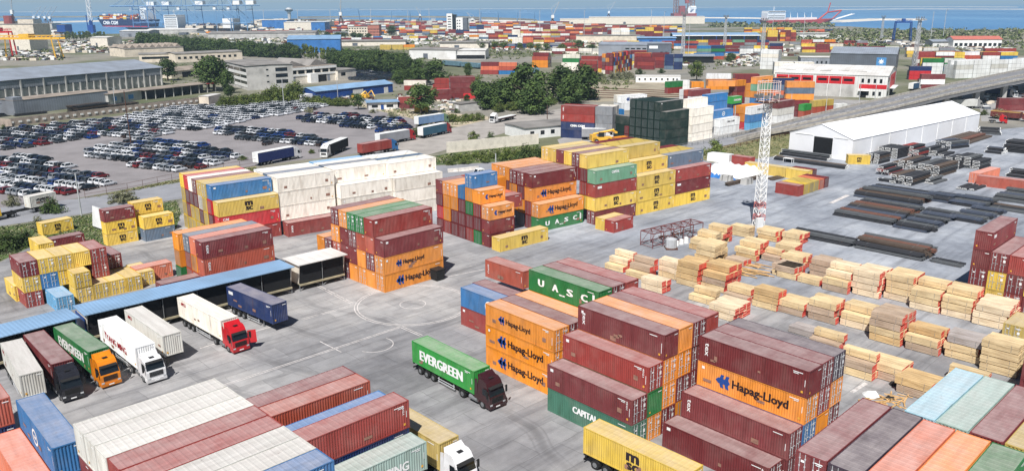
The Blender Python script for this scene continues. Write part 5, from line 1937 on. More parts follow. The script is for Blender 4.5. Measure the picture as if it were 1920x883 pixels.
# mushroom control tower
ct = g(543, 38)
hct = zof(543, 38, 15)
o = empty('control_tower', (ct.x, ct.y, 0))
tag(o, 'mushroom-headed port control tower on a pale stem', 'tower')
k_ = hct / 60.0
mb = MB()
mb.bar((0, 0, 0), (0, 0, 42 * k_), 7 * k_, n=10, r2=9 * k_)
mb.obj('stem', 'galvanised', o)
mb = MB()
mb.bar((0, 0, 38 * k_), (0, 0, 45 * k_), 10 * k_, n=16, r2=20 * k_)
mb.obj('lower_bowl', 'crane_blue', o)
mb = MB()
mb.bar((0, 0, 45 * k_), (0, 0, 51 * k_), 20 * k_, n=16, r2=20 * k_)
mb.obj('window_band', 'glass', o)
mb = MB()
mb.bar((0, 0, 51 * k_), (0, 0, 60 * k_), 18 * k_, n=16, r2=9 * k_)
mb.obj('cap', 'galvanised', o)
# ------------------------------------------------------------------ mid-distance container yard beyond the ring road
K2 = lambda x, y: (1030 + x / 5.887, 140 + y / 5.887)
K3 = lambda x, y: (1280 + x / 5.8875, 120 + y / 5.8875)
block('dark green wall beyond the ring road', (1247, 279, 0), 'A', ['dddd', '-DDDD'[0:0] + 'DDDDD', 'DDDDD', 'DDDDD', 'DDDDD', 'DDDDD'], h=2.9, ang=43, texts={(1, 4): 'mark'})
block('cream wall beside the dark green one', (1296, 266, 0), 'A', ['wwww', 'wwwww'], h=2.75, ang=43)
block('white group beyond the cream wall', (1348.8, 254, 0), 'A', ['zz', '--b', '---bb'], h=2.75, ang=42, texts={(0, 1): 'cma', (1, 2): 'logo'}, offs={1: -0.5, 2: -1.0})
block('blue front stack under the lattice mast', (1405.7, 245, 0), 'A', ['lbz', 'qoo', '-sO'], h=2.8, ang=42, texts={(0, 2): 'cma'})
block('bright green box in the far yard', None, 'A', ['-nne'], h=2.7, L=6.058, ang=42, pts=tuple(g(1371, 236, 0)), texts={(0, 3): 'evergreen20', (0, 2): 'cmaw'})
block('orange pile behind the bright green box', None, 'A', ['--bOao', '---oo'], h=2.7, ang=42, pts=tuple(g(1413, 222, 0)), texts={(0, 3): 'hapag20', (0, 4): 'uasc', (0, 5): 'hapag20'}, L=12.192)
block('white and dark red pile by the mast head', (1456.6, 231, 0), 'A', ['zcm', 'ccm'], h=2.7, ang=42)
block('salmon and green boxes by the road', (1506, 221, 0), 'A', ['se', 'mm'], h=2.6, L=6.058, ang=42)
block('yellow pair over salmon boxes', (1524.6, 213, 0), 'A', ['sv'], h=2.6, ang=30, L=6.058, texts={})
block('second yellow pair over salmon boxes', None, 'A', ['sv'], h=2.6, ang=30, L=6.058, pts=tuple(g(1524.6, 213, 0) + dirv(30) * 6.3), texts={(0, 1): 'msc20'})
block('yellow single by the salmon boxes', (1516, 212, 0), 'A', ['v'], h=2.6, ang=30, L=6.058)
block('white single by the viaduct', (1567, 207, 0), 'A', ['z'], h=2.6, ang=20, L=6.058)
block('lettered orange over slate stack', (1472.5, 199, 0), 'A', ['moxo', '-mso'], h=2.7, ang=-4, vs=None, texts={(0, 3): 'hapag'})
block('navy stack before the red-white hall', (1436, 192, 0), 'A', ['mpxn', '---n', '---o'], h=2.7, ang=-6)
block('orange file in the far yard', (1381, 196, 0), 'A', ['mrmo', 'mmmr', '---o'], h=2.7, ang=38, L=6.058, texts={(0, 3): 'hapag20'})
block('long orange file beside it', None, 'B', ['---o', '---m', '---o'], h=2.7, ang=-3, L=12.192, pts=tuple(g(1326, 196, 0)))
block('white and dark red long boxes at the back', (1323, 179, 0), 'A', ['-ooz'], h=2.7, ang=-3, L=12.192)
block('dark red long boxes at the back', None, 'A', ['-mmm', '-mmr'], h=2.7, ang=-3, L=12.192, pts=tuple(g(1375, 181, 0)), texts={(0, 3): 'one'})
block('orange pair with round marks', (1295, 186, 0), 'A', ['-oo', '-oo'], h=2.7, ang=-3, L=6.058, texts={(0, 1): 'hapag20', (0, 2): 'hapag20'})
block('pale roofs in the far yard', None, 'A', ['-zm', '-ms', '-zz'], h=2.7, ang=36, pts=tuple(g(1296, 205, 0)))
block('white blocks by the long bungalow', (1271, 170, 0), 'A', ['zz'], h=2.7, ang=0, L=6.058)
block('green over red pair in the far yard', None, 'A', ['--rg'], h=2.7, ang=34, pts=tuple(g(1252, 199, 0)), texts={(0, 3): 'uasc'}, L=9.0)
block('red stack over navy by the access road', (1051, 258, 0), 'B', ['nnrr', '---r'], h=2.8, ang=-24, texts={(0, 1): 'cmaw', (0, 2): 'tex', (0, 3): 'tex'})
block('grey door ends beside the red stack', None, 'B', ['-KKK', '-KKw', '--ww'], h=2.8, ang=-24, L=6.058, pts=tuple(g(1051, 258, 0) + dirv(-24) * 12.4 + dirv(66) * 0.3))
block('blue lettered pair by the dark green wall', None, 'A', ['-BB'], h=2.8, ang=20, L=6.058, pts=tuple(g(1141, 251, 0)))
block('dark red pair before the dark green wall', (1178, 267, 0), 'A', ['mm'], h=2.6, ang=30, L=6.058, texts={(0, 0): 'one'})
block('lone orange box before the dark green wall', None, 'A', ['o'], h=2.4, ang=30, L=5.0, pts=tuple(g(1155, 272, 0)))
block('white wall left of the dark green one', None, 'A', ['--zz', '--zw'], h=2.8, ang=30, pts=tuple(g(1164, 236, 0)), texts={(0, 3): 'hapag'})
block('half-seen dark green box', None, 'B', ['ddd'], h=2.8, ang=-47, L=6.058, pts=tuple(g(1153, 262, 0)))
# white cladding panels at the small left stack and the black bin
# ------------------------------------------------------------------ far container stacks: front edge pixels, rows, tiers, colours
rf = random.Random(21)


def far(phrase, p0, p1, rows, tiers, pal, L=12.192, ang=None, gaps=0.015, h=2.65, ends=True):
    a, b = g(*p0), g(*p1)
    d = (b - a)
    u = d.normalized() if ang is None else dirv(ang)
    v = Vector((-u.y, u.x))
    n = max(1, round(d.length / (L + 0.4)))
    for r_ in range(rows):
        for k in range(n):
            T = max(1, tiers - (1 if rf.random() < 0.28 else 0) - (1 if rf.random() < 0.08 else 0))
            for t in range(T):
                if rf.random() < gaps:
                    if t:
                        break
                c = a + u * ((L + 0.4) * (k + 0.5)) + v * (2.55 * r_ + 1.25)
                code = rf.choice(pal)
                add_cont(c, math.atan2(u.y, u.x), t * h, code, L, h,
                         say(f"{cname(code)} container, {nth(t)} tier, {nth(k)} along, {nth(r_)} row, {phrase}"), 'containers stacked in the ' + phrase, None)


MIX = 'mmmrrsspoyvzwcbnkxwc'
RED = 'mmmmrrrsspovwkcmwz'
far('far block left of the railway scrub', (997, 127), (1042, 128), 4, 4, 'mrsszmyo', ang=-18)
far('pale and green far block', (1052, 132), (1082, 133), 4, 4, 'gwwgzw', ang=-16)
far('far block right of the railway scrub', (1086, 136), (1146, 140), 6, 4, 'ymrrymmsm', ang=-16)
far('colourful end of the far block', (1148, 140), (1186, 131), 3, 5, 'mqkmwymobm', L=2.5)
far('dark red long block by the open shed', (1188, 128), (1238, 128), 4, 4, 'mmrmy', ang=-12)
far('low yard behind the far block', (1010, 102), (1120, 104), 2, 2, 'mrwyzc', ang=-12)
far('yellow far stack by the open shed', (1181, 122), (1208, 123), 3, 4, 'yyyms', ang=-10)
far('dark red far stack by the open shed', (1194, 131), (1236, 131), 3, 3, 'mmr', ang=-12)
far('navy far stack by the open shed', (1245, 131), (1278, 132), 2, 4, 'nnnx', L=6.058, ang=-6)
far('rows before the blue port shed', (1280, 103), (1440, 102), 4, 3, 'nmrbmnyagzk', ang=-8)
far('second rows before the blue port shed', (1282, 90), (1440, 90), 3, 3, 'mnrgyak', ang=-6)
far('long yard left of the white block', (1060, 70), (1112, 72), 6, 5, RED, ang=-8)
far('grey-ended block of the long yard', (1112, 72), (1146, 73), 6, 5, 'mkmkmwk', L=6.058, ang=-6)
far('white block of the long yard', (1146, 72), (1179, 73), 5, 5, 'wwwwz', ang=-6)
far('right end of the long yard', (1192, 70), (1245, 71), 5, 5, 'mmrymykn', ang=-6)
for i, (x0, x1, y, rows, tiers) in enumerate([(640, 760, 58, 8, 4), (760, 835, 60, 8, 4), (880, 990, 70, 6, 4), (880, 1060, 62, 8, 5), (980, 1080, 75, 5, 4), (600, 700, 49, 6, 4), (700, 830, 50, 8, 4), (880, 1060, 54, 8, 5),
                                          (1040, 1120, 60, 6, 5), (1120, 1250, 60, 6, 4), (960, 1060, 84, 3, 3), (540, 600, 48, 5, 3)]):
    far('distant terminal yard', (x0, y), (x1, y + 1), rows, tiers, RED if i % 3 else MIX, ang=-8, L=12.192)
for i, (x0, x1, y, rows, tiers) in enumerate([(610, 720, 66, 3, 3), (720, 840, 66, 4, 3), (700, 800, 76, 2, 2), (880, 960, 78, 3, 3), (470, 545, 60, 3, 2), (620, 700, 56, 3, 3), (840, 880, 66, 3, 3), (1240, 1280, 62, 4, 4), (1500, 1560, 62, 3, 2)]):
    far('near terminal rows', (x0, y), (x1, y + 1), rows, tiers, MIX, ang=-8, L=12.192)
for i, (x0, x1, y, rows, tiers) in enumerate([(560, 640, 78, 2, 2), (900, 1000, 92, 2, 2), (1030, 1100, 90, 2, 2), (1130, 1200, 92, 3, 3), (1240, 1300, 92, 2, 3), (1300, 1400, 112, 2, 2), (1560, 1640, 86, 2, 2), (1700, 1780, 108, 3, 3), (360, 440, 66, 2, 2), (1480, 1560, 84, 2, 2), (900, 985, 140, 2, 3)]):
    far('scattered rows between the sheds', (x0, y), (x1, y + 1), rows, tiers, MIX, ang=-8, L=12.192)
far('yellow stack at the far basin', (1438, 78), (1462, 78), 4, 5, 'yyyom', ang=-4)
far('red-ended stack at the far basin', (1462, 78), (1486, 79), 5, 5, 'mmrwsyo', L=6.058, ang=-4)
far('low yellow row at the far basin', (1395, 62), (1480, 62), 2, 3, 'yyom', ang=-4)
far('blue and red boxes behind the white reefers', (1443, 98), (1480, 99), 3, 3, 'brknm', ang=-8)
far('red boxes behind the grey link', (1503, 99), (1576, 99), 3, 3, 'mmrwyc', ang=-8)
far('pale row behind the star hall', (1606, 98), (1700, 100), 2, 2, 'ammzzyc', ang=-8)
far('white reefers left of the link', (1424, 130), (1450, 132), 4, 5, 'zzzcw', ang=-30)
far('white reefers behind the red-white hall', (1450, 140), (1505, 138), 3, 3, 'zzzw', ang=-10)
far('dark red boxes in front of the link', (1502, 138), (1546, 139), 1, 1, 'm', ang=-8)
far('dark red boxes under the star sign', (1625, 140), (1680, 142), 1, 1, 'mr', ang=-10)
far('rows right of the star hall', (1716, 126), (1790, 128), 5, 4, 'mmrczyk', ang=-12)
far('boxes right of the red-white hall', (1724, 168), (1762, 166), 2, 3, 'mmmz', ang=-6)
far('navy boxes behind the red-white hall', (1703, 150), (1722, 150), 2, 3, 'nnq', ang=-10)
far('coloured files before the viaduct', (1727, 142), (1800, 141), 3, 4, 'yzmgbzyc', ang=-10)
far('white reefers along the viaduct', (1790, 148), (1895, 133), 4, 4, 'zzzzzc', ang=14)
far('back rows beyond the reefers', (1775, 118), (1900, 116), 4, 3, 'zmrbyczs', ang=-8)
far('top row beyond the reefers', (1845, 110), (1900, 109), 2, 3, 'mrszy', ang=-8)
far('containers under the viaduct end', (1870, 208), (1960, 200), 1, 2, 'mr', ang=-6)
far('yard left of the coat of trees', (757, 170), (800, 168), 2, 2, 'mrw', ang=-6)
far('rust red stack of the scrap yard', (811, 178), (842, 184), 3, 3, 'srs', ang=-14)
far('tall stack of the scrap yard', (845, 186), (870, 187), 3, 4, 'mrm', ang=10)
far('yellow over red boxes of the scrap yard', (868, 186), (884, 187), 1, 2, 'yq', L=6.058, ang=-10)
far('red roofs of the scrap yard', (800, 190), (835, 185), 2, 2, 'mqr', ang=16)
far('boxes by the small blue roof', (748, 205), (775, 203), 2, 2, 'nmr', ang=16)
far('yellow boxes under the lone tree', (776, 212), (808, 211), 1, 1, 'yy', L=6.058, ang=4)
far('red boxes of the far sidings', (545, 92), (640, 90), 2, 2, 'mrqz', ang=0)
far('coloured boxes behind the grove', (640, 84), (740, 86), 2, 3, 'mrqyozs', ang=-4)
far('beige boxes behind the grove', (712, 94), (765, 95), 1, 2, 'vvo', ang=-4)
far('boxes near the pale warehouse', (796, 94), (830, 92), 1, 2, 'mmzr', ang=-6)

# ------------------------------------------------------------------ quay cranes, ships, rig


def sts_crane(px, py, label, k=1.0, yaw=-100.0, scale=1.0):
    """Ship-to-shore gantry: two portal frames, boom over the water, apex with stays."""
    p = g(px, py)
    o = empty('quay_crane', (p.x, p.y, 0), R(yaw))
    o.scale = (scale, scale, scale)
    tag(o, label, 'crane', 'blue quay cranes at the container berth')
    c = 'crane_blue'
    for x in (-15, 15):
        for y in (-12, 12):
            mb = MB()
            mb.bar((x, y, 0), (x * 0.95, y * 0.85, 42), 0.75, r2=0.65)
            mb.obj('leg', c, o)
        mb = MB()
        mb.bar((x, -12, 12), (x, 12, 12), 0.7)
        mb.bar((x, -11, 36), (x, 11, 36), 0.6)
        mb.obj('portal_beam', c, o)
    for y in (-11, 11):
        mb = MB()
        mb.bar((-15, y, 14), (15, y, 14), 0.5)
        mb.bar((-15, y, 14), (15, y * 0.85, 40), 0.45)
        mb.obj('brace', c, o)
    mb = MB()
    for y in (-4, 4):
        mb.bar((-32, y, 42), (62, y, 43), 0.8)
    for x in range(-30, 62, 8):
        mb.bar((x, -4, 42), (x, 4, 42), 0.4)
    mb.obj('boom', c, o)
    mb = MB()
    mb.box(-26, -12, -5, 5, 43.5, 50)
    mb.obj('machine_house', 'white_paint', o)
    mb = MB()
    for y in (-8, 8):
        mb.bar((13, y, 42), (10, y * 0.3, 68), 0.6)
        mb.bar((-14, y, 42), (9, y * 0.3, 68), 0.6)
    mb.bar((10, -3, 68), (10, 3, 68), 0.6)
    mb.obj('apex', c, o)
    mb = MB()
    for x in (34, 58):
        for y in (-3, 3):
            mb.bar((10, y * 0.6, 68), (x, y, 43), 0.28)
    mb.bar((10, 0, 68), (-28, 0, 43), 0.28)
    mb.obj('stay', c, o)
    mb = MB()
    mb.box(20, 25, -2.5, 2.5, 36, 41)
    mb.obj('operator_cab', 'white_paint', o)


for i, (x, y, yw, lb) in enumerate([(272, 57, 172, 'first blue quay crane from the left, boom over the dark ship'), (300, 57, 172, 'second blue quay crane from the left, close to the first'),
                                    (362, 59, 170, 'blue quay crane in the middle, beside the cream ship house'), (430, 60, 168, 'fourth blue quay crane from the left'),
                                    (456, 60, 168, 'rightmost blue quay crane of the berth')]):
    sts_crane(x, y, lb, yaw=yw, scale=1.12)


def ship(p0, p1, label, hullm, name='container_ship', beam=36.0, freeb=17.0, cargo=None, text=None, bridge=None, hull_red=True):
    a, b = g(*p0, -2), g(*p1, -2)
    u = (b - a).normalized()
    L = (b - a).length
    o = empty(name, (a.x, a.y, -2.0), math.atan2(u.y, u.x))
    tag(o, label, 'ship')
    hb = beam / 2
    mb = MB()
    dk = [(0, -0.25 * hb), (0.06 * L, -0.8 * hb), (0.16 * L, -hb), (0.97 * L, -hb), (L, -0.85 * hb), (L, 0.85 * hb), (0.97 * L, hb), (0.16 * L, hb), (0.06 * L, 0.8 * hb), (0, 0.25 * hb)]
    wlp = [(0.07 * L, -0.05 * hb), (0.12 * L, -0.6 * hb), (0.22 * L, -0.97 * hb), (0.95 * L, -0.95 * hb), (0.97 * L, -0.7 * hb), (0.97 * L, 0.7 * hb), (0.95 * L, 0.95 * hb), (0.22 * L, 0.97 * hb), (0.12 * L, 0.6 * hb), (0.07 * L, 0.05 * hb)]
    n = len(dk)
    sheer = [1.18, 1.1, 1.0, 1.0, 1.0, 1.0, 1.0, 1.0, 1.1, 1.18]
    vs = [(x, y, 0) for x, y in wlp] + [(x, y, freeb * s) for (x, y), s in zip(dk, sheer)]
    mb.add(vs, [tuple(range(n - 1, -1, -1)), tuple(range(n, 2 * n))] + [(i, (i + 1) % n, n + (i + 1) % n, n + i) for i in range(n)])
    hull = mb.obj('hull', hullm, o)
    if hull_red:
        mb = MB()
        vs = [(x, y * 1.004, 0) for x, y in wlp] + [(x + (dx - x) * 0.12, (y + (dy - y) * 0.12) * 1.01, freeb * 0.12) for (x, y), (dx, dy) in zip(wlp, dk)]
        mb.add(vs, [(i, (i + 1) % n, n + (i + 1) % n, n + i) for i in range(n)])
        mb.obj('boot_stripe', 'signal_red', hull)
    if text:
        mb = MB()
        put_text(mb, text, (0.32 * L, -hb - 0.6, freeb * 0.55), (1, 0, 0), (0, 0, 1), width=0.27 * L, height=freeb * 0.5, bold=0.04)
        mb.obj('hull_lettering', 'letter_white', hull)
    if bridge:
        x0, x1, h = bridge
        mb = MB()
        mb.box(x0 * L, x1 * L, -hb * 0.92, hb * 0.92, freeb, freeb + h)
        mb.box(x0 * L + 1, x1 * L - 1, -hb * 1.02, hb * 1.02, freeb + h, freeb + h + 3.5)
        w = mb.obj('deckhouse', 'white_paint', o)
        mb = MB()
        mb.box(x0 * L + 2, x1 * L - 2, -hb * 1.025, hb * 1.025, freeb + h + 1.2, freeb + h + 2.6)
        for k in range(int(h / 3.5) - 1):
            mb.box(x0 * L + 2, x1 * L - 2, -hb * 0.925, hb * 0.925, freeb + 2 + k * 3.5, freeb + 3.2 + k * 3.5)
        mb.obj('window_strip', 'glass', w)
        mb = MB()
        mb.bar(((x0 + x1) / 2 * L, 0, freeb + h), ((x0 + x1) / 2 * L, 0, freeb + h + 14), 0.7, r2=0.3)
        mb.box((x0 + x1) / 2 * L - 0.3, (x0 + x1) / 2 * L + 0.3, -5, 5, freeb + h + 9, freeb + h + 9.6)
        mb.obj('mast', 'white_paint', o)
    return o, L, hb


sh, SL, SB = ship((188, 50), (292, 51), 'dark blue container ship with large white hull letters at the berth', mat('hull_navy', (32, 44, 84), 0.5, 0.1), text='CMA CGM', freeb=18, bridge=(0.86, 0.93, 30))
cg = MB()
pal = ['m', 'r', 's', 'o', 'w', 'z', 'k', 'n', 'y']
rs = random.Random(5)
nx = int(SL * 0.66 / 13.2)
for i in range(nx):
    for j in range(12):
        T = rs.choice([1, 2, 3, 3, 4, 5])
        for t in range(T):
            x0 = SL * 0.12 + i * 13.2
            y0 = -SB * 0.94 + j * 2.8
            cg.box(x0, x0 + 12.2, y0, y0 + 2.5, 18.2 + t * 2.75, 18.2 + t * 2.75 + 2.6, rs.randrange(len(pal)))
tag(cg.obj('deck_cargo', [mat('cargo_' + p, PAL[p][0], 0.6) for p in pal], sh), None, None, None, 'stuff')
s2, L2, B2 = ship((238, 62), (465, 62), 'low dark bulk carrier moored along the near quay with a cream deckhouse', mat('hull_black', (30, 30, 40), 0.5, 0.1), 'bulk_carrier', beam=30, freeb=8.5, bridge=(0.36, 0.47, 21))
mb = MB()
for k in range(5):
    mb.box(L2 * (0.52 + k * 0.085), L2 * (0.52 + k * 0.085) + L2 * 0.06, -10, 10, 8.5, 13)
mb.obj('hatch_covers', 'beige_plaster', s2)
mb = MB()
mb.box(L2 * 0.83, L2 * 0.92, -12, 12, 8.5, 26)
mb.obj('aft_house', 'white_paint', s2)
s3, L3, B3 = ship((1560, 45), (1428, 47), 'red dredger ship with a white forward deckhouse and inclined boom', mat('hull_red', (176, 62, 62), 0.6, 0.15), 'dredger', beam=26, freeb=10, bridge=(0.72, 0.97, 17), hull_red=False)
mb = MB()
mb.bar((L3 * 0.2, 0, 10), (L3 * 0.08, 0, 26), 2.0)
mb.bar((L3 * 0.08, 0, 26), (-L3 * 0.12, 0, 30), 1.6)
mb.bar((-L3 * 0.12, 0, 30), (L3 * 0.02, 0, 8), 1.6)
mb.bar((L3 * 0.08, 0, 26), (L3 * 0.05, 0, 48), 1.5)
mb.obj('gantry_frame', MATS['hull_red'], s3)
mb = MB()
for y in (-4, 4):
    mb.bar((L3 * 0.05, y, 6), (-L3 * 0.3, y, 22), 0.9)
for k in range(12):
    f = k / 12
    x, z = L3 * (0.05 - 0.35 * f), 6 + 16 * f
    mb.bar((x, -4, z), (x - L3 * 0.03, 4, z + 1.3), 0.5)
mb.obj('ladder_boom', 'white_paint', s3)
mb = MB()
for k in range(4):
    x = L3 * (0.3 + 0.1 * k)
    mb.bar((x, 0, 10), (x + 2, 0, 26), 1.2, r2=0.4)
mb.box(L3 * 0.25, L3 * 0.65, -6, 6, 10, 15)
mb.obj('deck_gear', 'white_paint', s3)

# jack-up rig: three lattice legs, platform, white tank works
rp = g(1285, 37)
jr = empty('jackup_rig', (rp.x, rp.y, -2))
tag(jr, 'offshore jack-up rig with tall lattice legs beside the transit shed', 'oil rig')
kk = rp.length / 2700.0 * 0.98


def lattice(mb, x, y, z0, z1, w, r, step):
    pts = [(x - w, y - w), (x + w, y - w), (x + w, y + w), (x - w, y + w)]
    for p in pts:
        mb.bar((p[0], p[1], z0), (p[0], p[1], z1), r)
    z = z0
    s_ = 0
    while z < z1 - step * 0.5:
        for a in range(4):
            p, q = pts[a], pts[(a + 1) % 4]
            if (s_ + a) % 2:
                p, q = q, p
            mb.bar((p[0], p[1], z), (q[0], q[1], min(z1, z + step)), r * 0.6)
        z += step
        s_ += 1


for x, y in ((-30, -8), (14, 20), (20, -10), (-32, 14)):
    mb = MB()
    lattice(mb, x * kk, y, 0, 100 * kk, 4, 0.9, 9)
    mb.obj('leg', mat('rig_leg', (150, 130, 130), 0.6), jr)
mb = MB()
mb.box(-42 * kk, 30 * kk, -25, 30, 12, 20)
mb.obj('platform', mat('rig_red', (150, 74, 74), 0.6), jr)
mb = MB()
mb.box(-24 * kk, -6 * kk, -20, 10, 20, 42)
mb.obj('drill_house', MATS['rig_red'], jr)
mb = MB()
mb.bar((4 * kk, 0, 50), (0, 0, 64), 8 * kk, n=8, r2=5 * kk)
mb.obj('derrick_crown', MATS['rig_red'], jr)
mb = MB()
mb.box(2 * kk, 26 * kk, -22, 20, 20, 34)
mb.bar((8 * kk, -22, 34), (26 * kk, -10, 34), 8, n=8)
mb.obj('process_tank', 'white_paint', jr)

# slewing grain cranes at the left quay, rail-mounted gantries, tall harbour cranes


def jib_crane(px, py, top, lean, label, m='galvanised', base='rust_steel', w=2.0):
    p = g(px, py)
    h = zof(px, py, top)
    o = empty('harbour_crane', (p.x, p.y, 0))
    tag(o, label, 'crane', 'harbour jib cranes')
    mb = MB()
    for x in (-5, 5):
        for y in (-5, 5):
            mb.bar((x, y, 0), (x * 0.5, y * 0.5, h * 0.28), 0.8)
    mb.bar((0, 0, h * 0.26), (0, 0, h * 0.42), 2.2, n=8)
    mb.obj('portal', base, o)
    mb = MB()
    mb.box(-3, 3, -4, 4, h * 0.36, h * 0.48)
    mb.obj('cabin', 'white_paint', o)
    mb = MB()
    for y in (-w, w):
        mb.bar((0, y, h * 0.42), (lean, y * 0.2, h), 0.55)
    for k in range(8):
        f, f2 = k / 8, (k + 1) / 8
        mb.bar((lean * f, -w * (1 - 0.8 * f), h * (0.42 + 0.58 * f)), (lean * f2, w * (1 - 0.8 * f2), h * (0.42 + 0.58 * f2)), 0.35)
    mb.bar((-lean * 0.2, 0, h * 0.75), (0, 0, h * 0.45), 0.5)
    mb.bar((-lean * 0.2, 0, h * 0.75), (lean, 0, h), 0.25)
    mb.obj('jib', m, o)


for i, (x, y, t, ln, lb) in enumerate([(66, 47, 13, 16, 'first of four grey grain cranes at the left quay'), (76, 47, 13, 16, 'second of four grey grain cranes at the left quay'), (87, 48, 13, 16, 'third of four grey grain cranes at the left quay'), (96, 49, 13, 16, 'rightmost of four grey grain cranes at the left quay'),
                                       (27, 50, -14, 4, 'very tall thin grey crane at the left edge of the skyline'), (886, 46, 24, -12, 'pale jib crane right of the tower block'), (1036, 52, 4, 14, 'tall grey jib crane at the middle of the far quay'), (1141, 38, 4, 14, 'tall grey jib crane above the transit shed'), (640, 50, -6, 3, 'tall pale lattice crane among the far terminal stacks'), (788, 40, 14, -8, 'slim pale crane left of the tower block')]):
    jib_crane(x, y, t, ln * (g(x, y).length / 1800), lb)
    # white and blue mast crane over the basin
p = g(173, 62)
o = empty('mast_crane', (p.x, p.y, 0))
tag(o, 'tall white lattice mast crane standing on a blue base in the basin', 'crane')
hm = zof(173, 62, -12)
mb = MB()
lattice(mb, 0, 0, hm * 0.3, hm, 2.6, 0.6, 7)
mb.obj('mast', 'white_paint', o)
mb = MB()
mb.box(-5, 5, -5, 5, 0, hm * 0.2)
mb.bar((0, 0, hm * 0.2), (0, 0, hm * 0.32), 3.5)
mb.bar((-7, 0, 0), (-7, 0, hm * 0.45), 1.0)
mb.obj('base', 'deep_blue', o)


def rtg(px, py, label, w=26.0, h=22.0, yaw=-4, m='crane_blue', base=8.0, name='yard_gantry_crane', over=0.0):
    p = g(px, py)
    o = empty(name, (p.x, p.y, 0), R(yaw))
    tag(o, label, 'crane', 'yard gantry cranes')
    for x in (-w / 2, w / 2):
        for y in (-base / 2, base / 2):
            mb = MB()
            mb.bar((x * 1.06, y, 0.6), (x * 0.96, y * 0.8, h), 0.75, r2=0.6)
            mb.obj('leg', m, o)
        mb = MB()
        mb.box(x * 1.06 - 0.8, x * 1.06 + 0.8, -base / 2 - 1.5, base / 2 + 1.5, 0, 1.4)
        mb.obj('bogie', 'dark_steel', o)
    mb = MB()
    for y in (-base * 0.35, base * 0.35):
        mb.box(-w / 2 - over, w / 2 + over, y - 0.5, y + 0.5, h - 1.6, h)
        mb.box(-w / 2 - over, w / 2 + over, y - 0.3, y + 0.3, h + 1.6, h + 2.0)
        n = int(w / 4)
        for k in range(n):
            xx = -w / 2 + k * w / n
            mb.bar((xx, y, h), (xx + w / n, y, h + 1.7), 0.16)
    mb.obj('girder', m, o)
    mb = MB()
    mb.box(-w * 0.1, w * 0.08, -base * 0.4, base * 0.4, h + 0.1, h + 3.2)
    mb.obj('trolley', m, o)
    return o


rtg(918, 49, 'blue yard gantry right of the tower block', w=40, h=30, yaw=-6)
rtg(986, 49, 'blue yard gantry left of the tall grey crane', w=38, h=30, yaw=-6)
rtg(655, 41, 'blue yard gantry left of the far red stacks', w=62, h=36, yaw=-4)
rtg(752, 41, 'blue yard gantry behind the brick-red block', w=56, h=30, yaw=-4)
rtg(1690, 78, 'dark blue yard gantry by the far shore trees', w=18, h=23, yaw=-12, m='deep_blue')
gp = rtg(58, 111, 'yellow gantry crane with an overhanging girder at the left', w=52, h=19, yaw=-4, m='crane_yellow', base=12, name='gantry_crane', over=7)
rtg(8, 108, 'red portal crane cut by the left edge', w=18, h=24, yaw=10, m='signal_red', base=10, name='portal_crane')

# silo tower and clutter of the left port edge
p = g(21, 62)
o = empty('silo_tower', (p.x, p.y, 0))
tag(o, 'dull red silo tower behind the cream port building', 'tower')
mb = MB()
mb.bar((0, 0, 0), (0, 0, zof(21, 62, 30)), 9, n=12)
mb.obj('shaft', mat('silo_red', (150, 70, 66), 0.8), o)
for i, (x, y, w_, d_, h_, c, lb) in enumerate([(-6, 60, 40, 20, 20, 'beige_plaster', 'tall cream silo block at the far left'), (36, 60, 34, 24, 24, 'beige_plaster', 'cream ship loader house behind the red tower'), (66, 58, 40, 30, 14, 'grey_plaster', 'pale low port house under the grain cranes'), (108, 64, 16, 20, 16, 'deep_blue', 'dark blue hopper house at the basin corner')]):
    fb = Bld('port_house', lb, 'building', (x, y), (x + 20, y), L=w_, yaw=-8)
    fb.walls(0, w_, 0, d_, h_, c)
    fb.roof(0, w_, 0, d_, h_, 'bitumen', 0.5)
# red-hulled coaster under the grain cranes
ship((100, 53), (62, 53), 'dark coaster with red deck cranes moored at the left quay', MATS['hull_black'], 'coaster', beam=16, freeb=7, bridge=(0.75, 0.92, 10))

# ------------------------------------------------------------------ light masts, lamp posts, poles
lm = empty('floodlight_mast', (*g(1422, 424), 0), R(20))
tag(lm, 'white lattice floodlight mast with red base bands in the open yard', 'light mast')
mp = MB()
HM = zof(1422, 424, 192)


def taper_lattice(mb, z0, z1, w0, w1, r, n, mi=lambda k: 0):
    for k in range(n):
        a, b = z0 + (z1 - z0) * k / n, z0 + (z1 - z0) * (k + 1) / n
        wa, wb = w0 + (w1 - w0) * k / n, w0 + (w1 - w0) * (k + 1) / n
        P = [(-wa, -wa), (wa, -wa), (wa, wa), (-wa, wa)]
        Q = [(-wb, -wb), (wb, -wb), (wb, wb), (-wb, wb)]
        for i in range(4):
            j = (i + 1) % 4
            mb.bar((*P[i], a), (*Q[i], b), r, mi(k))
            mb.bar((*P[i], a), (*Q[j], b), r * 0.65, mi(k))
            mb.bar((*P[j], a), (*Q[i], b), r * 0.65, mi(k))
            mb.bar((*Q[i], b), (*Q[j], b), r * 0.6, mi(k))


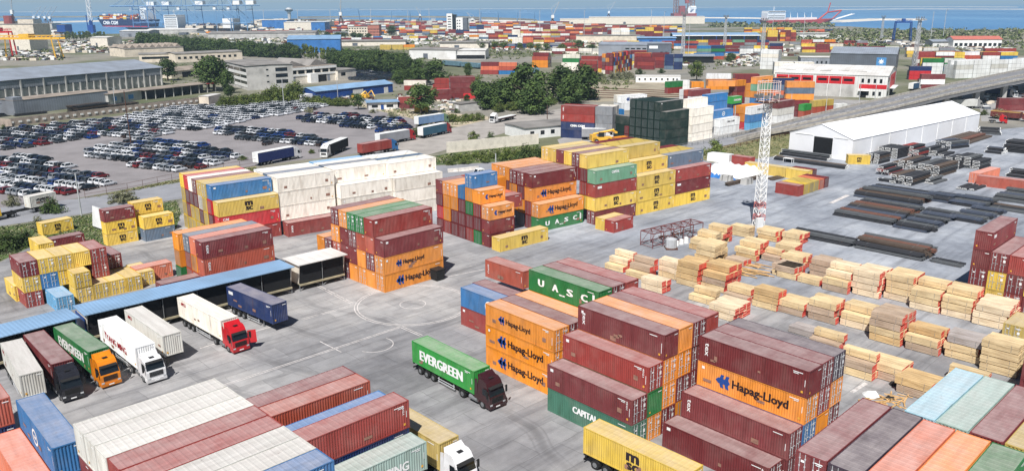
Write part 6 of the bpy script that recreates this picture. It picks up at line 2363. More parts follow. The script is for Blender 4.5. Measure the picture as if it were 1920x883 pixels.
taper_lattice(mp, 0, HM, 0.86, 0.56, 0.09, 20, lambda k: 1 if k in (1, 3) else 0)
mp.obj('lattice_shaft', ['white_paint', mat('faded_red', (196, 122, 118), 0.7)], lm)
mb = MB()
mb.box(-1.9, 1.9, -1.9, 1.9, HM, HM + 0.12)
mb.obj('platform', 'rust_steel', lm)
mb = MB()
for i in range(12):
    a = 2 * math.pi * i / 12
    x, y = math.cos(a) * 2.2, math.sin(a) * 2.2
    mb.bar((x, y, HM + 0.1), (x, y, HM + 4.2), 0.06)
    a2 = 2 * math.pi * (i + 1) / 12
    for z in (0.4, 2.2, 4.0):
        mb.bar((x, y, HM + z), (math.cos(a2) * 2.2, math.sin(a2) * 2.2, HM + z), 0.06)
mb.obj('lamp_cage', mat('cage_pink', (226, 206, 198), 0.6), lm)
for i in range(8):
    a = 2 * math.pi * i / 8
    mb = MB()
    x, y = math.cos(a) * 2.3, math.sin(a) * 2.3
    mb.box(x - 0.35, x + 0.35, y - 0.35, y + 0.35, HM + 0.9, HM + 1.5)
    mb.obj('floodlight', 'grey_steel', lm)
mb = MB()
mb.box(-1.7, -0.2, -1.9, -1.2, 0, 2.2)
mb.obj('switch_cabinet', 'white_paint', lm)
mb = MB()
mb.box(-1.6, 1.6, -1.6, 1.6, 0, 0.18)
mb.obj('footing', 'concrete', lm)


def far_mast(px, py, top, label, m='galvanised'):
    p = g(px, py)
    h = zof(px, py, top)
    o = empty('lattice_mast', (p.x, p.y, 0))
    tag(o, label, 'light mast', 'lattice light masts')
    mb = MB()
    taper_lattice(mb, 0, h, 1.3, 0.8, 0.16, max(8, int(h / 2.6)))
    mb.obj('shaft', m, o)
    mb = MB()
    mb.box(-2.2, 2.2, -2.2, 2.2, h, h + 0.4)
    for a in range(8):
        t = math.pi * a / 4
        mb.bar((math.cos(t) * 2.2, math.sin(t) * 2.2, h + 0.4), (math.cos(t) * 2.6, math.sin(t) * 2.6, h + 2.2), 0.25)
    mb.obj('lamp_head', 'grey_steel', o)


far_mast(1279, 118, 28, 'pinkish lattice light mast left of the blue port shed')
far_mast(1358, 92, 33, 'grey lattice light mast in front of the blue port shed')
far_mast(1428, 118, 40, 'pale lattice light mast beside the white reefers')
far_mast(1652, 76, 33, 'pale lattice light mast right of the shore trees')
far_mast(1714, 128, 38, 'pale lattice light mast beside the star hall')


def pole(px, py, top, label, name='lamp_post', r=0.09, heads=1, m='galvanised'):
    p = g(px, py)
    h = zof(px, py, top)
    o = empty(name, (p.x, p.y, 0))
    tag(o, label, 'lamp post', 'lamp posts and poles')
    mb = MB()
    k = max(1.0, p.length / 500)
    mb.bar((0, 0, 0), (0, 0, h), r * 1.5 * k, n=6, r2=r * k)
    mb.obj('post', m, o)
    if heads:
        mb = MB()
        for s in ((-1, 1) if heads == 2 else (1,)):
            mb.bar((0, 0, h - 0.1), (s * 1.3, -0.2, h + 0.15), 0.06 * k)
            mb.box(min(s * 1.0, s * 1.9), max(s * 1.0, s * 1.9), -0.4 * k, 0.1, h + 0.08, h + 0.25 * k)
        mb.obj('lamp_head', 'grey_steel', o)


for i, (x, y, t, lb, hd) in enumerate([
        (153, 405, 325, 'slim pale lamp post on the verge of the port road', 0), (246, 274, 170, 'tall rusty floodlight pole in the centre car lot', 2), (217, 205, 165, 'short floodlight pole by the annex', 2),
        (533, 205, 148, 'pale lamp post among the white cars', 1), (930, 335, 288, 'grey lamp post beside the ring road barriers', 0), (634, 190, 145, 'leaning pale pole in front of the blue shed', 0), (1026, 230, 198, 'dark pole by the access road', 0),
        (1241, 262, 215, 'pale lamp post in front of the dark green wall', 1), (1376, 248, 198, 'thin pole before the blue container', 0), (1482, 212, 176, 'thin pole before the dark red container', 0), (1548, 212, 181, 'thin pole before the yellow boxes', 0),
        (1610, 198, 152, 'thin pole before the red-white hall', 0), (1640, 190, 158, 'second thin pole before the red-white hall', 0), (1760, 165, 132, 'white pole by the dark red boxes', 0), (1768, 72, 20, 'tall floodlight pole at the far shore', 1), (1745, 72, 22, 'slim pole left of the shore floodlight', 0), (1506, 75, 30, 'white pole beside the far red stack', 1), (1448, 62, 28, 'thin pole at the far basin', 1),
        (1220, 62, 19, 'thin pole in front of the transit shed', 1), (1244, 70, 23, 'second thin pole in front of the transit shed', 1), (1095, 70, 20, 'thin white pole at the long yard', 1), (1012, 62, 20, 'thin pole by the second yard gantry', 1), (975, 60, 20, 'thin pole left of the second yard gantry', 1), (900, 60, 18, 'thin pole right of the tower block', 1), (805, 45, 16, 'thin pole left of the tower block', 0), (696, 48, 17, 'thin pole over the brick-red block', 0), (620, 45, 18, 'thin pole by the tall lattice crane', 0), (559, 42, 18, 'thin pole right of the control tower', 0), (495, 40, 18, 'thin pole left of the control tower', 0), (766, 62, 20, 'pale pole at the distant terminal', 0), (1290, 112, 42, 'thin pole beside the pinkish mast', 0)]):
    pole(x, y, t, lb, heads=hd, m='rust_steel' if 'rusty' in lb or 'dark pole' in lb else 'galvanised', r=0.12)

# ------------------------------------------------------------------ viaduct with railings and piers
up_px = [(1372, 256, 0.0), (1433, 242.3, 0.5), (1502, 224, 1.6), (1606, 198.5, 4.0), (1700, 177, 5.8), (1804, 155, 7.4), (1925, 130.5, 8.6), (2080, 98, 9.5)]
lo_px = [(1382, 268, 0.0), (1433, 254.5, 0.5), (1500, 242, 1.6), (1600, 221, 4.0), (1680, 203.5, 5.8), (1770, 181, 7.4), (1925, 149, 8.6), (2090, 116, 9.5)]
va = empty('viaduct', (0, 0, 0))
tag(va, 'rising concrete road viaduct on dark piers behind the tent', 'viaduct')
UP = [Vector((*g(x, y, z), z)) for x, y, z in up_px]
LO = [Vector((*g(x, y, z), z)) for x, y, z in lo_px]
mb = MB()
for i in range(len(UP) - 1):
    a, b, c, d = LO[i], LO[i + 1], UP[i + 1], UP[i]
    dz = Vector((0, 0, 1.3 if i > 1 else 0.15))
    mb.hexa([a - dz, b - dz, c - dz, d - dz], [p + Vector((0, 0, 0.03)) for p in (a, b, c, d)])
deck = mb.obj('deck', mat('viaduct_road', (128, 128, 131), 0.9, 0.15, 0.2), va)
for nm, fr, hgt, wd in (('parapet', 0.0, 0.95, 0.3), ('parapet', 1.0, 0.95, 0.3), ('median_barrier', 0.42, 0.8, 0.35)):
    mb = MB()
    for i in range(len(UP) - 1):
        a = LO[i].lerp(UP[i], fr)
        b = LO[i + 1].lerp(UP[i + 1], fr)
        n_ = Vector((-(b - a).y, (b - a).x, 0)).normalized() * wd / 2
        z = Vector((0, 0, 0.034))
        mb.hexa([a - n_ + z, b - n_ + z, b + n_ + z, a + n_ + z], [p + Vector((0, 0, hgt)) for p in (a - n_, b - n_, b + n_, a + n_)])
    mb.obj(nm, 'concrete', va)
for fr in (0.2, 0.7):
    mb = MB()
    for i in range(len(UP) - 1):
        for f in range(0, 10, 2):
            a = LO[i].lerp(LO[i + 1], f / 10).lerp(UP[i].lerp(UP[i + 1], f / 10), fr)
            b = LO[i].lerp(LO[i + 1], (f + 1) / 10).lerp(UP[i].lerp(UP[i + 1], (f + 1) / 10), fr)
            n_ = Vector((-(b - a).y, (b - a).x, 0)).normalized() * 0.12
            z = Vector((0, 0, 0.038))
            mb.quad(a - n_ + z, b - n_ + z, b + n_ + z, a + n_ + z)
    mb.obj('lane_marking', 'white_paint', deck)
for i, f in ((3, 0.4), (3, 0.95), (4, 0.5), (5, 0.0), (5, 0.35), (5, 0.7), (6, 0.1)):
    for fr in (0.12, 0.55, 0.9):
        p = LO[i].lerp(LO[i + 1], f).lerp(UP[i].lerp(UP[i + 1], f), fr)
        mb = MB()
        mb.box(p.x - 1.0, p.x + 1.0, p.y - 1.0, p.y + 1.0, 0, p.z - 1.3)
        mb.obj('pier', 'grey_plaster', va)


def railing(name, label, pts, h, step, m, rails=(1.0, 0.55), r=0.05, cat='railing', mesh=None):
    o = empty(name, (0, 0, 0))
    tag(o, label, cat)
    ps = MB()
    rl = MB()
    for i in range(len(pts) - 1):
        a, b = Vector((*g(*pts[i]), 0)), Vector((*g(*pts[i + 1]), 0))
        L = (b - a).length
        n = max(1, int(L / step))
        for k in range(n):
            p = a.lerp(b, k / n)
            ps.bar(p, p + Vector((0, 0, h)), r)
        for f in rails:
            rl.bar(a + Vector((0, 0, h * f)), b + Vector((0, 0, h * f)), r * 0.8)
    tag(ps.obj('post_row', m, o), kind='stuff')
    rl.obj('rail', m, o)
    return o


railing('guard_rail', 'grey guard rail along the slip road before the viaduct', [(1240, 284), (1330, 268), (1372, 258), (1440, 243)], 1.2, 3.0, 'grey_steel', r=0.09)
railing('guard_rail', 'lower guard rail on the grass bank beside the tent', [(1340, 284), (1400, 272), (1440, 263), (1482, 254)], 1.1, 3.0, 'rust_steel', r=0.09)
railing('fence', 'rusty mesh fence between the car lot and the port road', [(160, 372), (240, 360), (323, 342), (420, 322), (480, 312)], 2.2, 3.4, 'rust_steel', rails=(1.0, 0.5, 0.1), r=0.05, cat='fence')
railing('fence', 'thin mesh fence on the grass beside the ring road', [(838, 350), (900, 343), (966, 336)], 2.2, 4.5, 'grey_steel', rails=(1.0, 0.1), r=0.05, cat='fence')
railing('fence', 'thin fence in front of the cream container wall', [(1270, 274), (1330, 262), (1400, 250)], 2.0, 3.5, 'galvanised', rails=(1.0,), r=0.05, cat='fence')

# concrete barriers on the ring road
bp_ = [(849, 322.5), (869, 320.8), (888, 318.5), (937, 316.5), (966, 312.5), (993, 309)]
for i, (x, y) in enumerate(bp_):
    p = g(x, y)
    d = (g(993, 309) - g(849, 322.5)).normalized()
    o = empty('concrete_barrier', (p.x, p.y, 0), math.atan2(d.y, d.x))
    mb = MB()
    mb.extrude_y([(-1.5, 0), (1.5, 0), (1.5, 0.95), (-1.5, 0.95)], -0.14, 0.14)
    mb.hexa([(-1.5, -0.35, 0.0), (1.5, -0.35, 0.0), (1.5, 0.35, 0.0), (-1.5, 0.35, 0.0)], [(-1.5, -0.3, 0.25), (1.5, -0.3, 0.25), (1.5, 0.3, 0.25), (-1.5, 0.3, 0.25)])
    mb.obj('block', mat('barrier_white', (222, 216, 208), 0.9), o)
    tag(o, f"white concrete road barrier, {nth(i)} from the left on the ring road", 'barrier', 'concrete barriers on the ring road')

# white yard wall behind the verge (half hidden by bushes)
vw = Bld('yard_wall', 'white plastered yard wall between the ring road and the lorry park', 'wall', (838, 287), (1010, 270))
vw.box('panel_run', 'cream_wall', 0, vw.L, 0, 0.3, 0, 3.4)
vr = Bld('flat_roof_building', 'flat grey-roofed white building behind the yard wall', 'building', (985, 262), (1085, 252))
vr.walls(0, vr.L, 0, 14, 3.8, 'white_paint')
vr.roof(0, vr.L, 0, 14, 3.8, 'bitumen', 0.2)
vr.front('window', 'glass', [(2 + k * 4.2, 3.6 + k * 4.2, 1.2, 2.6) for k in range(5)])

# green freight wagons by the white warehouses
for i in range(5):
    a = g(832 + i * 36, 124 + i * 3.2)
    b = g(832 + i * 36 + 34, 124 + i * 3.2 + 3.0)
    d = (b - a)
    o = empty('freight_wagon', (a.x, a.y, 0), math.atan2(d.y, d.x))
    tag(o, f"grey-green freight wagon, {nth(i)} from the left, below the white warehouses", 'wagon', 'freight wagons on the siding')
    Lw = d.length * 0.95
    mb = MB()
    mb.extrude_y([(0, 1.1), (Lw, 1.1), (Lw, 3.6), (Lw - 1, 4.1), (1, 4.1), (0, 3.6)], -1.5, 1.5)
    mb.obj('wagon_body', mat('wagon_green', (96, 126, 140), 0.6, 0.2), o)
    mb = MB()
    mb.box(0.5, Lw - 0.5, -1.2, 1.2, 0.7, 1.08)
    for x in (1.6, 3.4, Lw - 3.4, Lw - 1.6):
        mb.bar((x, -0.9, 0.46), (x, 0.9, 0.46), 0.46, n=10)
    mb.obj('running_gear', 'dark_steel', o)
# dark red wagons at the right edge
for i in range(2):
    a = g(1858 + i * 60, 222 + i * 6)
    b = g(1858 + i * 60 + 58, 222 + i * 6 + 5)
    d = (b - a)
    o = empty('freight_wagon', (a.x, a.y, 0), math.atan2(d.y, d.x))
    tag(o, ('nearer' if i else 'farther') + ' dark red open wagon with a yellow rim at the right edge', 'wagon', 'open wagons at the right edge')
    Lw = d.length * 0.96
    mb = MB()
    mb.box(0, Lw, -1.5, 1.5, 1.0, 3.2)
    mb.obj('wagon_body', mat('wagon_red', (104, 48, 44), 0.7, 0.25), o)
    mb = MB()
    for y in (-1.53, 1.45):
        mb.box(0, Lw, y, y + 0.08, 3.0, 3.3)
    mb.obj('rim', mat('rim_yellow', (196, 160, 90), 0.7), o)
    mb = MB()
    mb.box(0.5, Lw - 0.5, -1.2, 1.2, 0.6, 0.98)
    for x in (1.6, 3.4, Lw - 3.4, Lw - 1.6):
        mb.bar((x, -0.9, 0.46), (x, 0.9, 0.46), 0.46, n=10)
    mb.obj('running_gear', 'dark_steel', o)
# red forklift and lorries below the viaduct
tractor(g(1888, 232), R(-30), (190, 30, 34), 'red lorry tractor at the far end of the pipe yard', 'low')
road_truck((1850, 178), (1905, 184), 'white lorry tractor under the viaduct', (228, 230, 232), (40, 58, 108), 'navy curtain-sided trailer under the viaduct', 13.4)
road_truck((1780, 205), (1838, 203), 'grey lorry tractor in the viaduct shade', (150, 150, 150), (206, 206, 202), 'white box trailer in the viaduct shade', 13.4)
road_truck((1818, 190), (1830, 188), 'second white lorry tractor under the viaduct', (222, 222, 222), (222, 222, 222), '', 8, 'none')
road_truck((1925, 144), (1893, 150), 'white lorry tractor behind the viaduct end', (226, 228, 230), (226, 226, 226), '', 8, 'none')
road_truck((1668, 178), (1722, 168), 'white lorry tractor beside the red-white hall', (228, 228, 228), (48, 84, 120), 'short blue trailer beside the red-white hall', 8.0)
road_truck((1120, 232), (1148, 240), 'white lorry tractor beside the blue lettered boxes', (230, 230, 230), (230, 230, 230), '', 8, 'none')
road_truck((1112, 262), (1150, 262), 'second white lorry tractor left of the dark green wall', (226, 226, 226), (150, 152, 156), 'grey trailer left of the dark green wall', 8.0)
for i, (x, y, yw, lb) in enumerate([(1405, 118, 200, 'white lorry facing left by the tank works'), (1380, 120, 180, 'white lorry left of its twin by the tank works')]):
    tractor(g(x, y), R(yw), (230, 230, 230), lb, 'high')
for i in range(5):
    p = g(1204 + i * 13, 78.5)
    o = empty('blue_trailer', (p.x, p.y, 0), R(-6))
    tag(o, f"blue tarpaulin trailer, {nth(i)} from the left, in front of the flat blue roof", 'trailer', 'blue trailers by the port shed')
    mb = MB()
    mb.box(0, 11, -1.3, 1.3, 1.1, 4.0)
    mb.obj('box_body', 'blue_cladding', o)
    mb = MB()
    mb.box(0.3, 10.7, -1.1, 1.1, 0.4, 1.08)
    mb.obj('running_gear', 'dark_steel', o)

# ------------------------------------------------------------------ yard odds and ends
# white tarpaulin heap with blue sheet
p = g(1374, 324)
tp = MB()
NX, NY = 44, 18
rr = random.Random(3)
hz = {}
for i in range(NX + 1):
    for j in range(NY + 1):
        x, y = i / NX, j / NY
        e = min(x, 1 - x) * 5.5
        f = min(y, 1 - y) * 3.4
        z = min(1, e) * min(1, f)
        hz[i, j] = 2.3 * z ** 0.6 * (0.8 + 0.12 * math.sin(i * 0.9 + j) + 0.14 * math.sin(i * 0.33 - j * 0.7)) + rr.uniform(-0.06, 0.06) * z
        tp.v.append(((x - 0.5) * 15, (y - 0.5) * 13, hz[i, j] + 0.02))
for i in range(NX):
    for j in range(NY):
        a = i * (NY + 1) + j
        tp.f.append((a, a + NY + 1, a + NY + 2, a + 1))
        tp.m.append(0)
th = tp.obj('tarpaulin_heap', 'white_paint')
th.location = (p.x, p.y, 0)
th.rotation_euler[2] = R(-43)
tag(th, 'goods heaped under a crumpled white tarpaulin at the yard edge', 'tarpaulin')
bt = MB()
for k in range(26):
    x = -8 + k * 0.5
    s_ = rr.uniform(0.6, 1.4)
    y = -7.2 + rr.uniform(-0.9, 0.5)
    top = (x, y, s_)
    ring = [(x + math.cos(t * 1.05) * rr.uniform(0.6, 1.0), y + math.sin(t * 1.05) * rr.uniform(0.6, 1.0), 0.03) for t in range(6)]
    bt.add([top] + ring, [(0, 1 + t, 1 + (t + 1) % 6) for t in range(6)])
b_ = bt.obj('blue_sheet', mat('tarp_blue', (40, 110, 180), 0.5, 0.2, 1.2))
b_.location = (p.x - 1, p.y - 1, 0)
b_.rotation_euler[2] = R(-43)
tag(b_, 'crumpled blue plastic sheet along the foot of the white tarpaulin', 'tarpaulin')
q = g(1325, 302)
wb = empty('wrapped_crate', (q.x, q.y, 0), R(-40))
tag(wb, 'white wrapped crate behind the tarpaulin heap', 'crate')
mb = MB()
mb.hexa([(0, 0, 0), (7, 0, 0), (7, 3.5, 0), (0, 3.5, 0)], [(0.1, 0.1, 2.4), (6.9, 0.1, 2.5), (6.8, 3.3, 2.4), (0.1, 3.4, 2.3)])
mb.obj('wrap', 'white_paint', wb)
for i, (x, y, yw) in enumerate(((1362, 339, -40), (1400, 345, 40))):
    q = g(x, y)
    o = empty('cargo_bale', (q.x, q.y, 0), R(yw))
    tag(o, ('grey strapped bale on the blue sheet' if i == 0 else 'grey bale at the right end of the blue sheet'), 'bale')
    mb = MB()
    mb.hexa([(-1.6, -0.9, 0), (1.6, -0.9, 0), (1.6, 0.9, 0), (-1.6, 0.9, 0)], [(-1.4, -0.8, 1.5), (1.5, -0.8, 1.4), (1.4, 0.8, 1.5), (-1.5, 0.8, 1.5)])
    mb.obj('pack', 'grey_plaster', o)
    mb = MB()
    for xx in (-0.8, 0.8):
        mb.box(xx - 0.05, xx + 0.05, -0.93, 0.93, 0, 1.53)
    mb.obj('strap', 'dark_steel', o)
# rusty steel frame with white bags
A2 = lambda x, y: (1120 + x / 4.013, 400 + y / 4.013)
fa, fb_ = g(*A2(415, 268)), g(*A2(790, 175))
fd = (fb_ - fa)
fr = empty('truss_structure', (fa.x, fa.y, 0), math.atan2(fd.y, fd.x))
tag(fr, 'long rusty steel frame structure standing on the open quay', 'steel frame')
FL = fd.length
mb = MB()
for k in range(6):
    x = FL * k / 5
    for y in (0, 3.2):
        mb.bar((x, y, 0), (x, y, 2.9), 0.1)
    mb.bar((x, 0, 2.9), (x, 3.2, 2.9), 0.1)
    mb.bar((x, 0, 0.3), (x, 3.2, 0.3), 0.07)
mb.obj('upright', mat('frame_red', (110, 66, 66), 0.8, 0.25, 1.0), fr)
mb = MB()
for y in (0, 3.2):
    mb.bar((0, y, 2.9), (FL, y, 2.9), 0.11)
    mb.bar((0, y, 0.5), (FL, y, 0.5), 0.08)
for k in range(5):
    x0, x1 = FL * k / 5, FL * (k + 1) / 5
    mb.bar((x0, 0, 2.9), (x1, 3.2, 2.9), 0.07)
    mb.bar((x1, 0, 2.9), (x0, 3.2, 2.9), 0.07)
    mb.bar((x0, 3.2, 0.4), (x1, 3.2, 2.9), 0.06)
mb.obj('lattice_beam', MATS['frame_red'], fr)
hpile = MB()
for k in range(24):
    x = rr.uniform(3, FL - 2)
    hpile.bar((x, rr.uniform(0.4, 2.6), rr.uniform(0.6, 1.8)), (x + rr.uniform(-3, 3), rr.uniform(0.4, 2.6), rr.uniform(0.6, 1.8)), 0.08)
hpile.obj('rod_load', 'rust_steel', fr)
for i in range(7):
    x = 4.0 + i * 1.35 + (1.6 if i > 3 else 0)
    ux_, uy_ = fd.normalized()
    q = Vector((fa.x + ux_ * x + uy_ * 1.1, fa.y + uy_ * x - ux_ * 1.1))
    mb = MB()
    h_ = rr.uniform(0.75, 1.2)
    mb.bar((0, 0, 0), (0, 0, h_), 0.5, n=8, r2=0.42)
    mb.bar((0, 0, h_), (0.05, 0, h_ + 0.16), 0.3, n=6, r2=0.08)
    o = mb.obj('bulk_bag', 'white_paint')
    o.location = (q.x, q.y, 0)
    tag(o, f"white bulk bag, {nth(i)} from the left at the foot of the steel frame", 'bag', 'bulk bags by the steel frame')
q = g(1258, 466)
o = empty('water_tank', (q.x, q.y, 0))
tag(o, 'grey-white plastic tank among the bulk bags', 'tank')
mb = MB()
mb.bar((0, 0, 0.3), (0, 0, 1.9), 1.1, n=14, r2=1.05)
mb.bar((0, 0, 1.9), (0, 0, 2.15), 1.05, n=14, r2=0.4)
mb.obj('vessel', 'galvanised', o)
mb = MB()
mb.box(-1.1, 1.1, -1.1, 1.1, 0.0, 0.3)
mb.obj('stand', 'rust_steel', o)
# black bin by the orange stack
q = g(820.5, 524)
o = empty('waste_bin', (q.x, q.y, 0), R(44))
tag(o, 'black box bin in front of the orange lettered container', 'bin')
mb = MB()
mb.hexa([(-0.8, -0.8, 0.15), (0.8, -0.8, 0.15), (0.8, 0.8, 0.15), (-0.8, 0.8, 0.15)], [(-0.95, -0.95, 1.9), (0.95, -0.95, 1.9), (0.95, 0.95, 1.9), (-0.95, 0.95, 1.9)])
mb.obj('tub', 'black_rubber', o)
mb = MB()
mb.box(-1.0, 1.0, -1.0, 1.0, 1.9, 2.0)
mb.obj('lid', 'dark_steel', o)
# small white board sign by the verge stack
q = g(183, 430)
o = empty('sign_board', (q.x, q.y, 0), R(-40))
tag(o, 'blank white board leaning beside the small dark red stack', 'board')
mb = MB()
mb.hexa([(-2.2, 0, 0.4), (2.2, 0, 0.4), (2.2, 0.08, 0.4), (-2.2, 0.08, 0.4)], [(-2.2, 0.5, 4.6), (2.2, 0.5, 4.6), (2.2, 0.58, 4.6), (-2.2, 0.58, 4.6)])
mb.obj('panel', 'white_paint', o)
mb = MB()
for x in (-1.8, 1.8):
    mb.bar((x, 0.1, 0), (x, 0.6, 4.5), 0.06)
mb.obj('leg', 'grey_steel', o)
# white machine frame beside the pipes, yellow reach stacker, scrap
q = g(1478, 305)
o = empty('work_bench', (q.x, q.y, 0), R(-45))
tag(o, 'small white steel bench among the dark pipes', 'bench')
mb = MB()
mb.box(-1.4, 1.4, -0.7, 0.7, 1.2, 1.3)
mb.obj('top', 'white_paint', o)
for x in (-1.3, 1.3):
    for y in (-0.6, 0.6):
        mb = MB()
        mb.bar((x, y, 0), (x, y, 1.2), 0.07)
        mb.obj('leg', 'white_paint', o)
q = g(1128, 268)
o = empty('reach_stacker', (q.x, q.y, 0), R(10))
tag(o, 'yellow reach stacker parked beside the dark green wall', 'reach stacker')
mb = MB()
mb.box(-3.5, 3.2, -1.6, 1.6, 0.8, 2.0)
mb.box(-3.8, -2.2, -1.6, 1.6, 0.9, 2.8)
mb.obj('body', 'crane_yellow', o)
mb = MB()
mb.bar((-3.0, 0, 3.0), (4.2, 0, 4.2), 0.35)
mb.box(3.8, 4.6, -2.6, 2.6, 3.4, 3.9)
mb.obj('boom', 'crane_yellow', o)
mb = MB()
mb.box(-1.2, 0.6, -0.8, 0.8, 2.0, 3.6)
mb.obj('cab', 'glass', o)
for x in (-2.2, 2.2):
    for y in (-1.4, 1.4):
        link('wheel', wheel_mesh(0.8, 0.7), o, None, (x, y, 0.8))
for i, (x, y, yw, rgb, lb) in enumerate([(668, 190, 20, 'crane_yellow', 'yellow digger among the scrap behind the scrub'), (684, 187, -30, 'crane_yellow', 'second yellow digger nearer the red boxes')]):
    q = g(x, y)
    o = empty('digger', (q.x, q.y, 0), R(yw))
    tag(o, lb, 'digger')
    mb = MB()
    mb.box(-2, 2, -1.4, 1.4, 1.0, 2.6)
    mb.obj('body', rgb, o)
    mb = MB()
    mb.bar((1.6, 0, 2.2), (4.6, 0, 4.6), 0.35)
    mb.bar((4.6, 0, 4.6), (6.4, 0, 1.8), 0.28)
    mb.obj('arm', rgb, o)
    mb = MB()
    for y_ in (-1.4, 1.4):
        mb.box(-2.2, 2.2, y_ - 0.35, y_ + 0.35, 0, 1.0)
    mb.obj('track', 'black_rubber', o)
# scrap and clutter masses
sc_ = MB()
rq = random.Random(11)
for (x0, x1, y0, y1, n, s_) in ((0, 110, 98, 114, 260, 2.2), (640, 700, 183, 196, 60, 1.2), (110, 260, 78, 100, 260, 2.6), (1690, 1840, 82, 92, 120, 2.2), (1560, 1700, 70, 82, 120, 2.6), (600, 880, 68, 84, 320, 2.6), (420, 640, 64, 84, 300, 2.8), (1360, 1460, 104, 124, 160, 1.6),
                                (260, 460, 60, 66, 120, 4), (0, 120, 50, 70, 160, 5), (300, 520, 46, 60, 160, 5), (480, 900, 38, 52, 260, 6), (900, 1240, 74, 96, 260, 2.0), (1190, 1290, 104, 124, 120, 1.5), (740, 860, 176, 212, 120, 0.9), (1290, 1500, 84, 106, 160, 2.0), (1720, 1900, 92, 112, 160, 1.8), (1780, 1960, 160, 205, 120, 1.0)):
    for k in range(n):
        q = g(rq.uniform(x0, x1), rq.uniform(y0, y1))
        a, b, c = rq.uniform(0.4, 1.6) * s_, rq.uniform(0.4, 1.4) * s_, rq.uniform(0.3, 1.0) * s_
        sc_.box(q.x - a, q.x + a, q.y - b, q.y + b, 0, c, rq.randrange(5))
tag(sc_.obj('port_clutter', ['rust_steel', 'grey_plaster', 'white_paint', 'dark_cladding', 'beige_plaster']), 'scattered scrap and small port gear between the far sheds', 'clutter', kind='stuff')
# ------------------------------------------------------------------ ground, roads, water
def sheet(name, pts, z, m, label=None, world=False):
    mb = MB()
    P = [(p if world else tuple(g(*p))) for p in pts]
    mb.poly([(p[0], p[1], z) for p in P])
    me = mb.mesh(name, [m])
    o = link(name, me)
    if sum((P[i][0] * P[(i + 1) % len(P)][1] - P[(i + 1) % len(P)][0] * P[i][1]) for i in range(len(P))) < 0:
        me.flip_normals()
    tag(o, None, None, None, 'structure')
    return o


def land_mat():
    m, nt, bs = _nt('port_land')
    v = wvec(nt)
    a = ramp(nt, noise(nt, 0.006, 8, v, 0.6), [(0.33, lin((128, 127, 122))), (0.47, lin((146, 141, 130))), (0.55, lin((112, 114, 88))), (0.66, lin((80, 92, 58)))])
    b = ramp(nt, noise(nt, 0.08, 6, v, 0.65), [(0.35, (0.7, 0.7, 0.7, 1)), (0.7, (1.05, 1.04, 1.02, 1))])
    nt.links.new(mixc(nt, 1.0, a, b, 'MULTIPLY'), bs.inputs['Base Color'])
    bs.inputs['Roughness'].default_value = 0.95
    return m


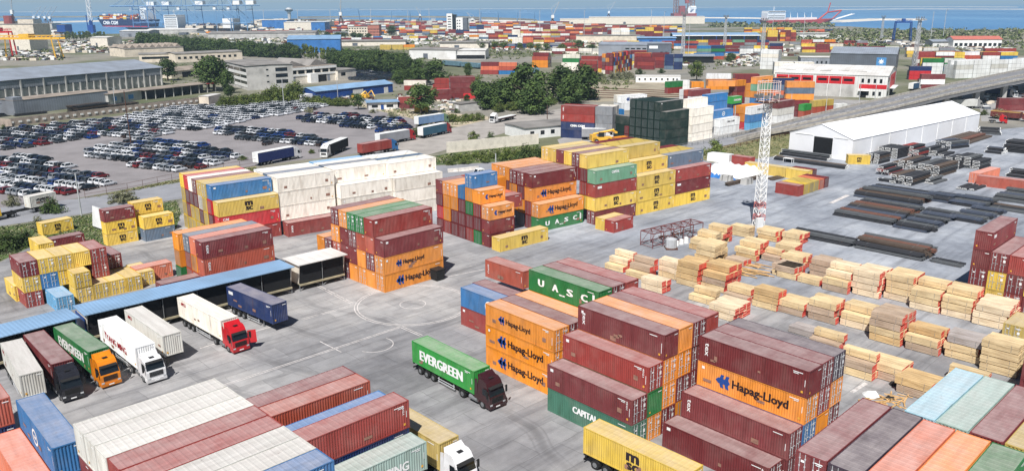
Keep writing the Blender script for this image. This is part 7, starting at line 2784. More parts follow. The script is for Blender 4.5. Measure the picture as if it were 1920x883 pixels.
def yard_mat():
    """Old concrete quay: slabs, dark tyre wear, pale dusty patches; bluer asphalt on the far right side."""
    m, nt, bs = _nt('quay_concrete')
    ge = nt.nodes.new('ShaderNodeNewGeometry')
    mp = nt.nodes.new('ShaderNodeMapping')
    mp.inputs['Rotation'].default_value[2] = -R(44)
    nt.links.new(ge.outputs['Position'], mp.inputs['Vector'])
    v = mp.outputs['Vector']
    big = ramp(nt, noise(nt, 0.045, 7, v, 0.62), [(0.28, lin((112, 112, 115))), (0.48, lin((148, 147, 148))), (0.68, lin((180, 177, 174)))])
    sl = nt.nodes.new('ShaderNodeTexBrick')
    sl.offset = 0.5
    sl.inputs['Scale'].default_value = 1.0
    sl.inputs['Mortar Size'].default_value = 0.05
    sl.inputs['Mortar Smooth'].default_value = 0.3
    sl.inputs['Brick Width'].default_value = 6.0
    sl.inputs['Row Height'].default_value = 4.0
    sl.inputs['Color1'].default_value = (0.84, 0.84, 0.85, 1)
    sl.inputs['Color2'].default_value = (1.1, 1.1, 1.1, 1)
    sl.inputs['Mortar'].default_value = (0.7, 0.7, 0.7, 1)
    nz = nt.nodes.new('ShaderNodeTexNoise')
    nz.inputs['Scale'].default_value = 0.35
    nt.links.new(v, nz.inputs['Vector'])
    mxv = nt.nodes.new('ShaderNodeVectorMath')
    mxv.operation = 'MULTIPLY_ADD'
    mxv.inputs[1].default_value = (0.5, 0.5, 0)
    nt.links.new(nz.outputs['Color'], mxv.inputs[0])
    nt.links.new(v, mxv.inputs[2])
    nt.links.new(mxv.outputs[0], sl.inputs['Vector'])
    c = mixc(nt, 1.0, big, sl.outputs['Color'], 'MULTIPLY')
    mp2 = nt.nodes.new('ShaderNodeMapping')
    mp2.inputs['Scale'].default_value = (0.05, 0.5, 1)
    nt.links.new(v, mp2.inputs['Vector'])
    streak = ramp(nt, noise(nt, 1.0, 6, mp2.outputs['Vector'], 0.65), [(0.33, (0.66, 0.66, 0.67, 1)), (0.5, (1, 1, 1, 1)), (0.72, (1.1, 1.1, 1.09, 1))])
    c = mixc(nt, 1.0, c, streak, 'MULTIPLY')
    fine = ramp(nt, noise(nt, 0.5, 9, v, 0.72), [(0.3, (0.82, 0.81, 0.8, 1)), (0.6, (1.03, 1.03, 1.03, 1))])
    c = mixc(nt, 1.0, c, fine, 'MULTIPLY')
    oil = ramp(nt, noise(nt, 0.28, 5, v, 0.6), [(0.66, (0, 0, 0, 1)), (0.76, (0.5, 0.5, 0.5, 1))])
    c = mixc(nt, oil, c, lin((92, 90, 90)))
    # curved tyre tracks: thin dark bands of a warped wave, only here and there
    wv = nt.nodes.new('ShaderNodeTexWave')
    wv.inputs['Scale'].default_value = 0.035
    wv.inputs['Distortion'].default_value = 9.0
    wv.inputs['Detail'].default_value = 3.0
    wv.inputs['Detail Scale'].default_value = 0.6
    nt.links.new(v, wv.inputs['Vector'])
    trk = ramp(nt, wv.outputs['Fac'], [(0.0, (0.5, 0.5, 0.5, 1)), (0.06, (0, 0, 0, 1)), (0.12, (0.35, 0.35, 0.35, 1)), (0.16, (0, 0, 0, 1))])
    tm = ramp(nt, noise(nt, 0.03, 4, v), [(0.42, (0, 0, 0, 1)), (0.6, (1, 1, 1, 1))])
    c = mixc(nt, mixc(nt, 1.0, trk, tm, 'MULTIPLY'), c, lin((86, 85, 86)))
    dab = ramp(nt, noise(nt, 0.16, 6, mxv.outputs[0], 0.7), [(0.64, (0, 0, 0, 1)), (0.74, (0.55, 0.55, 0.55, 1))])
    c = mixc(nt, dab, c, lin((204, 200, 194)))
    # asphalt part
    asph = ramp(nt, noise(nt, 0.06, 8, v, 0.65), [(0.3, lin((116, 121, 131))), (0.5, lin((146, 151, 160))), (0.7, lin((178, 182, 188)))])
    asph = mixc(nt, 1.0, asph, streak, 'MULTIPLY')
    asph = mixc(nt, 1.0, asph, fine, 'MULTIPLY')
    sx = nt.nodes.new('ShaderNodeSeparateXYZ')
    nt.links.new(ge.outputs['Position'], sx.inputs[0])
    e = nt.nodes.new('ShaderNodeMath')
    e.operation = 'MULTIPLY_ADD'
    e.inputs[1].default_value = 0.75
    nt.links.new(sx.outputs[0], e.inputs[0])
    nt.links.new(sx.outputs[1], e.inputs[2])
    nn = nt.nodes.new('ShaderNodeMath')
    nn.operation = 'MULTIPLY_ADD'
    nn.inputs[1].default_value = 60.0
    nt.links.new(noise(nt, 0.03, 6, v), nn.inputs[0])
    nt.links.new(e.outputs[0], nn.inputs[2])
    mr = nt.nodes.new('ShaderNodeMapRange')
    mr.inputs['From Min'].default_value = 165
    mr.inputs['From Max'].default_value = 205
    nt.links.new(nn.outputs[0], mr.inputs['Value'])
    c = mixc(nt, mr.outputs[0], c, asph)
    nt.links.new(c, bs.inputs['Base Color'])
    bs.inputs['Roughness'].default_value = 0.88
    return m


def sea_mat():
    m, nt, bs = _nt('sea_water')
    v = wvec(nt, (1, 0.35, 1))
    c = ramp(nt, noise(nt, 0.0016, 6, v, 0.6), [(0.35, lin((66, 124, 176))), (0.6, lin((90, 144, 190))), (0.75, lin((112, 160, 200)))])
    nt.links.new(c, bs.inputs['Base Color'])
    bs.inputs['Roughness'].default_value = 0.35
    bp = nt.nodes.new('ShaderNodeBump')
    bp.inputs['Strength'].default_value = 0.25
    bp.inputs['Distance'].default_value = 0.6
    nt.links.new(noise(nt, 0.09, 4, wvec(nt)), bp.inputs['Height'])
    nt.links.new(bp.outputs[0], bs.inputs['Normal'])
    return m


M_land = land_mat()
sheet('sea', [(-90000, -400), (90000, -400), (90000, 90000), (-90000, 90000)], -2.0, sea_mat(), world=True)
far_l, far_r = (-3200, 1200), (3200, 900)
coast = [(-6000, -300), (6000, -300), (6000, 1500), tuple(g(2400, 60)), tuple(g(1920, 55)), tuple(g(1800, 57)), tuple(g(1700, 57)), tuple(g(1650, 54)), tuple(g(1590, 50)), tuple(g(1440, 49.5)), tuple(g(1330, 42)),
         tuple(g(1180, 43)), tuple(g(1100, 45)), tuple(g(980, 47)), tuple(g(900, 41)), tuple(g(760, 38)), tuple(g(600, 35.5)), tuple(g(500, 36)), tuple(g(470, 41)), tuple(g(466, 57.5)), tuple(g(330, 63)), tuple(g(236, 63.5)), tuple(g(160, 65)), tuple(g(117, 66)), tuple(g(108, 52)), tuple(g(60, 49)), tuple(g(-200, 48)), (-6000, 2500)]
sheet('ground', coast, 0.0, M_land, world=True)
# land edge as a real quay wall face down to the water
qm = MB()
for a, b in zip(coast[2:], coast[3:]):
    qm.quad((a[0], a[1], -2.2), (b[0], b[1], -2.2), (b[0], b[1], 0), (a[0], a[1], 0))
tag(qm.obj('quay_edge', 'concrete'), kind='structure')
# breakwaters and sand spits out at sea


def spit(name, px, wd, h, m):
    mb = MB()
    P = [g(x, y, -2) for x, y in px]
    for a, b in zip(P, P[1:]):
        n = Vector((-(b - a).y, (b - a).x)).normalized()
        mb.hexa([(*(a - n * wd), -2.5), (*(b - n * wd), -2.5), (*(b + n * wd), -2.5), (*(a + n * wd), -2.5)],
                [(*(a - n * wd * 0.5), h), (*(b - n * wd * 0.5), h), (*(b + n * wd * 0.5), h), (*(a + n * wd * 0.5), h)])
    tag(mb.obj(name, m), kind='structure')


mat('stone_pale', (206, 200, 190), 0.95, 0.15, 0.01)
mat('spit_dark', (120, 116, 104), 0.95, 0.25, 0.01)
spit('breakwater', [(-100, 24.4), (300, 21.2), (700, 18.9), (1100, 16.6), (1500, 13.2), (1900, 14.2)], 60, 3, 'stone_pale')
spit('sand_spit', [(1560, 19.2), (1700, 17.8), (1920, 18.6), (2300, 20)], 45, 2, 'stone_pale')
spit('land_strip', [(-60, 34), (60, 33.6), (190, 33.0)], 45, 5, 'spit_dark')
spit('inner_mole', [(104, 43.5), (150, 42), (196, 41)], 26, 2.5, 'stone_pale')
spit('low_mole', [(1560, 42.5), (1640, 38.5), (1735, 39)], 28, 2.5, 'stone_pale')
spit('far_mole', [(1310, 34.8), (1400, 35.4), (1450, 36.5)], 12, 1.5, 'stone_pale')
spit('far_shore', [(560, 34.4), (700, 32.8), (860, 34.0), (990, 40)], 40, 4, 'spit_dark')
spit('low_spit', [(895, 39.5), (960, 40.6), (1060, 43.4)], 10, 1.2, 'stone_pale')

yard_px = [(-500, 545), (0, 492), (60, 462), (118, 452), (205, 462), (300, 438), (330, 430), (338, 402), (420, 384), (520, 362), (700, 351), (830, 366), (880, 362), (966, 342), (1150, 313), (1290, 292), (1335, 306), (1410, 300), (1482, 290), (1840, 246), (1930, 238), (2150, 222), (2600, 300)]
sheet('quay_yard', [tuple(g(*p)) for p in yard_px] + [(330, 60), (200, -60), (-200, -60), (-230, 60)], 0.016, yard_mat(), world=True)
lot_px = [(-120, 243), (20, 246), (120, 232), (400, 193), (480, 188), (612, 188), (690, 205), (778, 224), (782, 243), (715, 282), (640, 292), (560, 301), (480, 311), (330, 336), (235, 355), (150, 371), (60, 383), (-120, 402)]
sheet('car_park', lot_px, 0.012, mat('lot_asphalt', (136, 131, 132), 0.95, 0.14, 0.12))
road_px = [(-120, 397), (0, 382), (146, 373), (323, 344), (480, 323), (660, 313), (825, 311), (1005, 300), (1180, 283), (1300, 268), (1372, 256), (1382, 268), (1290, 288), (1150, 308), (966, 329), (837, 336), (680, 343), (500, 352), (330, 374), (153, 402), (0, 424), (-120, 442)]
M_road = mat('road_asphalt', (140, 141, 146), 0.92, 0.12, 0.2)
sheet('ring_road', road_px, 0.008, M_road)
acc_px = [(676, 292), (700, 273), (780, 258), (850, 240), (930, 222), (1055, 204), (1120, 196), (1130, 204), (1062, 221), (990, 238), (900, 262), (840, 280), (770, 300), (700, 311)]
sheet('access_road', acc_px, 0.012, mat('access_asphalt', (160, 154, 148), 0.95, 0.15, 0.2))
sheet('dirt_strip', [(560, 186), (640, 182), (700, 200), (860, 214), (930, 221), (860, 238), (800, 236), (770, 222), (690, 203), (612, 187)], 0.02, mat('dirt', (186, 172, 148), 0.95, 0.2, 0.1))
M_grass = mat('grass_soil', (74, 92, 48), 0.95, 0.3, 0.25, rgb2=(50, 70, 34))
M_dry = mat('dry_grass_soil', (132, 126, 88), 0.95, 0.25, 0.2, rgb2=(96, 102, 62))
sheet('verge', [(-120, 446), (0, 427), (153, 405), (330, 377), (340, 400), (330, 430), (205, 461), (118, 451), (60, 461), (0, 490), (-120, 505)], 0.012, M_grass)
sheet('verge_strip', [(837, 338), (966, 331), (930, 350), (880, 361), (830, 365)], 0.02, M_grass)
sheet('road_verge', [(160, 372), (323, 343), (480, 322), (480, 312), (330, 337), (235, 356)], 0.02, M_dry)
sheet('inner_verge', [(838, 309), (1005, 299), (1010, 271), (838, 288), (780, 300), (700, 312)], 0.016, M_grass)
sheet('dry_bank', [(1385, 269), (1482, 248), (1482, 288), (1410, 299), (1335, 304), (1292, 289)], 0.024, M_dry)
sheet('far_yard', [(1045, 262), (1160, 225), (1260, 180), (1450, 185), (1700, 190), (1600, 202), (1500, 224), (1372, 255), (1290, 270), (1180, 283), (1060, 292)], 0.004, mat('far_yard_asphalt', (154, 152, 150), 0.95, 0.15, 0.1))
sheet('railway_ground', [(1010, 165), (1180, 150), (1300, 158), (1290, 182), (1120, 192), (1050, 180)], 0.006, mat('ballast', (158, 148, 128), 0.95, 0.2, 0.1))
sheet('lorry_yard', [(1660, 205), (1800, 168), (1960, 150), (2100, 200), (1950, 226), (1840, 228), (1838, 205), (1760, 200)], 0.004, mat('lorry_yard_ground', (150, 148, 146), 0.95, 0.15, 0.1))
rl = MB()
for i in range(5):
    a, b = g(1085 - i * 6, 165 + i * 4.2), g(1290, 172 + i * 3.6)
    n = Vector((-(b - a).y, (b - a).x)).normalized()
    for s in (-0.75, 0.75):
        rl.hexa([(*(a + n * (s - 0.1)), 0.02), (*(b + n * (s - 0.1)), 0.02), (*(b + n * (s + 0.1)), 0.02), (*(a + n * (s + 0.1)), 0.02)], [(*(a + n * (s - 0.1)), 0.25), (*(b + n * (s - 0.1)), 0.25), (*(b + n * (s + 0.1)), 0.25), (*(a + n * (s + 0.1)), 0.25)])
tag(rl.obj('railway_tracks', 'rust_steel'), kind='structure')

# painted lines on the quay
M_line = mat('worn_line', (208, 202, 198), 0.9, 0.15, 1.2, rgb2=(162, 156, 152))
lines = MB()


def pline(p, q, w=0.13, dash=None, z=0.021):
    a, b = g(*p), g(*q)
    d = b - a
    L = d.length
    u = d / L
    n = Vector((-u.y, u.x)) * w / 2
    s = 0.0
    while s < L:
        e = min(L, s + (dash[0] if dash else L))
        lines.quad((*(a + u * s - n), z), (*(a + u * e - n), z), (*(a + u * e + n), z), (*(a + u * s + n), z))
        s = e + (dash[1] if dash else 0.01)


def pdouble(p, q, gap=0.5, **k):
    a, b = g(*p), g(*q)
    n = Vector((-(b - a).y, (b - a).x)).normalized() * gap / 2
    for s in (-1, 1):
        pa, pb = a + n * s, b + n * s
        xa, xb = proj(pa.x, pa.y, 0), proj(pb.x, pb.y, 0)
        pline(xa[:2], xb[:2], **k)


def pring(c, r, w, a0=0, a1=360, z=0.021):
    n = 64
    for k in range(n):
        t0, t1 = R(a0 + (a1 - a0) * k / n), R(a0 + (a1 - a0) * (k + 1) / n)
        lines.quad((c.x + math.cos(t0) * (r - w), c.y + math.sin(t0) * (r - w), z), (c.x + math.cos(t0) * r, c.y + math.sin(t0) * r, z),
                   (c.x + math.cos(t1) * r, c.y + math.sin(t1) * r, z), (c.x + math.cos(t1) * (r - w), c.y + math.sin(t1) * (r - w), z))


hc = g(774, 570)
rad = (g(663.6, 578) - hc).length
pring(hc, rad, 0.14)
pring(hc, rad - 0.45, 0.14)
pring(hc, (g(798.7, 570) - hc).length, 0.13)
pdouble((596, 536), (664, 571), 0.45, dash=(2.4, 0.5))
pdouble((566, 599), (664, 571.5), 0.45, dash=(2.6, 0.6))
pdouble((420, 722), (751, 612.6), 0.35)
pdouble((752, 612.6), (790, 629), 0.4)
pline((375, 653), (402, 644.5), 0.2)
pline((476, 621.7), (508, 613), 0.2)
pline((839, 519), (908, 505), 0.2)
pline((640, 660), (600, 640), 0.14)
pring(g(702, 646), 2.6, 0.12, -120, 60)
pline((1597, 735), (1624, 718), 0.5)
pline((1590, 366), (1558, 381), 1.0)
tag(lines.obj('painted_lines', M_line), kind='structure')

# ------------------------------------------------------------------ foliage
def leaf_mat(name, c1, c2):
    m, nt, bs = _nt(name)
    oi = nt.nodes.new('ShaderNodeObjectInfo')
    f = ramp(nt, noise(nt, 0.35, 4, objvec(nt)), [(0.35, lin(c1)), (0.65, lin(c2))])
    hv = nt.nodes.new('ShaderNodeHueSaturation')
    mr = nt.nodes.new('ShaderNodeMapRange')
    mr.inputs['To Min'].default_value = 0.75
    mr.inputs['To Max'].default_value = 1.25
    nt.links.new(oi.outputs['Random'], mr.inputs['Value'])
    nt.links.new(mr.outputs[0], hv.inputs['Value'])
    nt.links.new(f, hv.inputs['Color'])
    nt.links.new(hv.outputs[0], bs.inputs['Base Color'])
    bs.inputs['Roughness'].default_value = 0.7
    bs.inputs['Specular IOR Level'].default_value = 0.2
    return m


MATS['leaf_dark'] = leaf_mat('leaf_dark', (44, 62, 32), (82, 100, 50))
MATS['leaf_bush'] = leaf_mat('leaf_bush', (58, 76, 36), (108, 118, 58))
MATS['leaf_grey'] = leaf_mat('leaf_grey', (104, 108, 84), (150, 148, 116))
mat('bark', (92, 80, 68), 0.95, 0.25, 1.0)
_TM = {}


def crown_mesh(kind, seed):
    key = (kind, seed)
    if key in _TM:
        return _TM[key]
    rr = random.Random(seed * 31 + len(kind))
    mb = MB()
    if kind == 'tall':
        cl = [(rr.uniform(-1.6, 1.6), rr.uniform(-1.6, 1.6), rr.uniform(2.4, 9.4), rr.uniform(0.7, 1.3)) for _ in range(26)]
    elif kind == 'bush':
        cl = []
        for _ in range(20):
            a, r_ = rr.uniform(0, 6.28), rr.uniform(0, 4.0)
            cl.append((math.cos(a) * r_, math.sin(a) * r_, rr.uniform(0.8, 8.0 - r_ * 1.2), rr.uniform(1.2, 2.1)))
    else:
        cl = []
        lowz, nn = (4.6, 44) if kind == 'full' else (5.7, 36)
        sz = 4.2 if kind == 'full' else 3.3
        for _ in range(nn):
            a, t = rr.uniform(0, 6.28), rr.uniform(-0.85, 1)
            r_ = 3.7 * math.sqrt(max(0.05, 1 - t * t)) * rr.uniform(0.35, 1.0)
            cl.append((math.cos(a) * r_, math.sin(a) * r_, lowz + t * sz, rr.uniform(1.1, 1.9)))
    for x, y, z, r_ in cl:
        for _ in range(60):
            d = Vector((rr.gauss(0, 1), rr.gauss(0, 1), rr.gauss(0, 1)))
            d.normalize()
            p = Vector((x, y, z)) + d * r_ * rr.uniform(0.55, 1.05)
            if p.z < 0.2:
                p.z = 0.2 + rr.random() * 0.5
            n = (d + Vector((rr.uniform(-.7, .7), rr.uniform(-.7, .7), rr.uniform(-.3, .9)))).normalized()
            a = n.orthogonal().normalized()
            b = n.cross(a)
            t = rr.uniform(0, 6.28)
            a, b = a * math.cos(t) + b * math.sin(t), b * math.cos(t) - a * math.sin(t)
            s = rr.uniform(0.26, 0.5)
            mb.add([p - a * s, p + b * s * 0.55, p + a * s, p - b * s * 0.55], [(0, 1, 2, 3)])
    _TM[key] = mb
    return mb


def trunk_mb(kind, seed):
    rr = random.Random(seed)
    mb = MB()
    mb.bar((0, 0, 0), (0.1, 0, 4.2), 0.34, n=7, r2=0.22)
    for _ in range(7):
        a = rr.uniform(0, 6.28)
        z = rr.uniform(2.2, 4.2)
        e = rr.uniform(1.2, 2.6)
        mb.bar((0.05, 0, z), (math.cos(a) * e, math.sin(a) * e, z + rr.uniform(1.2, 3.0)), 0.14, n=5, r2=0.05)
    mb.bar((0.1, 0, 4.2), (0, 0.2, 8.0), 0.22, n=6, r2=0.06)
    return mb


TMESH = {}


def tree_meshes(kind, seed, m):
    key = (kind, seed, m)
    if key not in TMESH:
        TMESH[key] = (crown_mesh(kind, seed).mesh('crown', [m]), trunk_mb(kind, seed).mesh('trunk', ['bark']))
    return TMESH[key]


rt = random.Random(99)


def tree(px, py, top, label, kind='round', m='leaf_dark', wide=1.0, group=None):
    p = g(px, py)
    h = max(1.2, zof(px, py, top))
    k = h / 9.8
    cm_, tm = tree_meshes(kind, rt.randrange(4), m)
    o = empty('bush' if kind == 'bush' else 'tree', (p.x, p.y, 0), rt.uniform(0, 6.28))
    o.scale = (k * wide, k * wide, k)
    tag(o, label, 'bush' if kind == 'bush' else 'tree', group)
    link('trunk', tm, o)
    link('crown', cm_, o)


def grove(phrase, x0, x1, y0, y1, t0, t1, n, kind='round', m='leaf_dark', wide=1.0, rows=2, noun='tree'):
    i = 0
    for r_ in range(rows):
        for k in range(n):
            f = (k + 0.5 + rt.uniform(-0.3, 0.3)) / n
            x = x0 + (x1 - x0) * f
            y = y0 + (y1 - y0) * f - r_ * 2.2
            t = t0 + (t1 - t0) * f - r_ * 1.4 + rt.uniform(-2.5, 3.0) * (abs(y0 - t0) / 30)
            tree(x, y, t, say(f"{'dark green' if m == 'leaf_dark' else 'olive green' if m == 'leaf_bush' else 'grey-green'} {noun}, {nth(k)} from left, {'front' if r_ == 0 else 'back'} row, {phrase}"),
                 kind, m, wide, f"{noun}s {phrase}")


grove('first grove behind the sawtooth factory', 262, 345, 93, 96, 62, 72, 8, wide=1.15, kind='full')
grove('second grove behind the long flat factory', 345, 432, 97, 104, 70, 78, 8, wide=1.15, kind='full')
grove('third grove left of the thin poplars', 432, 560, 104, 112, 78, 84, 10, wide=1.2, kind='full')
grove('large grove behind the white hall', 622, 700, 124, 134, 94, 96, 8, wide=1.25, kind='full')
grove('large grove, right half by the white warehouse', 700, 772, 136, 140, 95, 106, 8, wide=1.2, kind='full')
grove('thin poplars between the groves', 566, 625, 112, 118, 84, 92, 9, 'tall', 'leaf_bush', 0.6, 1)
grove('poplar row by the left basin', 122, 200, 77, 76, 61, 60, 12, 'tall', 'leaf_bush', 0.8, 1)
grove('tree belt behind the scrap yard', 742, 800, 158, 156, 132, 128, 5, wide=1.3, kind='full')
grove('tree belt by the junction', 905, 985, 206, 200, 158, 148, 5, wide=1.2, kind='full')
grove('bushes along the access road', 836, 905, 230, 226, 212, 206, 6, 'bush', 'leaf_bush', 1.4, 1, 'bush')
grove('bushes along the far access road', 930, 1040, 212, 196, 190, 176, 7, 'bush', 'leaf_bush', 1.3, 2, 'bush')
grove('bushes before the yard wall', 842, 1000, 302, 292, 286, 272, 11, 'bush', 'leaf_bush', 1.5, 1, 'bush')
grove('bushes by the railway', 1110, 1190, 150, 146, 136, 130, 6, 'bush', 'leaf_grey', 1.4, 1, 'bush')
grove('bushes along the wagons', 800, 900, 150, 150, 136, 136, 6, 'bush', 'leaf_bush', 1.5, 1, 'bush')
grove('shrubs at the blue shed', 600, 690, 178, 186, 166, 174, 5, 'bush', 'leaf_bush', 1.2, 1, 'bush')
grove('trees below the transit shed', 880, 1060, 92, 96, 78, 82, 9, 'round', 'leaf_bush', 1.4, 1)
grove('trees round the brick block', 610, 700, 72, 74, 60, 62, 6, 'round', 'leaf_dark', 1.5, 1)
grove('trees left of the port shed', 1200, 1250, 100, 102, 86, 88, 3, 'round', 'leaf_bush', 1.5, 1)
grove('scrub below the office block', 412, 500, 204, 196, 176, 172, 8, 'bush', 'leaf_bush', 1.3, 2, 'bush')
grove('scrub behind the white cars', 500, 560, 194, 190, 158, 150, 6, 'bush', 'leaf_bush', 1.1, 2, 'bush')
grove('scrub in front of the blue shed', 575, 655, 197, 200, 176, 180, 8, 'bush', 'leaf_bush', 1.3, 2, 'bush')
for a in [(402, 172, 108, 'tall dark tree left of the office block', 1.2), (392, 168, 112, 'dark tree beside the tall one at the office', 1.1), (428, 176, 132, 'slender dark tree touching the office block', 0.8), (315, 152, 112, 'round dark tree at the warehouse end', 1.2), (433, 185, 160, 'low dark tree at the canopy end', 1.2),
          (790, 214, 160, 'lone dark tree over the yellow scrap-yard boxes', 1.5), (817, 160, 114, 'round dark tree left of the green wagons', 1.5), (786, 152, 110, 'pointed dark tree beside the white warehouse', 0.8), (672, 206, 176, 'small dark tree beside the small blue roof', 1.0),
          (984, 205, 120, 'dark tree left of the big pair by the access road', 1.2), (1002, 214, 152, 'lower dark tree at the access road', 1.3), (1052, 190, 124, 'left tree of the big dark pair', 1.35), (1094, 188, 122, 'right tree of the big dark pair', 1.25), (1072, 196, 140, 'tree standing before the big dark pair', 1.2),
          (1306, 152, 115, 'pale green tree by the white bungalow', 1.0), (878, 148, 118, 'slim tree before the green wagons', 0.7), (893, 190, 150, 'dark tree beside the yellow and red boxes', 1.0), (876, 195, 178, 'low tree beside the hut', 1.0), (735, 66, 48, 'tree in front of the beige office', 1.3), (1180, 95, 80, 'bright tree by the light grey hall', 1.6), (1252, 100, 82, 'bright tree right of the dark grey block', 1.8), (1110, 96, 84, 'grey-green tree by the far block', 1.6), (1085, 92, 76, 'tree above the far block', 1.6), (1370, 120, 100, 'tree near the white lorries', 1.5)]:
    tree(a[0], a[1], a[2], a[3], 'full' if 'big' in a[3] or 'access' in a[3] else 'round', 'leaf_bush' if 'bright' in a[3] or 'pale' in a[3] else 'leaf_dark', a[4])
for a in [(1338, 292, 250, 'big round bush on the bank behind the tarpaulin', 1.1, 'leaf_bush'), (1358, 298, 280, 'small bush right of the big round one', 1.0, 'leaf_bush'), (862, 352, 334, 'bush on the grass by the ring road', 1.4, 'leaf_bush'), (95, 398, 362, 'large dark bush behind the grey-white container', 1.5, 'leaf_dark'), (22, 386, 358, 'grey shrub above the yellow lorry', 1.2, 'leaf_grey'),
          (45, 462, 424, 'dark bush on the verge below the road', 1.5, 'leaf_dark'), (12, 470, 428, 'dark bush at the left edge of the verge', 1.6, 'leaf_dark'), (72, 428, 402, 'pale shrub beside the lone yellow box', 1.5, 'leaf_grey'), (240, 378, 350, 'pale thistle shrub beside the port road', 1.9, 'leaf_grey'), (222, 380, 354, 'second pale shrub beside the port road', 1.6, 'leaf_grey'),
          (985, 306, 265, 'dark bush behind the barriers', 1.2, 'leaf_dark'), (950, 300, 272, 'bush in front of the yard wall', 1.3, 'leaf_bush'), (1010, 300, 268, 'tall bush at the yellow wall', 1.2, 'leaf_dark'), (910, 305, 288, 'low bush by the yard wall', 1.6, 'leaf_bush'), (870, 308, 292, 'second low bush by the yard wall', 1.7, 'leaf_bush'), (845, 309, 295, 'third low bush by the yard wall', 1.7, 'leaf_bush'), (888, 262, 240, 'round bush at the junction', 1.2, 'leaf_bush'), (920, 270, 244, 'dark round bush at the junction', 1.2, 'leaf_dark'),
          (775, 258, 232, 'bush left of the teal trailer', 1.6, 'leaf_bush'), (800, 244, 228, 'bush in front of the white-blue trailer', 1.6, 'leaf_bush'), (750, 240, 224, 'dry shrub on the strip above the far lot', 1.4, 'leaf_grey'), (735, 222, 205, 'dry shrub near the small blue roof', 1.5, 'leaf_grey'), (700, 212, 202, 'low shrub on the dirt strip', 1.8, 'leaf_grey'), (580, 212, 196, 'shrub at the corner of the white-car lot', 1.2, 'leaf_grey'),
          (1200, 140, 124, 'dark red-green bush by the bungalow', 1.3, 'leaf_dark'), (1240, 138, 126, 'dark bush behind the bungalow', 1.6, 'leaf_dark'), (1160, 148, 132, 'bush under the colourful far stack', 1.6, 'leaf_grey'), (1130, 146, 134, 'low bush at the railway', 1.6, 'leaf_bush'), (855, 212, 200, 'dark bush by the hut', 1.4, 'leaf_dark'), (850, 222, 210, 'second bush by the hut', 1.6, 'leaf_bush'), (1872, 222, 198, 'reddish bush above the dark red wagons', 1.6, 'leaf_grey'), (1845, 216, 204, 'green bush beside the tent end', 1.8, 'leaf_bush'),
          (455, 300, 289, 'green shrub behind the blue-grey lot', 1.8, 'leaf_bush'), (585, 288, 276, 'small shrub by the lorry fence', 1.4, 'leaf_bush'), (690, 288, 276, 'small shrub behind the white wall', 1.4, 'leaf_bush'), (205, 250, 238, 'dark bush at the wall corner', 1.5, 'leaf_dark'), (8, 246, 232, 'dark bush at the end of the wall', 1.5, 'leaf_dark')]:
    tree(a[0], a[1], a[2], a[3], 'bush', a[5], a[4])

# far scrubland, one mass nobody could count
sm = MB()
rs_ = random.Random(17)


def tuft(mb, p, s, n, rr):
    for _ in range(n):
        d = Vector((rr.gauss(0, 1), rr.gauss(0, 1), abs(rr.gauss(0, 1)) * 0.8)).normalized()
        q = Vector((p.x, p.y, 0)) + d * s * rr.uniform(0.5, 1.0)
        nn = (d + Vector((rr.uniform(-.6, .6), rr.uniform(-.6, .6), rr.uniform(0, .6)))).normalized()
        a = nn.orthogonal().normalized()
        b = nn.cross(a)
        e = s * rr.uniform(0.25, 0.45)
        mb.add([q - a * e, q + b * e * 0.7, q + a * e, q - b * e * 0.7], [(0, 1, 2, 3)], rr.randrange(2))


for (x0, x1, y0, y1, n, s) in ((1480, 1920, 56, 76, 900, 4.5), (1330, 1560, 46, 52, 200, 8.0), (880, 1260, 76, 104, 480, 2.8), (560, 700, 60, 70, 90, 5.0), (640, 900, 66, 84, 260, 3.2), (440, 640, 60, 82, 260, 3.6), (1730, 1920, 74, 92, 160, 4.0), (120, 260, 78, 98, 90, 4.0), (0, 120, 92, 114, 110, 3.5), (960, 1180, 150, 170, 90, 1.6), (250, 480, 64, 80, 200, 3.6), (1000, 1190, 138, 160, 260, 1.3), (640, 1040, 84, 112, 420, 2.2), (780, 1000, 140, 175, 220, 1.2), (230, 440, 80, 96, 200, 2.4), (260, 400, 118, 160, 160, 1.2), (1240, 1440, 104, 130, 160, 2.0), (730, 900, 150, 215, 140, 0.9), (1500, 1660, 74, 92, 130, 5)):
    for k in range(n):
        y = rs_.uniform(y0, y1)
        q = g(rs_.uniform(x0, x1), y)
        tuft(sm, q, s * rs_.uniform(0.5, 1.2), 14, rs_)
tag(sm.obj('scrubland', ['leaf_grey', 'leaf_bush']), 'far low scrub and small trees between the port sheds', 'scrub', kind='stuff')
gm_ = MB()
for poly, n, s in (([(-60, 440), (0, 428), (153, 406), (330, 378), (338, 400), (328, 430), (205, 459), (118, 450), (60, 459), (0, 488), (-60, 500)], 2600, 0.5),
                   ([(837, 339), (966, 332), (930, 349), (880, 360), (832, 364)], 700, 0.5), ([(838, 308), (1005, 298), (1008, 274), (838, 291), (790, 300)], 1300, 0.7),
                   ([(1387, 270), (1480, 250), (1480, 286), (1410, 297), (1337, 302), (1296, 289)], 900, 0.45), ([(170, 372), (323, 345), (480, 323), (480, 313), (330, 338), (240, 356)], 700, 0.4),
                   ([(562, 187), (640, 184), (700, 201), (860, 216), (920, 222), (860, 236), (800, 234), (770, 222), (690, 203), (614, 188)], 420, 0.7), ([(1030, 236), (1056, 222), (1056, 250), (1000, 252)], 120, 0.5)):
    P = [tuple(g(*p)) for p in poly]
    xs, ys = [p[0] for p in P], [p[1] for p in P]
    c = 0
    while c < n:
        q = Vector((rs_.uniform(min(xs), max(xs)), rs_.uniform(min(ys), max(ys))))
        if inside(q, P):
            tuft(gm_, q, s * rs_.uniform(0.5, 1.3), 7, rs_)
            c += 1
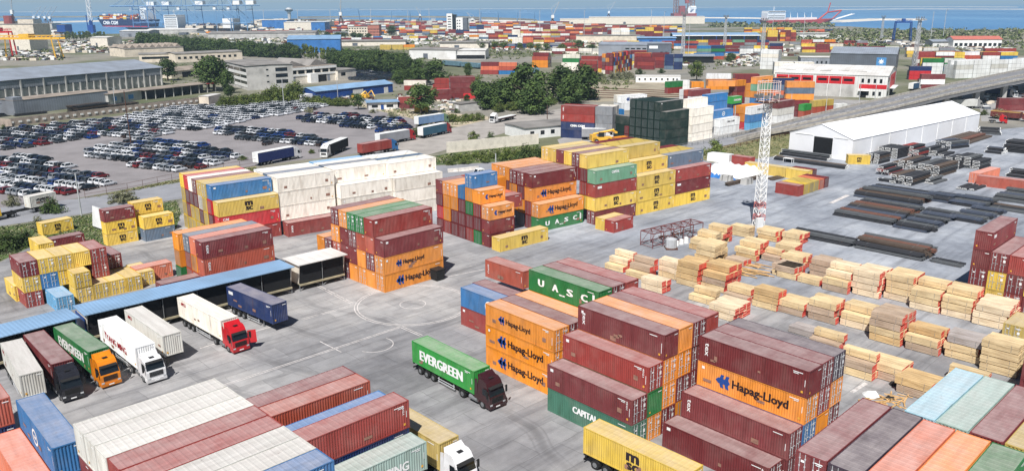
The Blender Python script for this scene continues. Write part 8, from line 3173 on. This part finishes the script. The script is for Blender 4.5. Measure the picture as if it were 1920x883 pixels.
tag(gm_.obj('roadside_grass', ['leaf_bush', 'leaf_grey']), 'grass and weeds on the verges beside the roads', 'grass', kind='stuff')
# ------------------------------------------------------------------ containers and cars become objects
import numpy as np
CONT = [c for c in CONT if c['inview']]
# how much of each container the camera can see: sight lines to points of its faces against all the other boxes
cen = np.array([(c['c'].x, c['c'].y, c['z'] + c['hz'] / 2) for c in CONT])
ca, sa = np.cos([c['yaw'] for c in CONT]), np.sin([c['yaw'] for c in CONT])
half = np.array([(c['L'] / 2, CW / 2, c['hz'] / 2) for c in CONT]) - 0.03
eye = np.array((0.0, 0.0, HC))
dist, brg = np.hypot(cen[:, 0], cen[:, 1]), np.arctan2(cen[:, 0], cen[:, 1])
rel = eye - cen
e_loc = np.stack([rel[:, 0] * ca + rel[:, 1] * sa, -rel[:, 0] * sa + rel[:, 1] * ca, rel[:, 2]], 1)
for i, c in enumerate(CONT):
    hx, hy, hh = c['L'] / 2, CW / 2, c['hz'] / 2
    P, Wt = [], []
    for ax, s_ in ((0, 1), (0, -1), (1, 1), (1, -1), (2, 1)):
        if e_loc[i][ax] * s_ < (hx, hy, hh)[ax]:
            continue
        o1, o2 = [a for a in (0, 1, 2) if a != ax]
        for f1 in ((-0.85, -0.45, 0.0, 0.45, 0.85) if o1 == 0 else (-0.7, 0.0, 0.7)):
            for f2 in (-0.75, 0.0, 0.75):
                q = [0.0, 0.0, 0.0]
                q[ax] = s_ * ((hx, hy, hh)[ax] + 0.02)
                q[o1], q[o2] = f1 * (hx, hy, hh)[o1], f2 * (hx, hy, hh)[o2]
                P.append(q)
                Wt.append((hx, hy, hh)[o1] * (hx, hy, hh)[o2] * abs(e_loc[i][ax]) / (15 if o1 == 0 else 9))
    P, Wt = np.array(P), np.array(Wt)
    wp = np.stack([cen[i, 0] + P[:, 0] * ca[i] - P[:, 1] * sa[i], cen[i, 1] + P[:, 0] * sa[i] + P[:, 1] * ca[i], cen[i, 2] + P[:, 2]], 1)
    near_ = np.nonzero((dist < dist[i] + 14) & (np.abs(brg - brg[i]) < 8.0 / dist + 8.0 / dist[i]))[0]
    d3 = wp[:, None, :] - eye
    rl3 = eye - cen[near_]
    ex_ = rl3[:, 0] * ca[near_] + rl3[:, 1] * sa[near_]
    ey_ = -rl3[:, 0] * sa[near_] + rl3[:, 1] * ca[near_]
    O = np.stack([ex_, ey_, rl3[:, 2]], 1)[None]
    D = np.stack([d3[..., 0] * ca[near_] + d3[..., 1] * sa[near_], -d3[..., 0] * sa[near_] + d3[..., 1] * ca[near_], d3[..., 2] + 0 * ca[near_]], -1)
    D = np.where(np.abs(D) < 1e-9, 1e-9, D)
    t0, t1 = (-half[near_][None] - O) / D, (half[near_][None] - O) / D
    tn, tf = np.minimum(t0, t1).max(-1), np.maximum(t0, t1).min(-1)
    hid = ((tn < tf) & (tn > 0) & (tn < 0.9999)).any(1)
    c['seen'] = float((Wt * ~hid).sum()) / c['d'] ** 3
HIDDEN = [c for c in CONT if c['seen'] <= 0]
CONT = [c for c in CONT if c['seen'] > 0]
CONT.sort(key=lambda c: -c['seen'])
NEAR = CONT[:300]
CONT += [c for c in HIDDEN if c['z'] < 0.1 or c['d'] < 260]      # out of sight, but they carry those above
for c in NEAR:
    build_container(c)
mb = MB()
codes = sorted(PAL)
mats = []
for k in codes:
    n = 'distant_box_' + PAL[k][1].replace(' ', '_')
    mats.append(corr_mat(n, PAL[k][0], 3.05, 0.7, 0, 0.1))
for c in CONT[300:]:
    u = Vector((math.cos(c['yaw']), math.sin(c['yaw'])))
    v = Vector((-u.y, u.x))
    hl, hw = c['L'] / 2 - 0.05, CW / 2 - 0.02
    q = [c['c'] - u * hl - v * hw, c['c'] + u * hl - v * hw, c['c'] + u * hl + v * hw, c['c'] - u * hl + v * hw]
    z0, z1 = c['z'] + 0.06, c['z'] + c['hz'] - 0.04
    mb.hexa([(*p, z0) for p in q], [(*p, z1) for p in q], codes.index(c['code'].lower()))
    # door rods and frame on both ends, so the stacks do not read as plain blocks
    if c['d'] < 900:
        for e in (-1, 1):
            for f in (-0.55, -0.15, 0.25, 0.65):
                p = c['c'] + u * (e * (hl + 0.02)) + v * (hw * f)
                mb.bar((*p, z0 + 0.15), (*p, z1 - 0.15), 0.05, len(codes), n=3)
tag(mb.obj('distant_container_stacks', mats + ['grey_steel']), 'far rows of stacked shipping containers filling the terminals', 'containers', 'far container stacks', 'stuff')
build_cars()
print('CONTAINERS', len(CONT), 'CARS', len(CARS), 'PACKS', PACKN[0], 'd300', NEAR[-1]['d'])

# ------------------------------------------------------------------ light and air
SUN_EL, SUN_AZ = 53.0, 257.0          # azimuth of the sun, degrees from +x
w = bpy.data.worlds.new('World')
scene.world = w
w.use_nodes = True
nt = w.node_tree
sky = nt.nodes.new('ShaderNodeTexSky')
sky.sky_type = 'NISHITA'
sky.sun_disc = False
sky.sun_elevation = R(SUN_EL)
sky.sun_rotation = math.atan2(math.cos(R(SUN_AZ)), math.sin(R(SUN_AZ)))
sky.altitude = 50
sky.air_density = 0.8
sky.dust_density = 0.2
bg = nt.nodes['Background']
nt.links.new(sky.outputs[0], bg.inputs['Color'])
bg.inputs['Strength'].default_value = 0.05
sl = bpy.data.lights.new('sun', 'SUN')
sl.energy = 5.0
sl.angle = R(0.5)
sl.color = (1.0, 0.97, 0.93)
so = bpy.data.objects.new('sun', sl)
COL.objects.link(so)
d = Vector((math.cos(R(SUN_AZ)) * math.cos(R(SUN_EL)), math.sin(R(SUN_AZ)) * math.cos(R(SUN_EL)), math.sin(R(SUN_EL))))
so.rotation_euler = d.to_track_quat('Z', 'Y').to_euler()
so.location = (0, 0, 300)

# sea air: one closed box of thin haze round the whole port and the sea
hb = MB()
hb.box(-91000, 91000, -900, 91000, -4.0, 175.0)
hm, hnt, hbs = _nt('haze_air')
hnt.nodes.remove(hbs)
pv = hnt.nodes.new('ShaderNodeVolumePrincipled')
pv.inputs['Color'].default_value = (0.56, 0.8, 1.0, 1)
pv.inputs['Density'].default_value = 0.0001
pv.inputs['Anisotropy'].default_value = 0.0
hnt.links.new(pv.outputs[0], [n for n in hnt.nodes if n.type == 'OUTPUT_MATERIAL'][0].inputs['Volume'])
tag(hb.obj('haze', hm), kind='stuff')

vs = scene.view_settings
vs.view_transform = 'Standard'
vs.look = 'None'
vs.exposure = 0.3
vs.gamma = 1.0
vs.use_curve_mapping = False
scene.render.engine = 'CYCLES'
scene.cycles.max_bounces = 6
scene.cycles.use_denoising = True
